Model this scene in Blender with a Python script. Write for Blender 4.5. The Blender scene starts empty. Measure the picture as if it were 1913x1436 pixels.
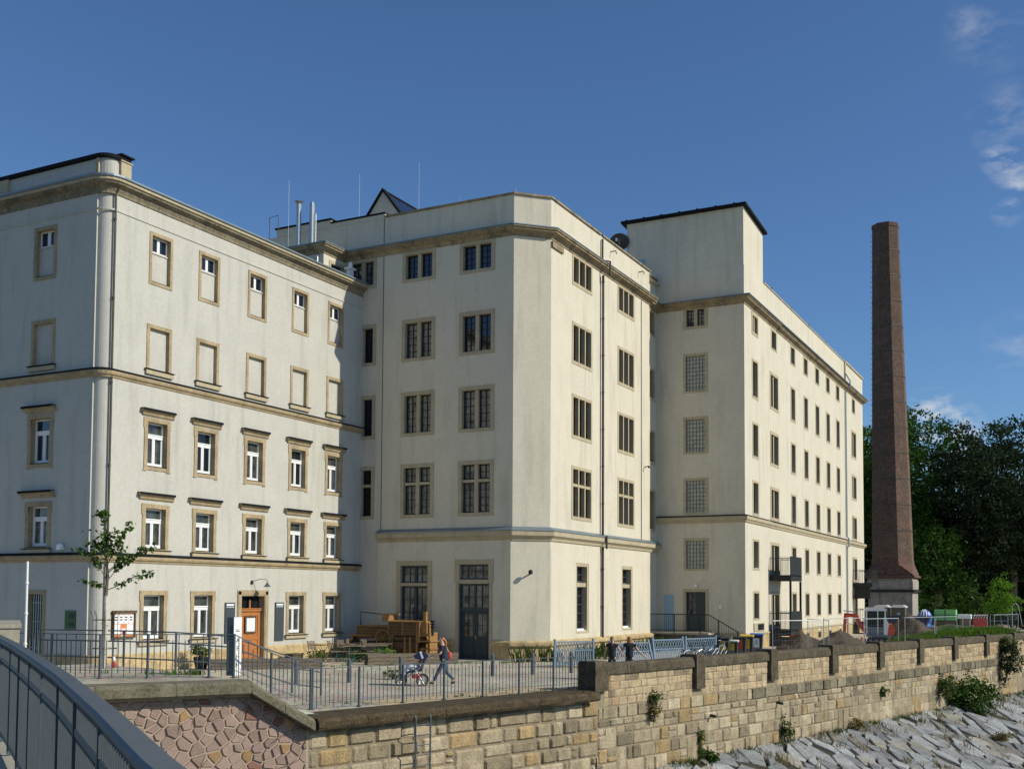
import bpy, bmesh, math, random
from mathutils import Vector, Matrix, noise
C = bpy.context.scene
R = math.radians
random.seed(7)
# ------------------------------------------------------------------ camera
cam_d = bpy.data.cameras.new('camera'); cam = bpy.data.objects.new('camera', cam_d)
C.collection.objects.link(cam); C.camera = cam
F_PX, PY = 2065.54, 1005.07
YAW, PIT, ROL = 0.478785, 0.0515548, 0.00565495
cam_d.sensor_fit = 'HORIZONTAL'; cam_d.sensor_width = 36.0
cam_d.lens = F_PX / 1913.0 * 36.0
cam_d.shift_y = (PY - 718.0) / 1913.0
cam_d.clip_start = 0.1; cam_d.clip_end = 5000
fw = Vector((-math.sin(YAW)*math.cos(PIT), math.cos(YAW)*math.cos(PIT), math.sin(PIT)))
rt = Vector((math.cos(YAW), math.sin(YAW), 0)); up = rt.cross(fw)
r2 = rt*math.cos(ROL) + up*math.sin(ROL); u2 = up*math.cos(ROL) - rt*math.sin(ROL)
cam.matrix_world = Matrix(((r2.x, u2.x, -fw.x, 0), (r2.y, u2.y, -fw.y, 0), (r2.z, u2.z, -fw.z, 3.1), (0, 0, 0, 1)))
# ------------------------------------------------------------------ light
SUN_AZ, SUN_EL = R(12), R(32)          # azimuth from +X towards +Y
sdir = Vector((math.cos(SUN_EL)*math.cos(SUN_AZ), math.cos(SUN_EL)*math.sin(SUN_AZ), math.sin(SUN_EL)))
sl = bpy.data.lights.new('sun', 'SUN'); sl.energy = 4.3; sl.angle = R(0.53); sl.color = (1.0, 0.94, 0.80)
so = bpy.data.objects.new('sun', sl); C.collection.objects.link(so)
so.rotation_euler = sdir.to_track_quat('Z', 'Y').to_euler(); so.location = (30, 20, 60)
wd = bpy.data.worlds.new('World'); C.world = wd; wd.use_nodes = True
nt = wd.node_tree; nt.nodes.clear()
N = nt.nodes.new; L = nt.links.new
sky = N('ShaderNodeTexSky'); sky.sky_type = 'NISHITA'; sky.sun_disc = False
sky.sun_elevation = SUN_EL; sky.sun_rotation = R(90) - SUN_AZ
sky.air_density = 1.0; sky.dust_density = 0.25; sky.ozone_density = 2.4; sky.altitude = 150
bg = N('ShaderNodeBackground'); bg.inputs[1].default_value = 0.088
wo = N('ShaderNodeOutputWorld'); tc = N('ShaderNodeTexCoord')
# a few small fair-weather clouds, placed by direction in the sky
nz = N('ShaderNodeTexNoise'); nz.inputs['Scale'].default_value = 26; nz.inputs['Detail'].default_value = 7; nz.inputs['Roughness'].default_value = 0.62
mp = N('ShaderNodeMapping'); mp.inputs['Scale'].default_value = (1, 1, 2.2)
L(tc.outputs['Generated'], mp.inputs[0]); L(mp.outputs[0], nz.inputs['Vector'])
acc = None
CL = [((-0.0718, 0.8952, 0.4399), .013, .5), ((-0.0571, 0.8991, 0.4340), .024, .36), ((-0.0571, 0.9361, 0.3472), .009, 1.2), ((-0.0477, 0.9385, 0.3421), .012, 1.2), ((-0.0406, 0.9452, 0.3238), .010, 1.3), ((-0.0488, 0.9497, 0.3093), .010, .9),
      ((-0.1088, 0.9832, 0.1435), .022, 2.6), ((-0.0960, 0.9850, 0.1400), .018, 2.4), ((-0.122, 0.982, 0.135), .02, 2.0), ((-0.0484, 0.9262, 0.374), .02, .5), ((-0.0461, 0.9772, 0.2071), .02, .45)]
for v, rad, st in CL:
    v = Vector(v).normalized()
    ds = N('ShaderNodeVectorMath'); ds.operation = 'DISTANCE'; L(tc.outputs['Generated'], ds.inputs[0]); ds.inputs[1].default_value = v
    mr = N('ShaderNodeMapRange'); mr.inputs['From Min'].default_value = 0; mr.inputs['From Max'].default_value = rad*1.6
    mr.inputs['To Min'].default_value = st; mr.inputs['To Max'].default_value = 0; L(ds.outputs['Value'], mr.inputs['Value'])
    if acc is None: acc = mr.outputs[0]
    else:
        mx = N('ShaderNodeMath'); mx.operation = 'MAXIMUM'; L(acc, mx.inputs[0]); L(mr.outputs[0], mx.inputs[1]); acc = mx.outputs[0]
m1 = N('ShaderNodeMapRange'); m1.inputs['From Min'].default_value = .42; m1.inputs['From Max'].default_value = .70; L(nz.outputs['Fac'], m1.inputs['Value'])
m2 = N('ShaderNodeMath'); m2.operation = 'MULTIPLY'; m2.use_clamp = True; L(acc, m2.inputs[0]); L(m1.outputs[0], m2.inputs[1])
m3 = N('ShaderNodeMath'); m3.operation = 'MULTIPLY'; m3.inputs[1].default_value = .8; L(m2.outputs[0], m3.inputs[0])
mxc = N('ShaderNodeMixRGB'); mxc.inputs[2].default_value = (7.2, 7.6, 8.2, 1)
tn = N('ShaderNodeMixRGB'); tn.blend_type = 'MULTIPLY'; tn.inputs[0].default_value = 1; tn.inputs[2].default_value = (.72, .97, 1.24, 1); L(sky.outputs[0], tn.inputs[1])
L(m3.outputs[0], mxc.inputs[0]); L(tn.outputs[0], mxc.inputs[1]); L(mxc.outputs[0], bg.inputs[0]); L(bg.outputs[0], wo.inputs[0])
C.view_settings.view_transform = 'Standard'; C.view_settings.look = 'None'; C.view_settings.exposure = 0; C.view_settings.gamma = 1

# ------------------------------------------------------------------ materials
MT = {}
def mat(name, col, rough=.8, var=.15, scale=1.5, fine=25, bump=.2, spec=.3, metal=0, tint=False, col2=None, dirt=0, bscale=None, dist=.01, stretch=None):
    m = bpy.data.materials.new(name); m.use_nodes = True; n = m.node_tree; b = n.nodes['Principled BSDF']
    A = n.nodes.new; K = n.links.new
    b.inputs['Roughness'].default_value = rough; b.inputs['Metallic'].default_value = metal
    b.inputs['Specular IOR Level'].default_value = spec
    g = A('ShaderNodeNewGeometry'); src = g.outputs['Position']
    if stretch:
        mm = A('ShaderNodeMapping'); mm.inputs['Scale'].default_value = stretch; K(src, mm.inputs[0]); src = mm.outputs[0]
    n1 = A('ShaderNodeTexNoise'); n1.inputs['Scale'].default_value = scale; n1.inputs['Detail'].default_value = 6; n1.inputs['Roughness'].default_value = .65; K(src, n1.inputs['Vector'])
    n2 = A('ShaderNodeTexNoise'); n2.inputs['Scale'].default_value = fine; n2.inputs['Detail'].default_value = 4; K(g.outputs['Position'], n2.inputs['Vector'])
    ad = A('ShaderNodeMath'); ad.operation = 'ADD'; K(n1.outputs['Fac'], ad.inputs[0]); K(n2.outputs['Fac'], ad.inputs[1])
    mr = A('ShaderNodeMapRange'); mr.inputs['From Min'].default_value = .7; mr.inputs['From Max'].default_value = 1.3
    mr.inputs['To Min'].default_value = 0; mr.inputs['To Max'].default_value = 1; K(ad.outputs[0], mr.inputs['Value'])
    mix = A('ShaderNodeMixRGB')
    c2 = col2 or tuple(c*(1-var) for c in col); c1 = col if col2 else tuple(min(1, c*(1+var*.6)) for c in col)
    mix.inputs[1].default_value = (*c2, 1); mix.inputs[2].default_value = (*c1, 1); K(mr.outputs[0], mix.inputs[0])
    out = mix.outputs[0]
    if tint:
        at = A('ShaderNodeAttribute'); at.attribute_name = 'tint'
        mu = A('ShaderNodeMixRGB'); mu.blend_type = 'MULTIPLY'; mu.inputs[0].default_value = 1; K(out, mu.inputs[1]); K(at.outputs['Color'], mu.inputs[2]); out = mu.outputs[0]
    if dirt:      # weather stains with a shape of their own: vertical runs and blotches
        mm = A('ShaderNodeMapping'); mm.inputs['Scale'].default_value = (1, 1, .12); K(g.outputs['Position'], mm.inputs[0])
        n3 = A('ShaderNodeTexNoise'); n3.inputs['Scale'].default_value = 2.2; n3.inputs['Detail'].default_value = 7; K(mm.outputs[0], n3.inputs['Vector'])
        r3 = A('ShaderNodeMapRange'); r3.inputs['From Min'].default_value = .52; r3.inputs['From Max'].default_value = .72; r3.inputs['To Max'].default_value = dirt; K(n3.outputs['Fac'], r3.inputs['Value'])
        md = A('ShaderNodeMixRGB'); md.inputs[2].default_value = (.09, .08, .055, 1); K(r3.outputs[0], md.inputs[0]); K(out, md.inputs[1]); out = md.outputs[0]
    K(out, b.inputs['Base Color'])
    if bump:
        bn = A('ShaderNodeTexNoise'); bn.inputs['Scale'].default_value = bscale or fine; bn.inputs['Detail'].default_value = 5; K(g.outputs['Position'], bn.inputs['Vector'])
        bp = A('ShaderNodeBump'); bp.inputs['Strength'].default_value = bump; bp.inputs['Distance'].default_value = dist; K(bn.outputs['Fac'], bp.inputs['Height']); K(bp.outputs[0], b.inputs['Normal'])
    MT[name] = m; return m
def flat(name, col, rough=.5, metal=0, spec=.5):
    return mat(name, col, rough, var=.06, scale=3, fine=40, bump=0, metal=metal, spec=spec)
mat('plaster_grey', (.495, .48, .425), .9, var=.09, scale=.6, fine=7, bump=.5, bscale=45, dirt=.17)
mat('plaster_cream', (.605, .555, .44), .9, var=.09, scale=.6, fine=7, bump=.5, bscale=45, dirt=.17)
mat('sandstone', (.40, .315, .19), .9, var=.35, scale=1.6, fine=14, bump=.4, dirt=.35)
mat('sandstone_pale', (.44, .375, .25), .9, var=.2, scale=1.6, fine=14, bump=.4, dirt=.15)
mat('cornice_stone', (.31, .25, .155), .9, var=.45, scale=1.2, fine=9, bump=.5, dirt=.8)
mat('plinth_stone', (.50, .38, .20), .9, var=.4, scale=1.1, fine=8, bump=.5, dirt=.5)
mat('flashing', (.014, .015, .016), .85, var=.2, bump=0, spec=.12)
mat('zinc', (.22, .27, .30), .45, var=.2, bump=0, metal=.5, spec=.5)
mat('shaded_eaves_stone', (.235, .20, .135), .9, var=.5, scale=1.2, fine=9, bump=.5, dirt=.8)  # weathered stone, darkened for the shade under the eaves
mat('white_paint', (.78, .78, .76), .5, var=.03, bump=0, spec=.4)
mat('iron_dark', (.012, .014, .014), .6, var=.2, bump=0, spec=.4)
mat('door_teal', (.030, .050, .058), .5, var=.25, scale=4, bump=.1, spec=.4)
mat('door_wood', (.42, .16, .045), .55, var=.35, scale=2.5, fine=18, bump=.2, spec=.4, stretch=(4, 4, .6))
mat('steel_grey', (.082, .100, .113), .5, var=.15, scale=4, fine=60, bump=.05, spec=.45)
mat('galvanised', (.42, .45, .46), .42, var=.2, scale=6, bump=0, metal=.7)
mat('downpipe_dark', (.07, .065, .05), .5, var=.4, scale=4, bump=0)
mat('roof_felt', (.10, .11, .115), .8, var=.2)
mat('mossy_stone', (.14, .115, .072), .95, col2=(.035, .028, .018), scale=2.6, fine=16, bump=.8, bscale=22, dist=.03)
mat('red_moss_stone', (.12, .095, .05), .95, col2=(.035, .020, .012), scale=3.2, fine=20, bump=1, bscale=26, dist=.04)
mat('grey_coping', (.22, .20, .14), .95, col2=(.085, .078, .045), scale=1.8, fine=14, bump=.6, bscale=25, dist=.02)
mat('wall_block', (.415, .345, .23), .92, var=.45, scale=3.0, fine=20, bump=.9, bscale=16, dist=.035, tint=True, dirt=.42)
mat('wall_mortar', (.25, .205, .14), .95, var=.3, bump=.5)
mat('dark_band', (.25, .22, .15), .95, var=.6, scale=1.6, fine=10, bump=.7, bscale=18, dist=.03, tint=True, dirt=.4)
mat('red_rubble', (.34, .245, .20), .92, var=.20, scale=4, fine=26, bump=.6, bscale=20, dist=.02, tint=True)
mat('red_mortar', (.42, .34, .25), .95, var=.12, bump=.4)
mat('slab_stone', (.36, .37, .36), .85, var=.45, scale=2.6, fine=16, bump=.7, bscale=14, dist=.03, tint=True)
mat('river_soil', (.06, .056, .038), .95, var=.5, bump=.8)
mat('brick', (.155, .100, .074), .9, var=.6, scale=3, fine=12, bump=.6, tint=True, dirt=.45)
mat('concrete', (.38, .35, .27), .9, var=.3, scale=2, bump=.5)
mat('render_old', (.34, .31, .27), .95, var=.4, scale=.8, fine=6, bump=.5, dirt=.6)
mat('old_wood', (.19, .155, .11), .85, var=.6, scale=3, fine=30, bump=.4, stretch=(.8, .8, 9))
mat('sunlit_wood', (.30, .165, .06), .7, var=.35, scale=3, fine=30, bump=.3)  # machine wood with the sunlight put into its colour
mat('brown_wood', (.12, .075, .038), .75, var=.45, scale=3, fine=30, bump=.3)  # brown frames and pallet; also the machine body as wood in shade
mat('slate_board', (.055, .065, .075), .6, var=.1, bump=0)
flat('blue_paint', (.15, .215, .29), .75)
flat('green_paint', (.02, .13, .075), .5)
flat('orange_red', (.62, .075, .025), .45)
flat('cream_paint', (.62, .60, .52), .5)
flat('yellow_plastic', (.75, .48, .02), .5)
flat('blue_plastic', (.03, .12, .42), .45)
flat('dark_plastic', (.02, .024, .028), .5)
flat('grey_plastic', (.16, .18, .20), .5)
flat('navy', (.012, .018, .06), .5)
flat('green_crate', (.17, .48, .16), .6)
flat('sign_green', (.035, .10, .02), .5)
flat('paper', (.72, .74, .76), .6)
flat('paper_orange', (.62, .20, .06), .6)
flat('ink', (.03, .03, .035), .6)
flat('rubber', (.02, .02, .02), .8)
flat('light_blue', (.27, .40, .52), .6)
flat('toilet_brown', (.10, .085, .07), .6)
flat('skin', (.55, .33, .23), .55)
flat('hair_auburn', (.32, .13, .04), .5)
flat('hair_brown', (.16, .085, .04), .5)
flat('cloth_black', (.008, .008, .012), .8)
flat('cloth_navy', (.02, .024, .05), .85)
flat('denim', (.05, .085, .13), .85)
flat('denim_dark', (.04, .05, .07), .85)
flat('shoe', (.02, .02, .022), .6)
flat('cloth_red', (.50, .05, .04), .7)
mat('gravel_bed', (.34, .31, .25), .95, var=.3, bump=.6)
mat('sandy_path', (.56, .45, .27), .95, var=.25, scale=2, fine=20, bump=.4)
mat('dirt_pile', (.13, .10, .065), .95, col2=(.05, .038, .026), scale=2.5, fine=12, bump=1, bscale=9, dist=.08)
mat('rubble', (.15, .13, .105), .95, col2=(.05, .045, .035), scale=4, fine=14, bump=1, bscale=7, dist=.12)
mat('bark', (.16, .13, .09), .9, var=.4, bump=.6)
mat('bark_white', (.55, .50, .40), .8, var=.3, scale=8, bump=.3)
def leafmat(name, col, col2, tr=.25):
    m = mat(name, col, .75, scale=.9, fine=3, bump=0, spec=.08, col2=col2)
    n = m.node_tree; b = n.nodes['Principled BSDF']; o = n.nodes['Material Output']
    t = n.nodes.new('ShaderNodeBsdfTranslucent'); mx = n.nodes.new('ShaderNodeMixShader'); mx.inputs[0].default_value = tr
    src = b.inputs['Base Color'].links[0].from_socket
    n.links.new(src, t.inputs[0]); n.links.new(b.outputs[0], mx.inputs[1]); n.links.new(t.outputs[0], mx.inputs[2]); n.links.new(mx.outputs[0], o.inputs[0])
leafmat('leaf_green', (.075, .15, .022), (.03, .075, .014))
leafmat('leaf_dark', (.045, .068, .024), (.020, .030, .014), .15)
leafmat('leaf_copper', (.042, .064, .026), (.024, .038, .018), .3)
leafmat('leaf_bright', (.17, .32, .03), (.09, .2, .02), .4)
leafmat('leaf_weed', (.10, .15, .035), (.045, .08, .02))
leafmat('grass_blade', (.17, .27, .035), (.08, .15, .02), .3)
leafmat('dry_grass', (.30, .24, .09), (.14, .12, .05), .2)
# glass: dark glossy panes, slightly uneven so reflections break up
def glass(name, base, base2, rough=.04, spec=.8, sc=1.2, bmp=.12):
    m = mat(name, base, rough, scale=sc, fine=sc*3, bump=bmp, bscale=1.6, dist=.02, spec=spec, col2=base2); return m
glass('pane_dark', (.016, .020, .024), (.006, .008, .010), spec=.45)
MT['pane_mid'] = mat('pane_mid', (.20, .20, .18), .05, scale=1.6, fine=4, bump=.12, bscale=1.6, dist=.02, spec=.7, col2=(.012, .016, .02), stretch=(3.2, 3.2, .45))
glass('pane_blue', (.012, .018, .03), (.006, .01, .02), spec=1.0, bmp=.05)
glass('pane_block', (.46, .48, .41), (.2, .22, .19), rough=.2, spec=.6, sc=5)
mat('pane_reveal', (.10, .11, .10), .05, scale=1.2, fine=3, bump=.1, bscale=1.6, dist=.02, spec=.5, col2=(.010, .014, .016), stretch=(2.2, 2.2, .5))

# ------------------------------------------------------------------ ground material
def ground_mat():
    m = bpy.data.materials.new('paved_ground'); m.use_nodes = True; n = m.node_tree; b = n.nodes['Principled BSDF']; A = n.nodes.new; K = n.links.new
    b.inputs['Roughness'].default_value = .95; b.inputs['Specular IOR Level'].default_value = .15
    g = A('ShaderNodeNewGeometry')
    a1 = A('ShaderNodeTexNoise'); a1.inputs['Scale'].default_value = .35; a1.inputs['Detail'].default_value = 6; K(g.outputs['Position'], a1.inputs['Vector'])
    v = A('ShaderNodeTexVoronoi'); v.inputs['Scale'].default_value = 7; K(g.outputs['Position'], v.inputs['Vector'])
    c1 = A('ShaderNodeMixRGB'); c1.inputs[1].default_value = (.46, .39, .26, 1); c1.inputs[2].default_value = (.66, .57, .40, 1)
    mr = A('ShaderNodeMapRange'); mr.inputs['From Min'].default_value = .35; mr.inputs['From Max'].default_value = .65; K(a1.outputs['Fac'], mr.inputs['Value']); K(mr.outputs[0], c1.inputs[0])
    c2 = A('ShaderNodeMixRGB'); c2.blend_type = 'MULTIPLY'; c2.inputs[0].default_value = .5; K(c1.outputs[0], c2.inputs[1]); K(v.outputs['Color'], c2.inputs[2])
    hs = A('ShaderNodeHueSaturation'); hs.inputs['Saturation'].default_value = .75; K(c2.outputs[0], hs.inputs['Color'])
    K(hs.outputs[0], b.inputs['Base Color'])
    bp = A('ShaderNodeBump'); bp.inputs['Strength'].default_value = .5; bp.inputs['Distance'].default_value = .02; K(v.outputs['Distance'], bp.inputs['Height']); K(bp.outputs[0], b.inputs['Normal'])
    MT['paved_ground'] = m
ground_mat()

# ------------------------------------------------------------------ helpers
WM = {}
class MB:
    """collects shapes into ONE mesh; M maps local to world coordinates"""
    def __init__(s, M=None): s.v = []; s.f = []; s.mi = []; s.t = []; s.M = M; s.cm = 0; s.ct = (1, 1, 1); s.vc = []
    def V(s, p):
        p = Vector(p)
        if s.M is not None: p = s.M @ p
        s.v.append(p); s.vc.append(s.ct); return len(s.v)-1
    def F(s, ids): s.f.append(tuple(ids)); s.mi.append(s.cm)
    def poly(s, pts): s.F([s.V(p) for p in pts])
    def box(s, x0, x1, y0, y1, z0, z1, bev=0):
        if x1 < x0: x0, x1 = x1, x0
        if y1 < y0: y0, y1 = y1, y0
        if z1 < z0: z0, z1 = z1, z0
        i = [s.V(p) for p in ((x0,y0,z0),(x1,y0,z0),(x1,y1,z0),(x0,y1,z0),(x0,y0,z1),(x1,y0,z1),(x1,y1,z1),(x0,y1,z1))]
        for q in ((0,3,2,1),(4,5,6,7),(0,1,5,4),(1,2,6,5),(2,3,7,6),(3,0,4,7)): s.F([i[k] for k in q])
    def bar(s, a, b, w, h=None, upv=(0,0,1)):
        a = Vector(a); b = Vector(b); h = h or w; d = (b-a).normalized(); u = Vector(upv)
        if abs(d.dot(u)) > .98: u = Vector((1,0,0))
        x = d.cross(u).normalized(); y = x.cross(d)
        q = [(-w/2,-h/2),(w/2,-h/2),(w/2,h/2),(-w/2,h/2)]
        i = [s.V(a+x*p+y*r) for p, r in q]; j = [s.V(b+x*p+y*r) for p, r in q]
        s.F(i[::-1]); s.F(j)
        for k in range(4): s.F([i[k], i[(k+1)%4], j[(k+1)%4], j[k]])
    def tube(s, pts, r, n=8, cap=True):
        pts = [Vector(p) for p in pts]; rs = r if isinstance(r, (list, tuple)) else [r]*len(pts)
        rings = []; px = None
        for k, p in enumerate(pts):
            d = (pts[min(k+1, len(pts)-1)]-pts[max(k-1, 0)])
            if d.length < 1e-9: d = Vector((0,0,1))
            d.normalize()
            if px is None:
                u = Vector((0,0,1)) if abs(d.z) < .9 else Vector((1,0,0)); px = d.cross(u).normalized()
            x = (px - d*px.dot(d)).normalized(); px = x; y = d.cross(x)
            rings.append([s.V(p + (x*math.cos(2*math.pi*a/n)+y*math.sin(2*math.pi*a/n))*rs[k]) for a in range(n)])
        for k in range(len(rings)-1):
            for a in range(n): s.F([rings[k][a], rings[k][(a+1)%n], rings[k+1][(a+1)%n], rings[k+1][a]])
        if cap: s.F(rings[0][::-1]); s.F(rings[-1])
    def ell(s, c, r, n=10, m=6, f=None):
        c = Vector(c); r = Vector(r) if hasattr(r, '__len__') else Vector((r,r,r)); rows = []
        for j in range(1, m):
            t = math.pi*j/m
            rows.append([s.V((c.x+r.x*math.sin(t)*math.cos(2*math.pi*i/n), c.y+r.y*math.sin(t)*math.sin(2*math.pi*i/n), c.z+r.z*math.cos(t))) for i in range(n)])
        T = s.V((c.x, c.y, c.z+r.z)); B = s.V((c.x, c.y, c.z-r.z))
        for i in range(n):
            s.F([T, rows[0][i], rows[0][(i+1)%n]]); s.F([B, rows[-1][(i+1)%n], rows[-1][i]])
            for j in range(len(rows)-1): s.F([rows[j][i], rows[j+1][i], rows[j+1][(i+1)%n], rows[j][(i+1)%n]])
    def prism(s, pts, z0, z1):
        n = len(pts); a = [s.V((p[0],p[1],z0)) for p in pts]; b = [s.V((p[0],p[1],z1)) for p in pts]
        s.F(a[::-1]); s.F(b)
        for k in range(n): s.F([a[k], a[(k+1)%n], b[(k+1)%n], b[k]])
    def extr(s, pts, d):      # polygon in 3D extruded by vector d
        d = Vector(d); n = len(pts); a = [s.V(p) for p in pts]; b = [s.V(Vector(p)+d) for p in pts]
        s.F(a[::-1]); s.F(b)
        for k in range(n): s.F([a[k], a[(k+1)%n], b[(k+1)%n], b[k]])
    def sweep(s, prof, path, closed=False):
        """prof [(out, z)], path [(x, y)]; outward is to the right of travel, corners mitred"""
        P = [Vector((p[0], p[1])) for p in path]; n = len(P); rows = []
        for k in range(n):
            if closed or 0 < k < n-1:
                a = (P[k]-P[k-1]).normalized(); b = (P[(k+1)%n]-P[k]).normalized()
            elif k == 0: a = b = (P[1]-P[0]).normalized()
            else: a = b = (P[k]-P[k-1]).normalized()
            na = Vector((a.y, -a.x)); nb = Vector((b.y, -b.x)); m = (na+nb); m = m/max(m.length_squared, .2)*2
            rows.append([s.V((P[k].x+m.x*o, P[k].y+m.y*o, z)) for o, z in prof])
        rng = n if closed else n-1
        for k in range(rng):
            r0, r1 = rows[k], rows[(k+1)%n]
            for j in range(len(prof)): 
                jn = (j+1) % len(prof); s.F([r0[j], r1[j], r1[jn], r0[jn]])
        if not closed: s.F(rows[0]); s.F(rows[-1][::-1])
    def wall(s, pos, u0, u1, z0, z1, holes):
        """flat wall with rectangular openings; pos(u, z) gives the point"""
        us = sorted({u0, u1, *[h[0] for h in holes], *[h[1] for h in holes]}); us = [u for u in us if u0-1e-6 <= u <= u1+1e-6]
        for a, b in zip(us, us[1:]):
            hs = sorted([h for h in holes if h[0] <= a+1e-6 and h[1] >= b-1e-6], key=lambda h: h[2]); z = z0
            for h in hs:
                if h[2] > z: s.poly([pos(a,z), pos(b,z), pos(b,h[2]), pos(a,h[2])])
                z = h[3]
            if z < z1: s.poly([pos(a,z), pos(b,z), pos(b,z1), pos(a,z1)])
    def mesh(s, name, mats, smooth=False, fixn=True):
        me = bpy.data.meshes.new(name); me.from_pydata([tuple(p) for p in s.v], [], s.f)
        for m in (mats if isinstance(mats, (list, tuple)) else [mats]): me.materials.append(MT[m])
        me.polygons.foreach_set('material_index', s.mi)
        if any(c != (1,1,1) for c in s.vc):
            at = me.color_attributes.new('tint', 'FLOAT_COLOR', 'POINT'); fl = []
            for c in s.vc: fl += [c[0], c[1], c[2], 1]
            at.data.foreach_set('color', fl)
        elif any(MT[m].node_tree.nodes.get('Attribute') for m in (mats if isinstance(mats, (list, tuple)) else [mats])):
            at = me.color_attributes.new('tint', 'FLOAT_COLOR', 'POINT'); at.data.foreach_set('color', [1.0]*(4*len(s.v)))
        if fixn:
            bm = bmesh.new(); bm.from_mesh(me); bmesh.ops.recalc_face_normals(bm, faces=bm.faces); bm.to_mesh(me); bm.free()
        if smooth:
            for p in me.polygons: p.use_smooth = True
        me.update(); return me
    def build(s, name, mats, parent=None, smooth=False, fixn=True, base=None):
        me = s.mesh(name, mats, smooth, fixn)
        if parent is None and base is not None:
            me.transform(Matrix.Translation(-Vector(base)))
        o = link(name, me, parent)
        if parent is None and base is not None: o.location = base; WM[o] = Matrix.Translation(base)
        return o
def link(name, me, parent=None, local=None):
    """world-space mesh under a parent, or (local given) a mesh with its own matrix"""
    o = bpy.data.objects.new(name, me); C.collection.objects.link(o); w = Matrix.Identity(4) if local is None else local
    WM[o] = w
    if parent is not None:
        o.parent = parent; o.matrix_basis = WM[parent].inverted() @ w
    else: o.matrix_basis = w
    return o
def tag(o, label, cat, group=None):
    o['label'] = label; o['category'] = cat
    if group: o['group'] = group
    return o
def thing(name, label, cat, loc=(0,0,0), rz=0, group=None):
    o = bpy.data.objects.new(name, None); C.collection.objects.link(o); o.empty_display_size = .2
    m = Matrix.Translation(loc) @ Matrix.Rotation(rz, 4, 'Z'); o.matrix_basis = m; WM[o] = m
    return tag(o, label, cat, group)
def struct(o, kind='structure'): o['kind'] = kind; return o
def kids(o): return [c for c in ALLK.get(o, [])]
def dup(o, loc, rz=0, label=None, group=None, scale=None, parent=None):
    c = o.copy(); C.collection.objects.link(c)
    if parent is None:
        c.matrix_basis = Matrix.Translation(loc) @ Matrix.Rotation(rz, 4, 'Z')
        if scale: c.scale = (scale, scale, scale)
        if label: c['label'] = label
        if group: c['group'] = group
    else: c.parent = parent
    for ch in [x for x in bpy.data.objects if x.parent is o]: dup(ch, None, parent=c)
    return c
def T(x, y, z=0, rz=0): return Matrix.Translation((x, y, z)) @ Matrix.Rotation(rz, 4, 'Z')
def sstep(a, b, x):
    t = max(0, min(1, (x-a)/(b-a))); return t*t*(3-2*t)
def ground_z(x, y):
    s = (x+18.97)*.366+(y-21.5)*.93; q = (x+18.97)*-.93+(y-21.5)*.366
    e = 1.55+.45*sstep(-.8, .4, q)
    return 1.0*(1-max(0, min(1, s/e)))*(1-sstep(8, 13, q))
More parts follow.
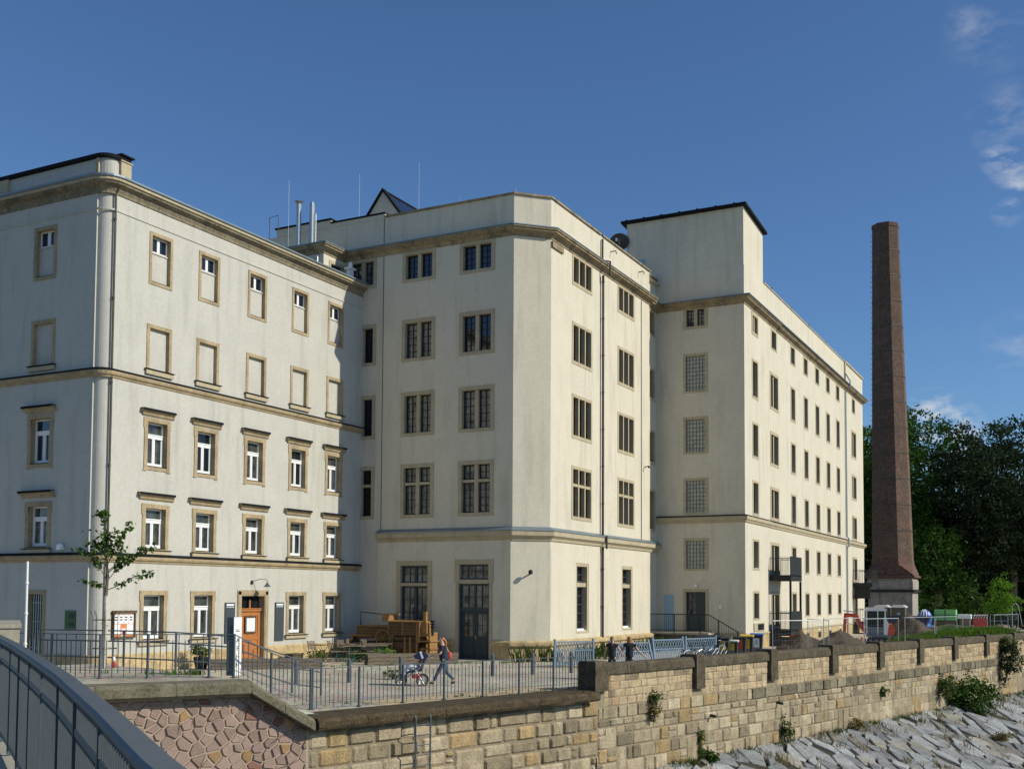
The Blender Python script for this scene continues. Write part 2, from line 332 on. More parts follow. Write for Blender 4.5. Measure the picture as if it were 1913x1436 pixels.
# ================================================================== BUILDINGS
# facade frames: local x runs along the wall, local y points into the wall, z up
def SX(c): return lambda u, z: (c, u, z)
def FY(c): return lambda u, z: (u, c, z)
WC = {}
def wkey(kind, w, h, pane): return (kind, round(w, 2), round(h, 2), pane)
def ring(mb, w, h, b, bb, y0, y1, bt=None):
    """stone surround: outer w x h, band b at the sides, bb below, bt above, from y0 (proud) to y1 (reveal depth)"""
    bt = b if bt is None else bt
    mb.box(0, b, y0, y1, 0, h); mb.box(w-b, w, y0, y1, 0, h)
    mb.box(b, w-b, y0, y1, h-bt, h); mb.box(b, w-b, y0, y1, 0, bb)
def window_parts(kind, w, h, pane):
    """returns [(part, mesh, sub)] in local coordinates, origin at lower left corner of the stone surround"""
    k = wkey(kind, w, h, pane)
    if k in WC: return WC[k]
    out = []; m = MB()
    if kind in ('casement', 'casement_sill'):
        b = .175; bb = .14; ring(m, w, h, b, bb, -.035, .30)
        m.box(-.04, b, -.036, .0, h-.42, h+.001); m.box(w-b, w+.04, -.036, .0, h-.42, h+.001)      # eared top corners
        m.box(-.04, .16, -.037, 0, -.05, .0); m.box(w-.16, w+.04, -.037, 0, -.05, 0)
        out.append(('window', m.mesh('window', 'sandstone'), None))
        a = b; c = w-b; z0 = bb; z1 = h-b; zt = z0+(z1-z0)*.70; s = MB(); y = .20; d = .26
        s.box(a, a+.06, y, d, z0, z1); s.box(c-.06, c, y, d, z0, z1); s.box(a+.06, c-.06, y, d, z1-.06, z1)
        s.box(a+.06, c-.06, y-.02, d, z0, z0+.16); s.box(a+.06, c-.06, y-.03, d, zt-.10, zt+.08); s.box(a+.05, c-.05, y-.055, y-.03, zt+.035, zt+.07)
        mc = (a+c)/2; s.box(mc-.075, mc+.075, y-.01, d, z0+.16, zt-.10); s.box(mc-.02, mc+.02, y-.025, y-.01, z0+.16, zt-.10)
        s.box(a+.06, a+.10, y+.015, d, z0+.16, zt-.10); s.box(c-.10, c-.06, y+.015, d, z0+.16, zt-.10)
        out.append(('sash', s.mesh('sash', 'white_paint'), 0))
        p = MB(); p.box(a, c, .245, .29, z0, z1); out.append(('pane', p.mesh('pane', pane), 0))
        q = MB(); q.box(a-.0, c+.0, -.05, .20, z0, z0+.025)
        if kind == 'casement_sill':
            q.box(-.10, w+.10, -.15, -.035, .055, .085)
            e = MB(); e.box(-.07, w+.07, -.11, -.036, -.09, .055); out.append(('sill_stone', e.mesh('sill_stone', 'sandstone_pale'), 0))
        out.append(('sill', q.mesh('sill', 'flashing'), 0))
    elif kind == 'blind':
        b = .15; ring(m, w, h, b, .02, -.03, .20)
        out.append(('window', m.mesh('window', 'sandstone'), None))
        p = MB(); p.box(b, w-b, .13, .19, .02, h-b); out.append(('infill', p.mesh('infill', 'plaster_grey'), 0))
        e = MB(); e.box(-.06, w+.06, -.10, -.031, -.17, .0); out.append(('sill_stone', e.mesh('sill_stone', 'sandstone_pale'), 0))
        q = MB(); q.box(-.10, w+.10, -.15, .13, .021, .05); out.append(('sill', q.mesh('sill', 'flashing'), 0))
    elif kind == 'half':
        b = .14; ring(m, w, h, b, .12, -.03, .26)
        out.append(('window', m.mesh('window', 'sandstone'), None)); zt = .12+(h-.12-b)*.66
        p = MB(); p.box(b, w-b, .14, .24, .15, zt); p.box(b, w-b, .10, .14, zt-.05, zt); out.append(('infill', p.mesh('infill', 'plaster_grey'), 0))
        s = MB(); y = .17; s.box(b, w-b, y, .22, zt, zt+.06); s.box(b, b+.05, y, .22, zt+.06, h-b); s.box(w-b-.05, w-b, y, .22, zt+.06, h-b)
        s.box(b+.05, w-b-.05, y, .22, h-b-.05, h-b); s.box(w/2-.07, w/2+.07, y-.01, .22, zt+.06, h-b-.05); out.append(('sash', s.mesh('sash', 'white_paint'), 0))
        p = MB(); p.box(b, w-b, .215, .25, zt, h-b); out.append(('pane', p.mesh('pane', pane), 0))
        q = MB(); q.box(b, w-b, -.01, .14, .12, .15); out.append(('sill', q.mesh('sill', 'flashing'), 0))
    elif kind.startswith('lights'):            # lightsN or lightsNt : N lights divided by stone mullions, t = stone transom
        n = int(kind[6]); tr = kind.endswith('t'); b = .20 if n < 3 else .16; mu = .20 if n == 2 else .13
        yp = .05 if n < 3 else -.01; st = 'sandstone_pale'
        ring(m, w, h, b, .17, -.025, .28)
        lw = (w-2*b-mu*(n-1))/n; z0, z1 = .17, h-b; zt = z0+(z1-z0)*.66; xs = [b+i*(lw+mu) for i in range(n)]
        for i in range(n-1): m.box(xs[i]+lw, xs[i]+lw+mu, yp, .27, z0, z1)
        if tr:
            for x in xs: m.box(x, x+lw, yp+.01, .26, zt-.07, zt+.07)
        out.append(('window', m.mesh('window', st), None)); s = MB(); p = MB()
        for x in xs:
            for za, zb, rows in (((z0, zt-.07, 4), (zt+.07, z1, 2)) if tr else ((z0, z1, 4 if z1-z0 < 1.6 else 5),)):
                for u in (x, x+lw-.05): s.box(u, u+.05, .20, .25, za, zb)
                s.box(x+.05, x+lw-.05, .20, .25, za, za+.07); s.box(x+.05, x+lw-.05, .20, .25, zb-.05, zb)
                s.box(x+lw/2-.02, x+lw/2+.02, .205, .235, za+.07, zb-.05)
                for r in range(1, rows): s.box(x+.05, x+lw-.05, .21, .235, za+(zb-za)*r/rows-.013, za+(zb-za)*r/rows+.013)
                p.box(x, x+lw, .24, .275, za, zb)
        out.append(('lattice', s.mesh('lattice', 'iron_dark'), 0)); out.append(('pane', p.mesh('pane', pane), 0))
    elif kind == 'block':                       # glass-block window
        b = .16; ring(m, w, h, b, .12, -.025, .20); out.append(('window', m.mesh('window', 'sandstone_pale'), None))
        p = MB(); p.box(b, w-b, .12, .17, .12, h-b); out.append(('pane', p.mesh('pane', pane), 0)); s = MB(); nx = 6; nz = max(6, int((h-.28)/.23))
        for i in range(nx+1): x = b+(w-2*b)*i/nx; s.box(max(b, x-.018), min(w-b, x+.018), .10, .12, .12, h-b)
        for i in range(nz+1): z = .12+(h-.12-b)*i/nz; s.box(b, w-b, .095, .115, max(.12, z-.015), min(h-b, z+.015))
        out.append(('grid', s.mesh('grid', 'steel_grey'), 0))
    elif kind == 'slim':                        # narrow sunny-side window of the long wing
        b = .22; ring(m, w, h, b, .12, -.015, .34, bt=.14); out.append(('window', m.mesh('window', 'sandstone_pale'), None))
        s = MB(); s.box(b, b+.05, .22, .27, .12, h-.14); s.box(w-b-.05, w-b, .22, .27, .12, h-.14); s.box(b+.05, w-b-.05, .22, .27, .12, .20); s.box(b+.05, w-b-.05, .22, .27, h-.20, h-.14)
        s.box(w/2-.02, w/2+.02, .23, .26, .2, h-.2)
        rows = 3 if h < 1.8 else 5
        for r in range(1, rows): z = .12+(h-.26)*r/rows; s.box(b+.05, w-b-.05, .235, .26, z-.015, z+.015)
        out.append(('lattice', s.mesh('lattice', 'iron_dark'), 0)); p = MB(); p.box(b, w-b, .262, .30, .12, h-.14); out.append(('pane', p.mesh('pane', pane), 0))
        q = MB(); q.box(b, w-b, -.04, .22, .12, .14); out.append(('sill', q.mesh('sill', 'white_paint' if h > 1.8 else 'zinc'), 0))
    elif kind == 'tallframe':                   # ground floor, sunny side of the octagonal block: upper light over tall sash
        b = .20; ring(m, w, h, b, .14, -.025, .40); z0, z1 = .14, h-b; zt = z0+(z1-z0)*.72; m.box(b, w-b, .05, .40, zt-.12, zt+.09)
        out.append(('window', m.mesh('window', 'sandstone_pale'), None)); s = MB(); p = MB(); c = w-b
        for za, zb, rows in ((z0, zt-.12, 5), (zt+.09, z1, 2)):
            s.box(b, b+.07, .26, .33, za, zb); s.box(c-.07, c, .26, .33, za, zb); s.box(b+.07, c-.07, .26, .33, za, za+.09); s.box(b+.07, c-.07, .26, .33, zb-.07, zb)
            s.box(w/2-.035, w/2+.035, .265, .32, za, zb)
            for r in range(1, rows): z = za+(zb-za)*r/rows; s.box(b+.07, c-.07, .28, .31, z-.012, z+.012)
            p.box(b, c, .31, .36, za, zb)
        out.append(('lattice', s.mesh('lattice', 'steel_grey'), 0)); out.append(('pane', p.mesh('pane', pane), 0))
        q = MB(); q.box(b, c, .02, .26, z0, z0+.03); q.box(b, c, .14, .26, z0+.03, z0+.12); out.append(('sill', q.mesh('sill', 'white_paint'), 0))
    elif kind == 'bars':                        # barred ground-floor opening
        b = .16; ring(m, w, h, b, .1, -.03, .30); out.append(('window', m.mesh('window', 'sandstone'), None))
        p = MB(); p.box(b, w-b, .25, .29, .1, h-b); out.append(('pane', p.mesh('pane', pane), 0)); s = MB()
        for i in range(6): x = b+(w-2*b)*(i+.5)/6; s.box(x-.016, x+.016, .06, .09, .1, h-b)
        for z in (.5, h*.55, h-.5): s.box(b, w-b, .09, .11, z-.02, z+.02)
        out.append(('bars', s.mesh('bars', 'galvanised'), 0))
    elif kind == 'cellar':
        b = .14; ring(m, w, h, b, .08, -.02, .25); out.append(('window', m.mesh('window', 'sandstone_pale'), None))
        p = MB(); p.box(b, w-b, .16, .2, .08, h-b); out.append(('pane', p.mesh('pane', pane), 0)); s = MB(); s.box(w/2-.02, w/2+.02, .13, .16, .08, h-b); s.box(b, w-b, .13, .155, h/2-.02, h/2+.02); out.append(('bars', s.mesh('bars', 'iron_dark'), 0))
    WC[k] = out; return out
MARG = {'casement': .04, 'casement_sill': .04, 'blind': .04, 'half': .04}
def add_window(root, frame, c, kind, u0, u1, z0, z1, pane, holes):
    """frame 'S' = sunny wall at X=c (u is Y), 'F' = front wall at Y=c (u is X)"""
    w, h = u1-u0, z1-z0
    M_ = T(c, u0, z0, math.pi/2) if frame == 'S' else T(u0, c, z0, 0)
    parts = window_parts(kind, w, h, pane); holes.append((u0+.03, u1-.03, z0+.02, z1-.03)); o0 = None
    for nm, me, sub in parts:
        if sub is None: o0 = link(nm, me, root, M_)
        else: link(nm, me, o0, M_)
    return o0
PR = random.Random(3)

# ------------------------------------------------------------------ corner house (left)
A = thing('apartment_house', 'pale grey corner house with a rounded corner, ochre window surrounds and an orange door', 'building', (-36, 31, .1))
AX, AY, AE = -33.27, 30.0, 47.08; CX = AX-.52; CY = AY+.50
hs, hf = [], []
colc = [32.86, 35.66, 38.78, 41.89, 44.70]
for i, c in enumerate(colc):
    add_window(A, 'S', AX, 'half', c-.64, c+.64, 15.55, 17.70, 'pane_blue', hs)
    add_window(A, 'S', AX, 'blind', c-.68, c+.68, 12.05, 13.93, 'pane_dark', hs)
    add_window(A, 'S', AX, 'casement', c-.70, c+.70, 8.04, 10.15, 'pane_dark' if i % 2 else 'pane_reveal', hs)
    add_window(A, 'S', AX, 'casement_sill', c-.71, c+.71, 4.75, 6.68, 'pane_reveal', hs)
    if i != 2: add_window(A, 'S', AX, 'casement_sill', c-.72, c+.72, 1.12, 3.21, 'pane_reveal', hs)
fx = -36.62
add_window(A, 'F', AY, 'half', fx-.64, fx+.64, 15.55, 17.70, 'pane_blue', hf)
add_window(A, 'F', AY, 'blind', fx-.68, fx+.68, 12.05, 13.93, 'pane_dark', hf)
add_window(A, 'F', AY, 'casement', fx-.72, fx+.72, 8.04, 10.15, 'pane_blue', hf)
add_window(A, 'F', AY, 'casement_sill', fx-.72, fx+.72, 4.75, 6.68, 'pane_mid', hf)
add_window(A, 'F', AY, 'bars', fx-.55, fx+.55, .45, 3.21, 'pane_mid', hf)
for fx2 in (-40.6, -44.6, -48.6):
    for z0, z1, kd in ((15.55, 17.7, 'half'), (12.05, 13.93, 'blind'), (8.04, 10.15, 'casement'), (4.75, 6.68, 'casement_sill'), (1.12, 3.21, 'casement_sill')):
        add_window(A, 'F', AY, kd, fx2-.7, fx2+.7, z0, z1, 'pane_blue', hf)
# door opening: 37.82 .. 39.89, sill .20, top 3.27
dY0, dY1, dZ0, dZ1 = 37.80, 39.86, .12, 3.27
hs.append((dY0+.03, dY1-.03, -.2, dZ1-.03))
w = MB()
w.wall(SX(AX), CY, AE, -.3, 18.62, hs); w.wall(FY(AY), -56, CX, -.3, 18.62, hf)
# rounded corner, slightly set back between two thin arrises
w.poly([(CX, AY, -.3), (CX, AY+.07, -.3), (CX, AY+.07, 18.62), (CX, AY, 18.62)])
w.poly([(AX-.07, CY, -.3), (AX, CY, -.3), (AX, CY, 18.62), (AX-.07, CY, 18.62)])
arc = [(CX+.45*math.sin(t*math.pi/2/8), AY+.07+.43*(1-math.cos(t*math.pi/2/8))) for t in range(9)]
for a, b in zip(arc, arc[1:]): w.poly([(a[0], a[1], -.3), (b[0], b[1], -.3), (b[0], b[1], 18.62), (a[0], a[1], 18.62)])
w.poly([(-56, AY, -.3), (-56, AE, -.3), (-56, AE, 18.62), (-56, AY, 18.62)]); w.poly([(-56, AE, -.3), (AX, AE, -.3), (AX, AE, 18.62), (-56, AE, 18.62)])
w.build('wall', 'plaster_grey', A, fixn=False)
apath = [(-56, AY), (CX, AY)] + [(CX+.52*math.sin(t*math.pi/2/6), AY+.50-.50*math.cos(t*math.pi/2/6)) for t in range(1, 6)] + [(AX, CY), (AX, AE)]
m = MB(); m.sweep([(0, 17.95), (.035, 17.95), (.035, 18.02), (0, 18.02)], apath); m.build('frieze_line', 'plaster_grey', A)
m = MB(); m.sweep([(-.1, 18.60), (.04, 18.60), (.05, 18.70), (.09, 18.78), (.11, 18.86), (.28, 18.93), (.30, 18.94), (.30, 19.02), (-.1, 19.02)], apath); co_ = m.build('cornice', 'shaded_eaves_stone', A)
m = MB(); m.sweep([(-.1, 19.022), (.34, 19.022), (.37, 19.04), (.37, 19.12), (-.1, 19.12)], apath); m.build('fascia', 'sandstone_pale', co_)
m = MB(); m.sweep([(.12, 19.125), (.36, 19.125), (.43, 19.17), (.43, 19.24), (.36, 19.24), (.34, 19.2), (.12, 19.28)], apath); m.build('gutter', 'zinc', A)
m = MB(); m.sweep([(-3.5, 20.6), (-3.5, 19.0), (.30, 19.2), (.28, 19.30)], [(AX, 31.25), (AX, AE)]); m.build('roof', 'zinc', A)
m = MB(); m.poly([(-56, AY+.4, 19.2), (AX-3.4, AY+.4, 19.2), (AX-3.4, AE, 19.2), (-56, AE, 19.2)]); m.build('flat_roof', 'roof_felt', A)
for z0, nm in ((11.42, 'string_course'), (4.30, 'string_course')):
    m = MB(); m.sweep([(-.05, z0), (.04, z0), (.06, z0+.07), (.12, z0+.10), (.15, z0+.17), (.15, z0+.25), (-.05, z0+.25)], apath); o_ = m.build(nm, 'sandstone', A)
    m = MB(); m.sweep([(-.02, z0+.255), (.18, z0+.255), (.18, z0+.315), (-.02, z0+.37)], apath); m.build('flashing', 'flashing', o_)
m = MB(); pp = [(-56, AY), (CX+.02, AY)] + [(CX+.52*math.sin(t*math.pi/2/6), AY+.50-.50*math.cos(t*math.pi/2/6)) for t in range(1, 6)] + [(AX, CY), (AX, dY0)]
m.sweep([(0, -.3), (.05, -.3), (.05, .70), (.02, .74), (0, .74)], pp); m.sweep([(0, -.3), (.05, -.3), (.05, .70), (.02, .74), (0, .74)], [(AX, dY1), (AX, AE)]); m.build('plinth', 'plinth_stone', A)
# attic parapet with cap and end pier
m = MB(); par = [(-56, AY+.05), (CX, AY+.05)] + [(CX+.47*math.sin(t*math.pi/2/6), AY+.52-.47*math.cos(t*math.pi/2/6)) for t in range(1, 7)] + [(AX-.05, 31.1)]
m.sweep([(0, 19.1), (0, 20.0), (-.30, 20.0), (-.30, 19.1)], par); o_ = m.build('parapet', 'plaster_grey', A)
m = MB(); m.sweep([(.09, 20.002), (.12, 20.06), (.12, 20.16), (-.36, 20.20), (-.36, 20.002)], par); m.build('cap', 'flashing', o_)
m = MB(); m.box(AX-.42, AX+.06, 30.62, 31.14, 19.13, 19.98); m.box(AX-.46, AX+.10, 30.58, 31.18, 19.98, 20.03); m.build('pier', 'sandstone_pale', o_)
for b_ in ((CX-.10, CX+.04, AY-.02, AY+.2, 19.13, 19.995), (-40.2, -38.9, AY-.06, AY+.3, 19.1, 19.99)): m = MB(); m.box(*b_); m.build('pier', 'sandstone_pale', o_)
m = MB(); m.box(AX-.5, AX+.16, 30.54, 31.22, 20.205, 20.26); m.build('pier_cap', 'flashing', o_)
# window hoods
for frame, cs in (('S', colc), ('F', [fx])):
    for c in cs:
        for z0, hw in ((10.17, .90), (6.80, .96)):
            M_ = T(AX, c, z0, math.pi/2) if frame == 'S' else T(c, AY, z0, 0)
            k = ('hood', hw)
            if k not in WC:
                q = MB(); q.extr([(-hw+.10, 0, .04), (-hw+.10, -.05, .04), (-hw+.06, -.08, .08), (-hw+.05, -.10, .14), (-hw, -.19, .20), (-hw, -.20, .28), (-hw, 0, .29)], (2*hw-.1, 0, 0))
                q2 = MB(); q2.box(-hw-.03, hw-.07, -.23, 0, .292, .315); q2.box(-hw-.03, hw-.07, -.23, -.205, .225, .292)
                WC[k] = (q.mesh('window_hood', 'sandstone'), q2.mesh('flashing', 'flashing'))
            h1 = link('window_hood', WC[k][0], A, M_); link('flashing', WC[k][1], h1, M_)
# door
m = MB(T(AX, dY0, dZ0, math.pi/2)); W_, H_ = dY1-dY0, dZ1-dZ0
m.box(0, .26, -.04, .45, -.1, H_); m.box(W_-.26, W_, -.04, .45, -.1, H_); m.box(.26, W_-.26, -.04, .45, H_-.26, H_); m.box(.05, .21, -.06, -.04, -.1, H_-.04); m.box(W_-.21, W_-.05, -.06, -.04, -.1, H_-.04); m.box(.05, W_-.05, -.06, -.04, H_-.2, H_-.06)
m.box(.26, W_-.26, -.25, .4, -.2, .05); dfr = m.build('door_surround', 'sandstone', A)
m = MB(T(AX, dY0, dZ0, math.pi/2))
m.box(.26, W_-.26, .20, .27, .06, 2.20); m.box(.26, W_-.26, .13, .27, 2.20, 2.30); m.box(.26, W_-.26, .10, .25, 2.30, 2.34); m.box(W_/2-.04, W_/2+.04, .15, .2, 2.34, 2.7)
for xa, xb in ((.30, .46), (W_-.46, W_-.30)): m.box(xa, xb, .17, .20, .12, 2.12)
m.box(.46, W_-.46, .17, .2, 2.0, 2.12); m.box(.46, W_-.46, .17, .2, .12, .26); m.box(.46, W_-.46, .175, .2, .92, 1.06); m.box(.62, W_-.62, .165, .2, .34, .84)
dr = m.build('door', 'door_wood', A)
m = MB(T(AX, dY0, dZ0, math.pi/2)); m.box(.26, W_-.26, .30, .34, 2.3, H_-.26); m.build('transom_light', 'pane_dark', dr)
m = MB(T(AX, dY0, dZ0, math.pi/2)); m.box(.70, W_-.62, .13, .165, 1.22, 1.98); m.build('notice_frame', 'brown_wood', dr)
m = MB(T(AX, dY0, dZ0, math.pi/2)); m.box(.79, W_-.71, .118, .13, 1.30, 1.90); m.build('notice', 'paper', dr)
m = MB(T(AX, dY0, dZ0, math.pi/2)); m.tube([(.36, .17, 1.0), (.36, .12, 1.0), (.46, .12, 1.0)], .014); m.build('handle', 'galvanised', dr)
m = MB(); m.box(AX+.25, AX+.9, dY0+.1, dY1-.1, -.1, .10); m.build('doorstep', 'sandstone_pale', A)
# dark pipe shape added for the shadowed arris of the rounded corner
m = MB(); m.tube([(AX+.02, CY-.08, .15), (AX+.02, CY-.08, 18.6), (AX+.2, CY-.02, 18.95), (AX+.32, CY+.02, 19.1)], .04, 8)
for z in (2, 4.9, 8, 11.2, 14.5, 17.6): m.tube([(AX+.02, CY-.08, z), (AX+.02, CY-.08, z+.06)], .055, 8)
m.build('downpipe', 'downpipe_dark', A)
m = MB(); m.tube([(-37.26+1.0, 45.4, 19.3), (-36.26, 45.4, 23.55)], .13, 10); m.tube([(-36.26, 45.4, 23.5), (-36.26, 45.4, 23.62), (-36.26, 45.4, 23.66)], [.13, .26, .02], 10); m.tube([(-36.26, 45.4, 20.3), (-36.26, 45.4, 20.35)], .17, 10); m.build('flue', 'galvanised', A)
m = MB(); m.tube([(-35.55, 45.6, 19.3), (-35.55, 45.6, 23.35), (-35.55, 45.6, 23.55)], [.14, .14, .09], 10); m.tube([(-35.3, 45.6, 19.3), (-35.3, 45.6, 22.9), (-35.5, 45.6, 22.9)], .02, 5)
m.tube([(-35.55, 45.6, 21.2), (-35.55, 45.6, 21.25)], .17, 10); m.build('flue', 'galvanised', A)
m = MB(); m.tube([(-36.45, 44.8, 19.3), (-36.45, 44.8, 24.6)], [.013, .007], 5); m.build('lightning_rod', 'zinc', A)
# small white roof ornament at the far end of the eaves
m = MB(); m.box(-33.75, -33.5, 46.2, 46.5, 19.3, 19.9); m.box(-33.8, -33.42, 46.1, 46.6, 19.9, 20.0); m.ell((-33.6, 46.35, 20.15), (.12, .12, .2), 8, 6); m.build('roof_ornament', 'white_paint', A)
# fittings on the corner house
t = thing('wall_lamp', 'small dark swan-neck lamp above the orange wooden door', 'lamp', (AX, 38.95, 3.55))
m = MB(); m.ell((AX+.04, 38.72, 3.62), (.05, .08, .1), 8, 5); m.tube([(AX+.05, 38.75, 3.66), (AX+.35, 38.95, 3.78), (AX+.55, 39.1, 3.74), (AX+.58, 39.12, 3.62)], .014, 6); m.build('arm', 'iron_dark', t)
m = MB(); m.tube([(AX+.58, 39.12, 3.62), (AX+.58, 39.12, 3.54), (AX+.58, 39.12, 3.42)], [.03, .07, .17], 12); m.build('lamp_shade', 'steel_grey', t)
for nm, y0, lab in (('left', 37.00, 'dark slate menu board on the wall left of the orange wooden door'), ('right', 40.35, 'dark slate menu board on the wall right of the orange wooden door')):
    t = thing('menu_board', lab, 'board', (AX+.02, y0, .95), group='menu boards beside the door')
    m = MB(); m.box(AX+.01, AX+.05, y0, y0+.62, .95, 2.72); m.build('board', 'slate_board', t)
    m = MB(); m.box(AX+.051, AX+.055, y0+.07, y0+.55, 2.58, 2.66)
    for q in range(7): m.box(AX+.051, AX+.055, y0+.08+q*.068, y0+.12+q*.068, 2.50, 2.545)
    m.build('heading', 'paper', t)
t = thing('notice_case', 'brown glazed notice case with white sheets on the wall behind the young tree', 'noticeboard', (AX, 30.9, 1.35))
y0, y1, z0, z1 = 30.72, 31.86, 1.36, 2.40
m = MB(); m.box(AX+.0, AX+.05, y0, y1, z0, z1); m.box(AX+.05, AX+.11, y0, y0+.06, z0, z1); m.box(AX+.05, AX+.11, y1-.06, y1, z0, z1); m.box(AX+.05, AX+.11, y0+.06, y1-.06, z0, z0+.07); m.box(AX+.05, AX+.13, y0-.03, y1+.03, z1-.07, z1+.03); m.build('case', 'brown_wood', t)
m = MB(); m.box(AX+.05, AX+.055, y0+.06, y1-.06, z0+.07, z1-.07); m.build('backboard', 'paper_orange', t)
m = MB(); 
for i in range(4): m.box(AX+.056, AX+.062, y0+.08+i*.25, y0+.31+i*.25, 1.92, 2.26)
for a, b in ((.08, .40), (.72, 1.05)): m.box(AX+.056, AX+.062, y0+a, y0+b, 1.50, 1.90)
m.box(AX+.056, AX+.062, y0+.46, y0+.66, 1.44, 1.74); m.build('sheet', 'paper', t)
m = MB()
for i in range(4):
    for zz in (2.05, 2.15): m.box(AX+.063, AX+.066, y0+.12+i*.25, y0+.24+i*.25, zz, zz+.045)
m.box(AX+.063, AX+.066, y0+.5, y0+.62, 1.5, 1.62); m.build('print', 'ink', t)
m = MB(); m.box(AX+.05, AX+.06, y0+.08, y1-.08, 2.28, 2.33); m.build('heading', 'paper', t)
t = thing('info_sign', 'small dark green sign on the shaded front wall near the rounded corner', 'sign', (-34.65, AY, 1.68))
m = MB(); m.box(-34.94, -34.37, AY-.04, AY, 1.68, 2.42); m.build('panel', 'sign_green', t)
m = MB(); m.box(-34.70, -34.42, AY-.045, AY-.041, 1.82, 1.98); m.box(-34.70, -34.42, AY-.045, AY-.041, 2.12, 2.32); m.build('lettering', 'ink', t)
t = thing('flood_lamp', 'small white lamp on the first string course of the shaded front wall', 'lamp', (-35.2, AY-.1, 4.75))
m = MB(); m.box(-35.32, -35.08, AY-.22, AY-.02, 4.76, 4.90); m.ell((-35.2, AY-.14, 4.93), (.15, .12, .09), 8, 5); m.build('housing', 'white_paint', t)

# ------------------------------------------------------------------ octagonal-cornered block (middle)
B = thing('mill_building', 'tall cream mill building with a canted corner and a heavy brown cornice', 'building', (-26, 48, 0))
BX, BY, BE = -23.02, 47.0, 62.1; ch = 1.36; RX = -23.32; CYF = 64.2; CXS = -17.81
hs, hf, hr = [], [], []
zr = [(19.0, 20.62), (14.92, 17.10), (11.1, 13.38), (6.96, 9.70)]
for (x0, x1) in ((-34.2, -32.38), (-30.80, -28.82), (-27.42, -25.42)):
    for i, (z0, z1) in enumerate(zr):
        pn = ['pane_blue', 'pane_mid', 'pane_mid', 'pane_mid'][i]
        if x0 < -34: pn = 'pane_mid' if i == 0 else 'pane_dark'
        if i == 1 and x0 > -28: pn = 'pane_blue'
        add_window(B, 'F', BY, 'lights2t' if i == 3 else 'lights2', x0, x1, z0, z1, pn, hf)
for (y0, y1) in ((50.85, 53.43), (57.05, 59.60)):
    for i, (z0, z1) in enumerate(zr): add_window(B, 'S', BX, 'lights3t' if i == 3 else 'lights3', y0, y1, z0, z1, 'pane_dark', hs)
for (y0, y1) in ((51.30, 52.99), (57.55, 59.24)): add_window(B, 'S', BX, 'tallframe', y0, y1, 1.16, 4.80, 'pane_dark', hs)
for z0, z1 in ((19.0, 20.6), (15.0, 17.0), (11.1, 13.2), (7.0, 9.6)): add_window(B, 'S', RX, 'slim', 62.75, 63.95, z0, z1, 'pane_dark', hr)
BG = .10   # ground floor is a little thicker
hf1 = [h for h in hf if h[3] > 6]; hs1 = [h for h in hs if h[3] > 6]
w = MB(); Q = [(BX-ch, BY), (BX, BY+ch)]
w.wall(FY(BY), -45, BX-ch, 6.0, 22.6, hf1); w.poly([(*Q[0], 6), (*Q[1], 6), (*Q[1], 22.6), (*Q[0], 22.6)])
w.wall(SX(BX), BY+ch, BE, 6.0, 22.6, hs1)
w.poly([(BX, BE, -.3), (RX, BE, -.3), (RX, BE, 22.6), (BX, BE, 22.6)])
w.wall(SX(RX), BE, CYF, -.3, 22.6, hr)
w.poly([(-45, BY, 6), (-45, CYF, 6), (-45, CYF, 22.6), (-45, BY, 22.6)])
w.poly([(-45, BY+.02, 22.3), (BX-ch, BY+.02, 22.3), (BX-.02, BY+ch, 22.3), (BX-.02, CYF, 22.3), (-45, CYF, 22.3)])
hg = [(-30.87, -28.84, .85, 4.76), (-27.40, -25.43, -.3, 4.82)]
w.wall(FY(BY-BG*0), -45, -32.07, -.3, 6.0, [h for h in hf if h[3] < 0])
g0 = BY-BG; gq = [(BX-ch-.04, g0), (BX+.0, BY+ch-.1)]
w.wall(FY(g0), -32.07, BX-ch-.04, -.3, 6.0, hg); w.poly([(-32.07, g0, -.3), (-32.07, BY, -.3), (-32.07, BY, 6), (-32.07, g0, 6)])
w.poly([(BX-ch-.04, g0, -.3), (BX+.04, BY+ch-.04, -.3), (BX+.04, BY+ch-.04, 6), (BX-ch-.04, g0, 6)])
w.wall(SX(BX+.04), BY+ch-.04, BE, -.3, 6.0, [h for h in hs if h[3] < 6])
w.build('wall', 'plaster_cream', B, fixn=False)
bp = [(-34.4, BY), (BX-ch, BY), (BX, BY+ch), (BX, BE), (RX, BE), (RX, CYF)]
# left return bay that rises above the corner house's roof
wy = 45.15; wx = -34.42
m = MB(); m.wall(SX(wx), wy, BY, 18, 21.2, [(45.75, 46.75, 18.6, 20.2)]); m.wall(FY(wy), -45, wx, 18, 21.2, []); m.poly([(-45, wy, 21.15), (wx, wy, 21.15), (wx, BY, 21.15), (-45, BY, 21.15)]); bay = m.build('stair_bay', 'plaster_cream', B, fixn=False)
m = MB(); m.box(wx-.25, wx+.03, 45.6, 45.75, 18.5, 20.35); m.box(wx-.25, wx+.03, 46.75, 46.9, 18.5, 20.35); m.box(wx-.25, wx+.03, 45.75, 46.75, 20.2, 20.35); m.build('window', 'sandstone_pale', bay)
m = MB(); m.box(wx-.22, wx-.18, 45.75, 46.75, 18.5, 20.2); m.build('pane', 'pane_dark', bay)
m = MB(); m.tube([(-34.75, wy-.1, 18.5), (-34.75, wy-.1, 20.5)], .06, 8); m.build('downpipe', 'galvanised', bay)
cprof = [(-.1, 20.58), (.04, 20.58), (.05, 20.65), (.09, 20.71), (.12, 20.75), (.33, 20.83), (.35, 20.83), (.35, 20.91), (.42, 20.93), (.42, 21.0), (-.1, 21.02)]
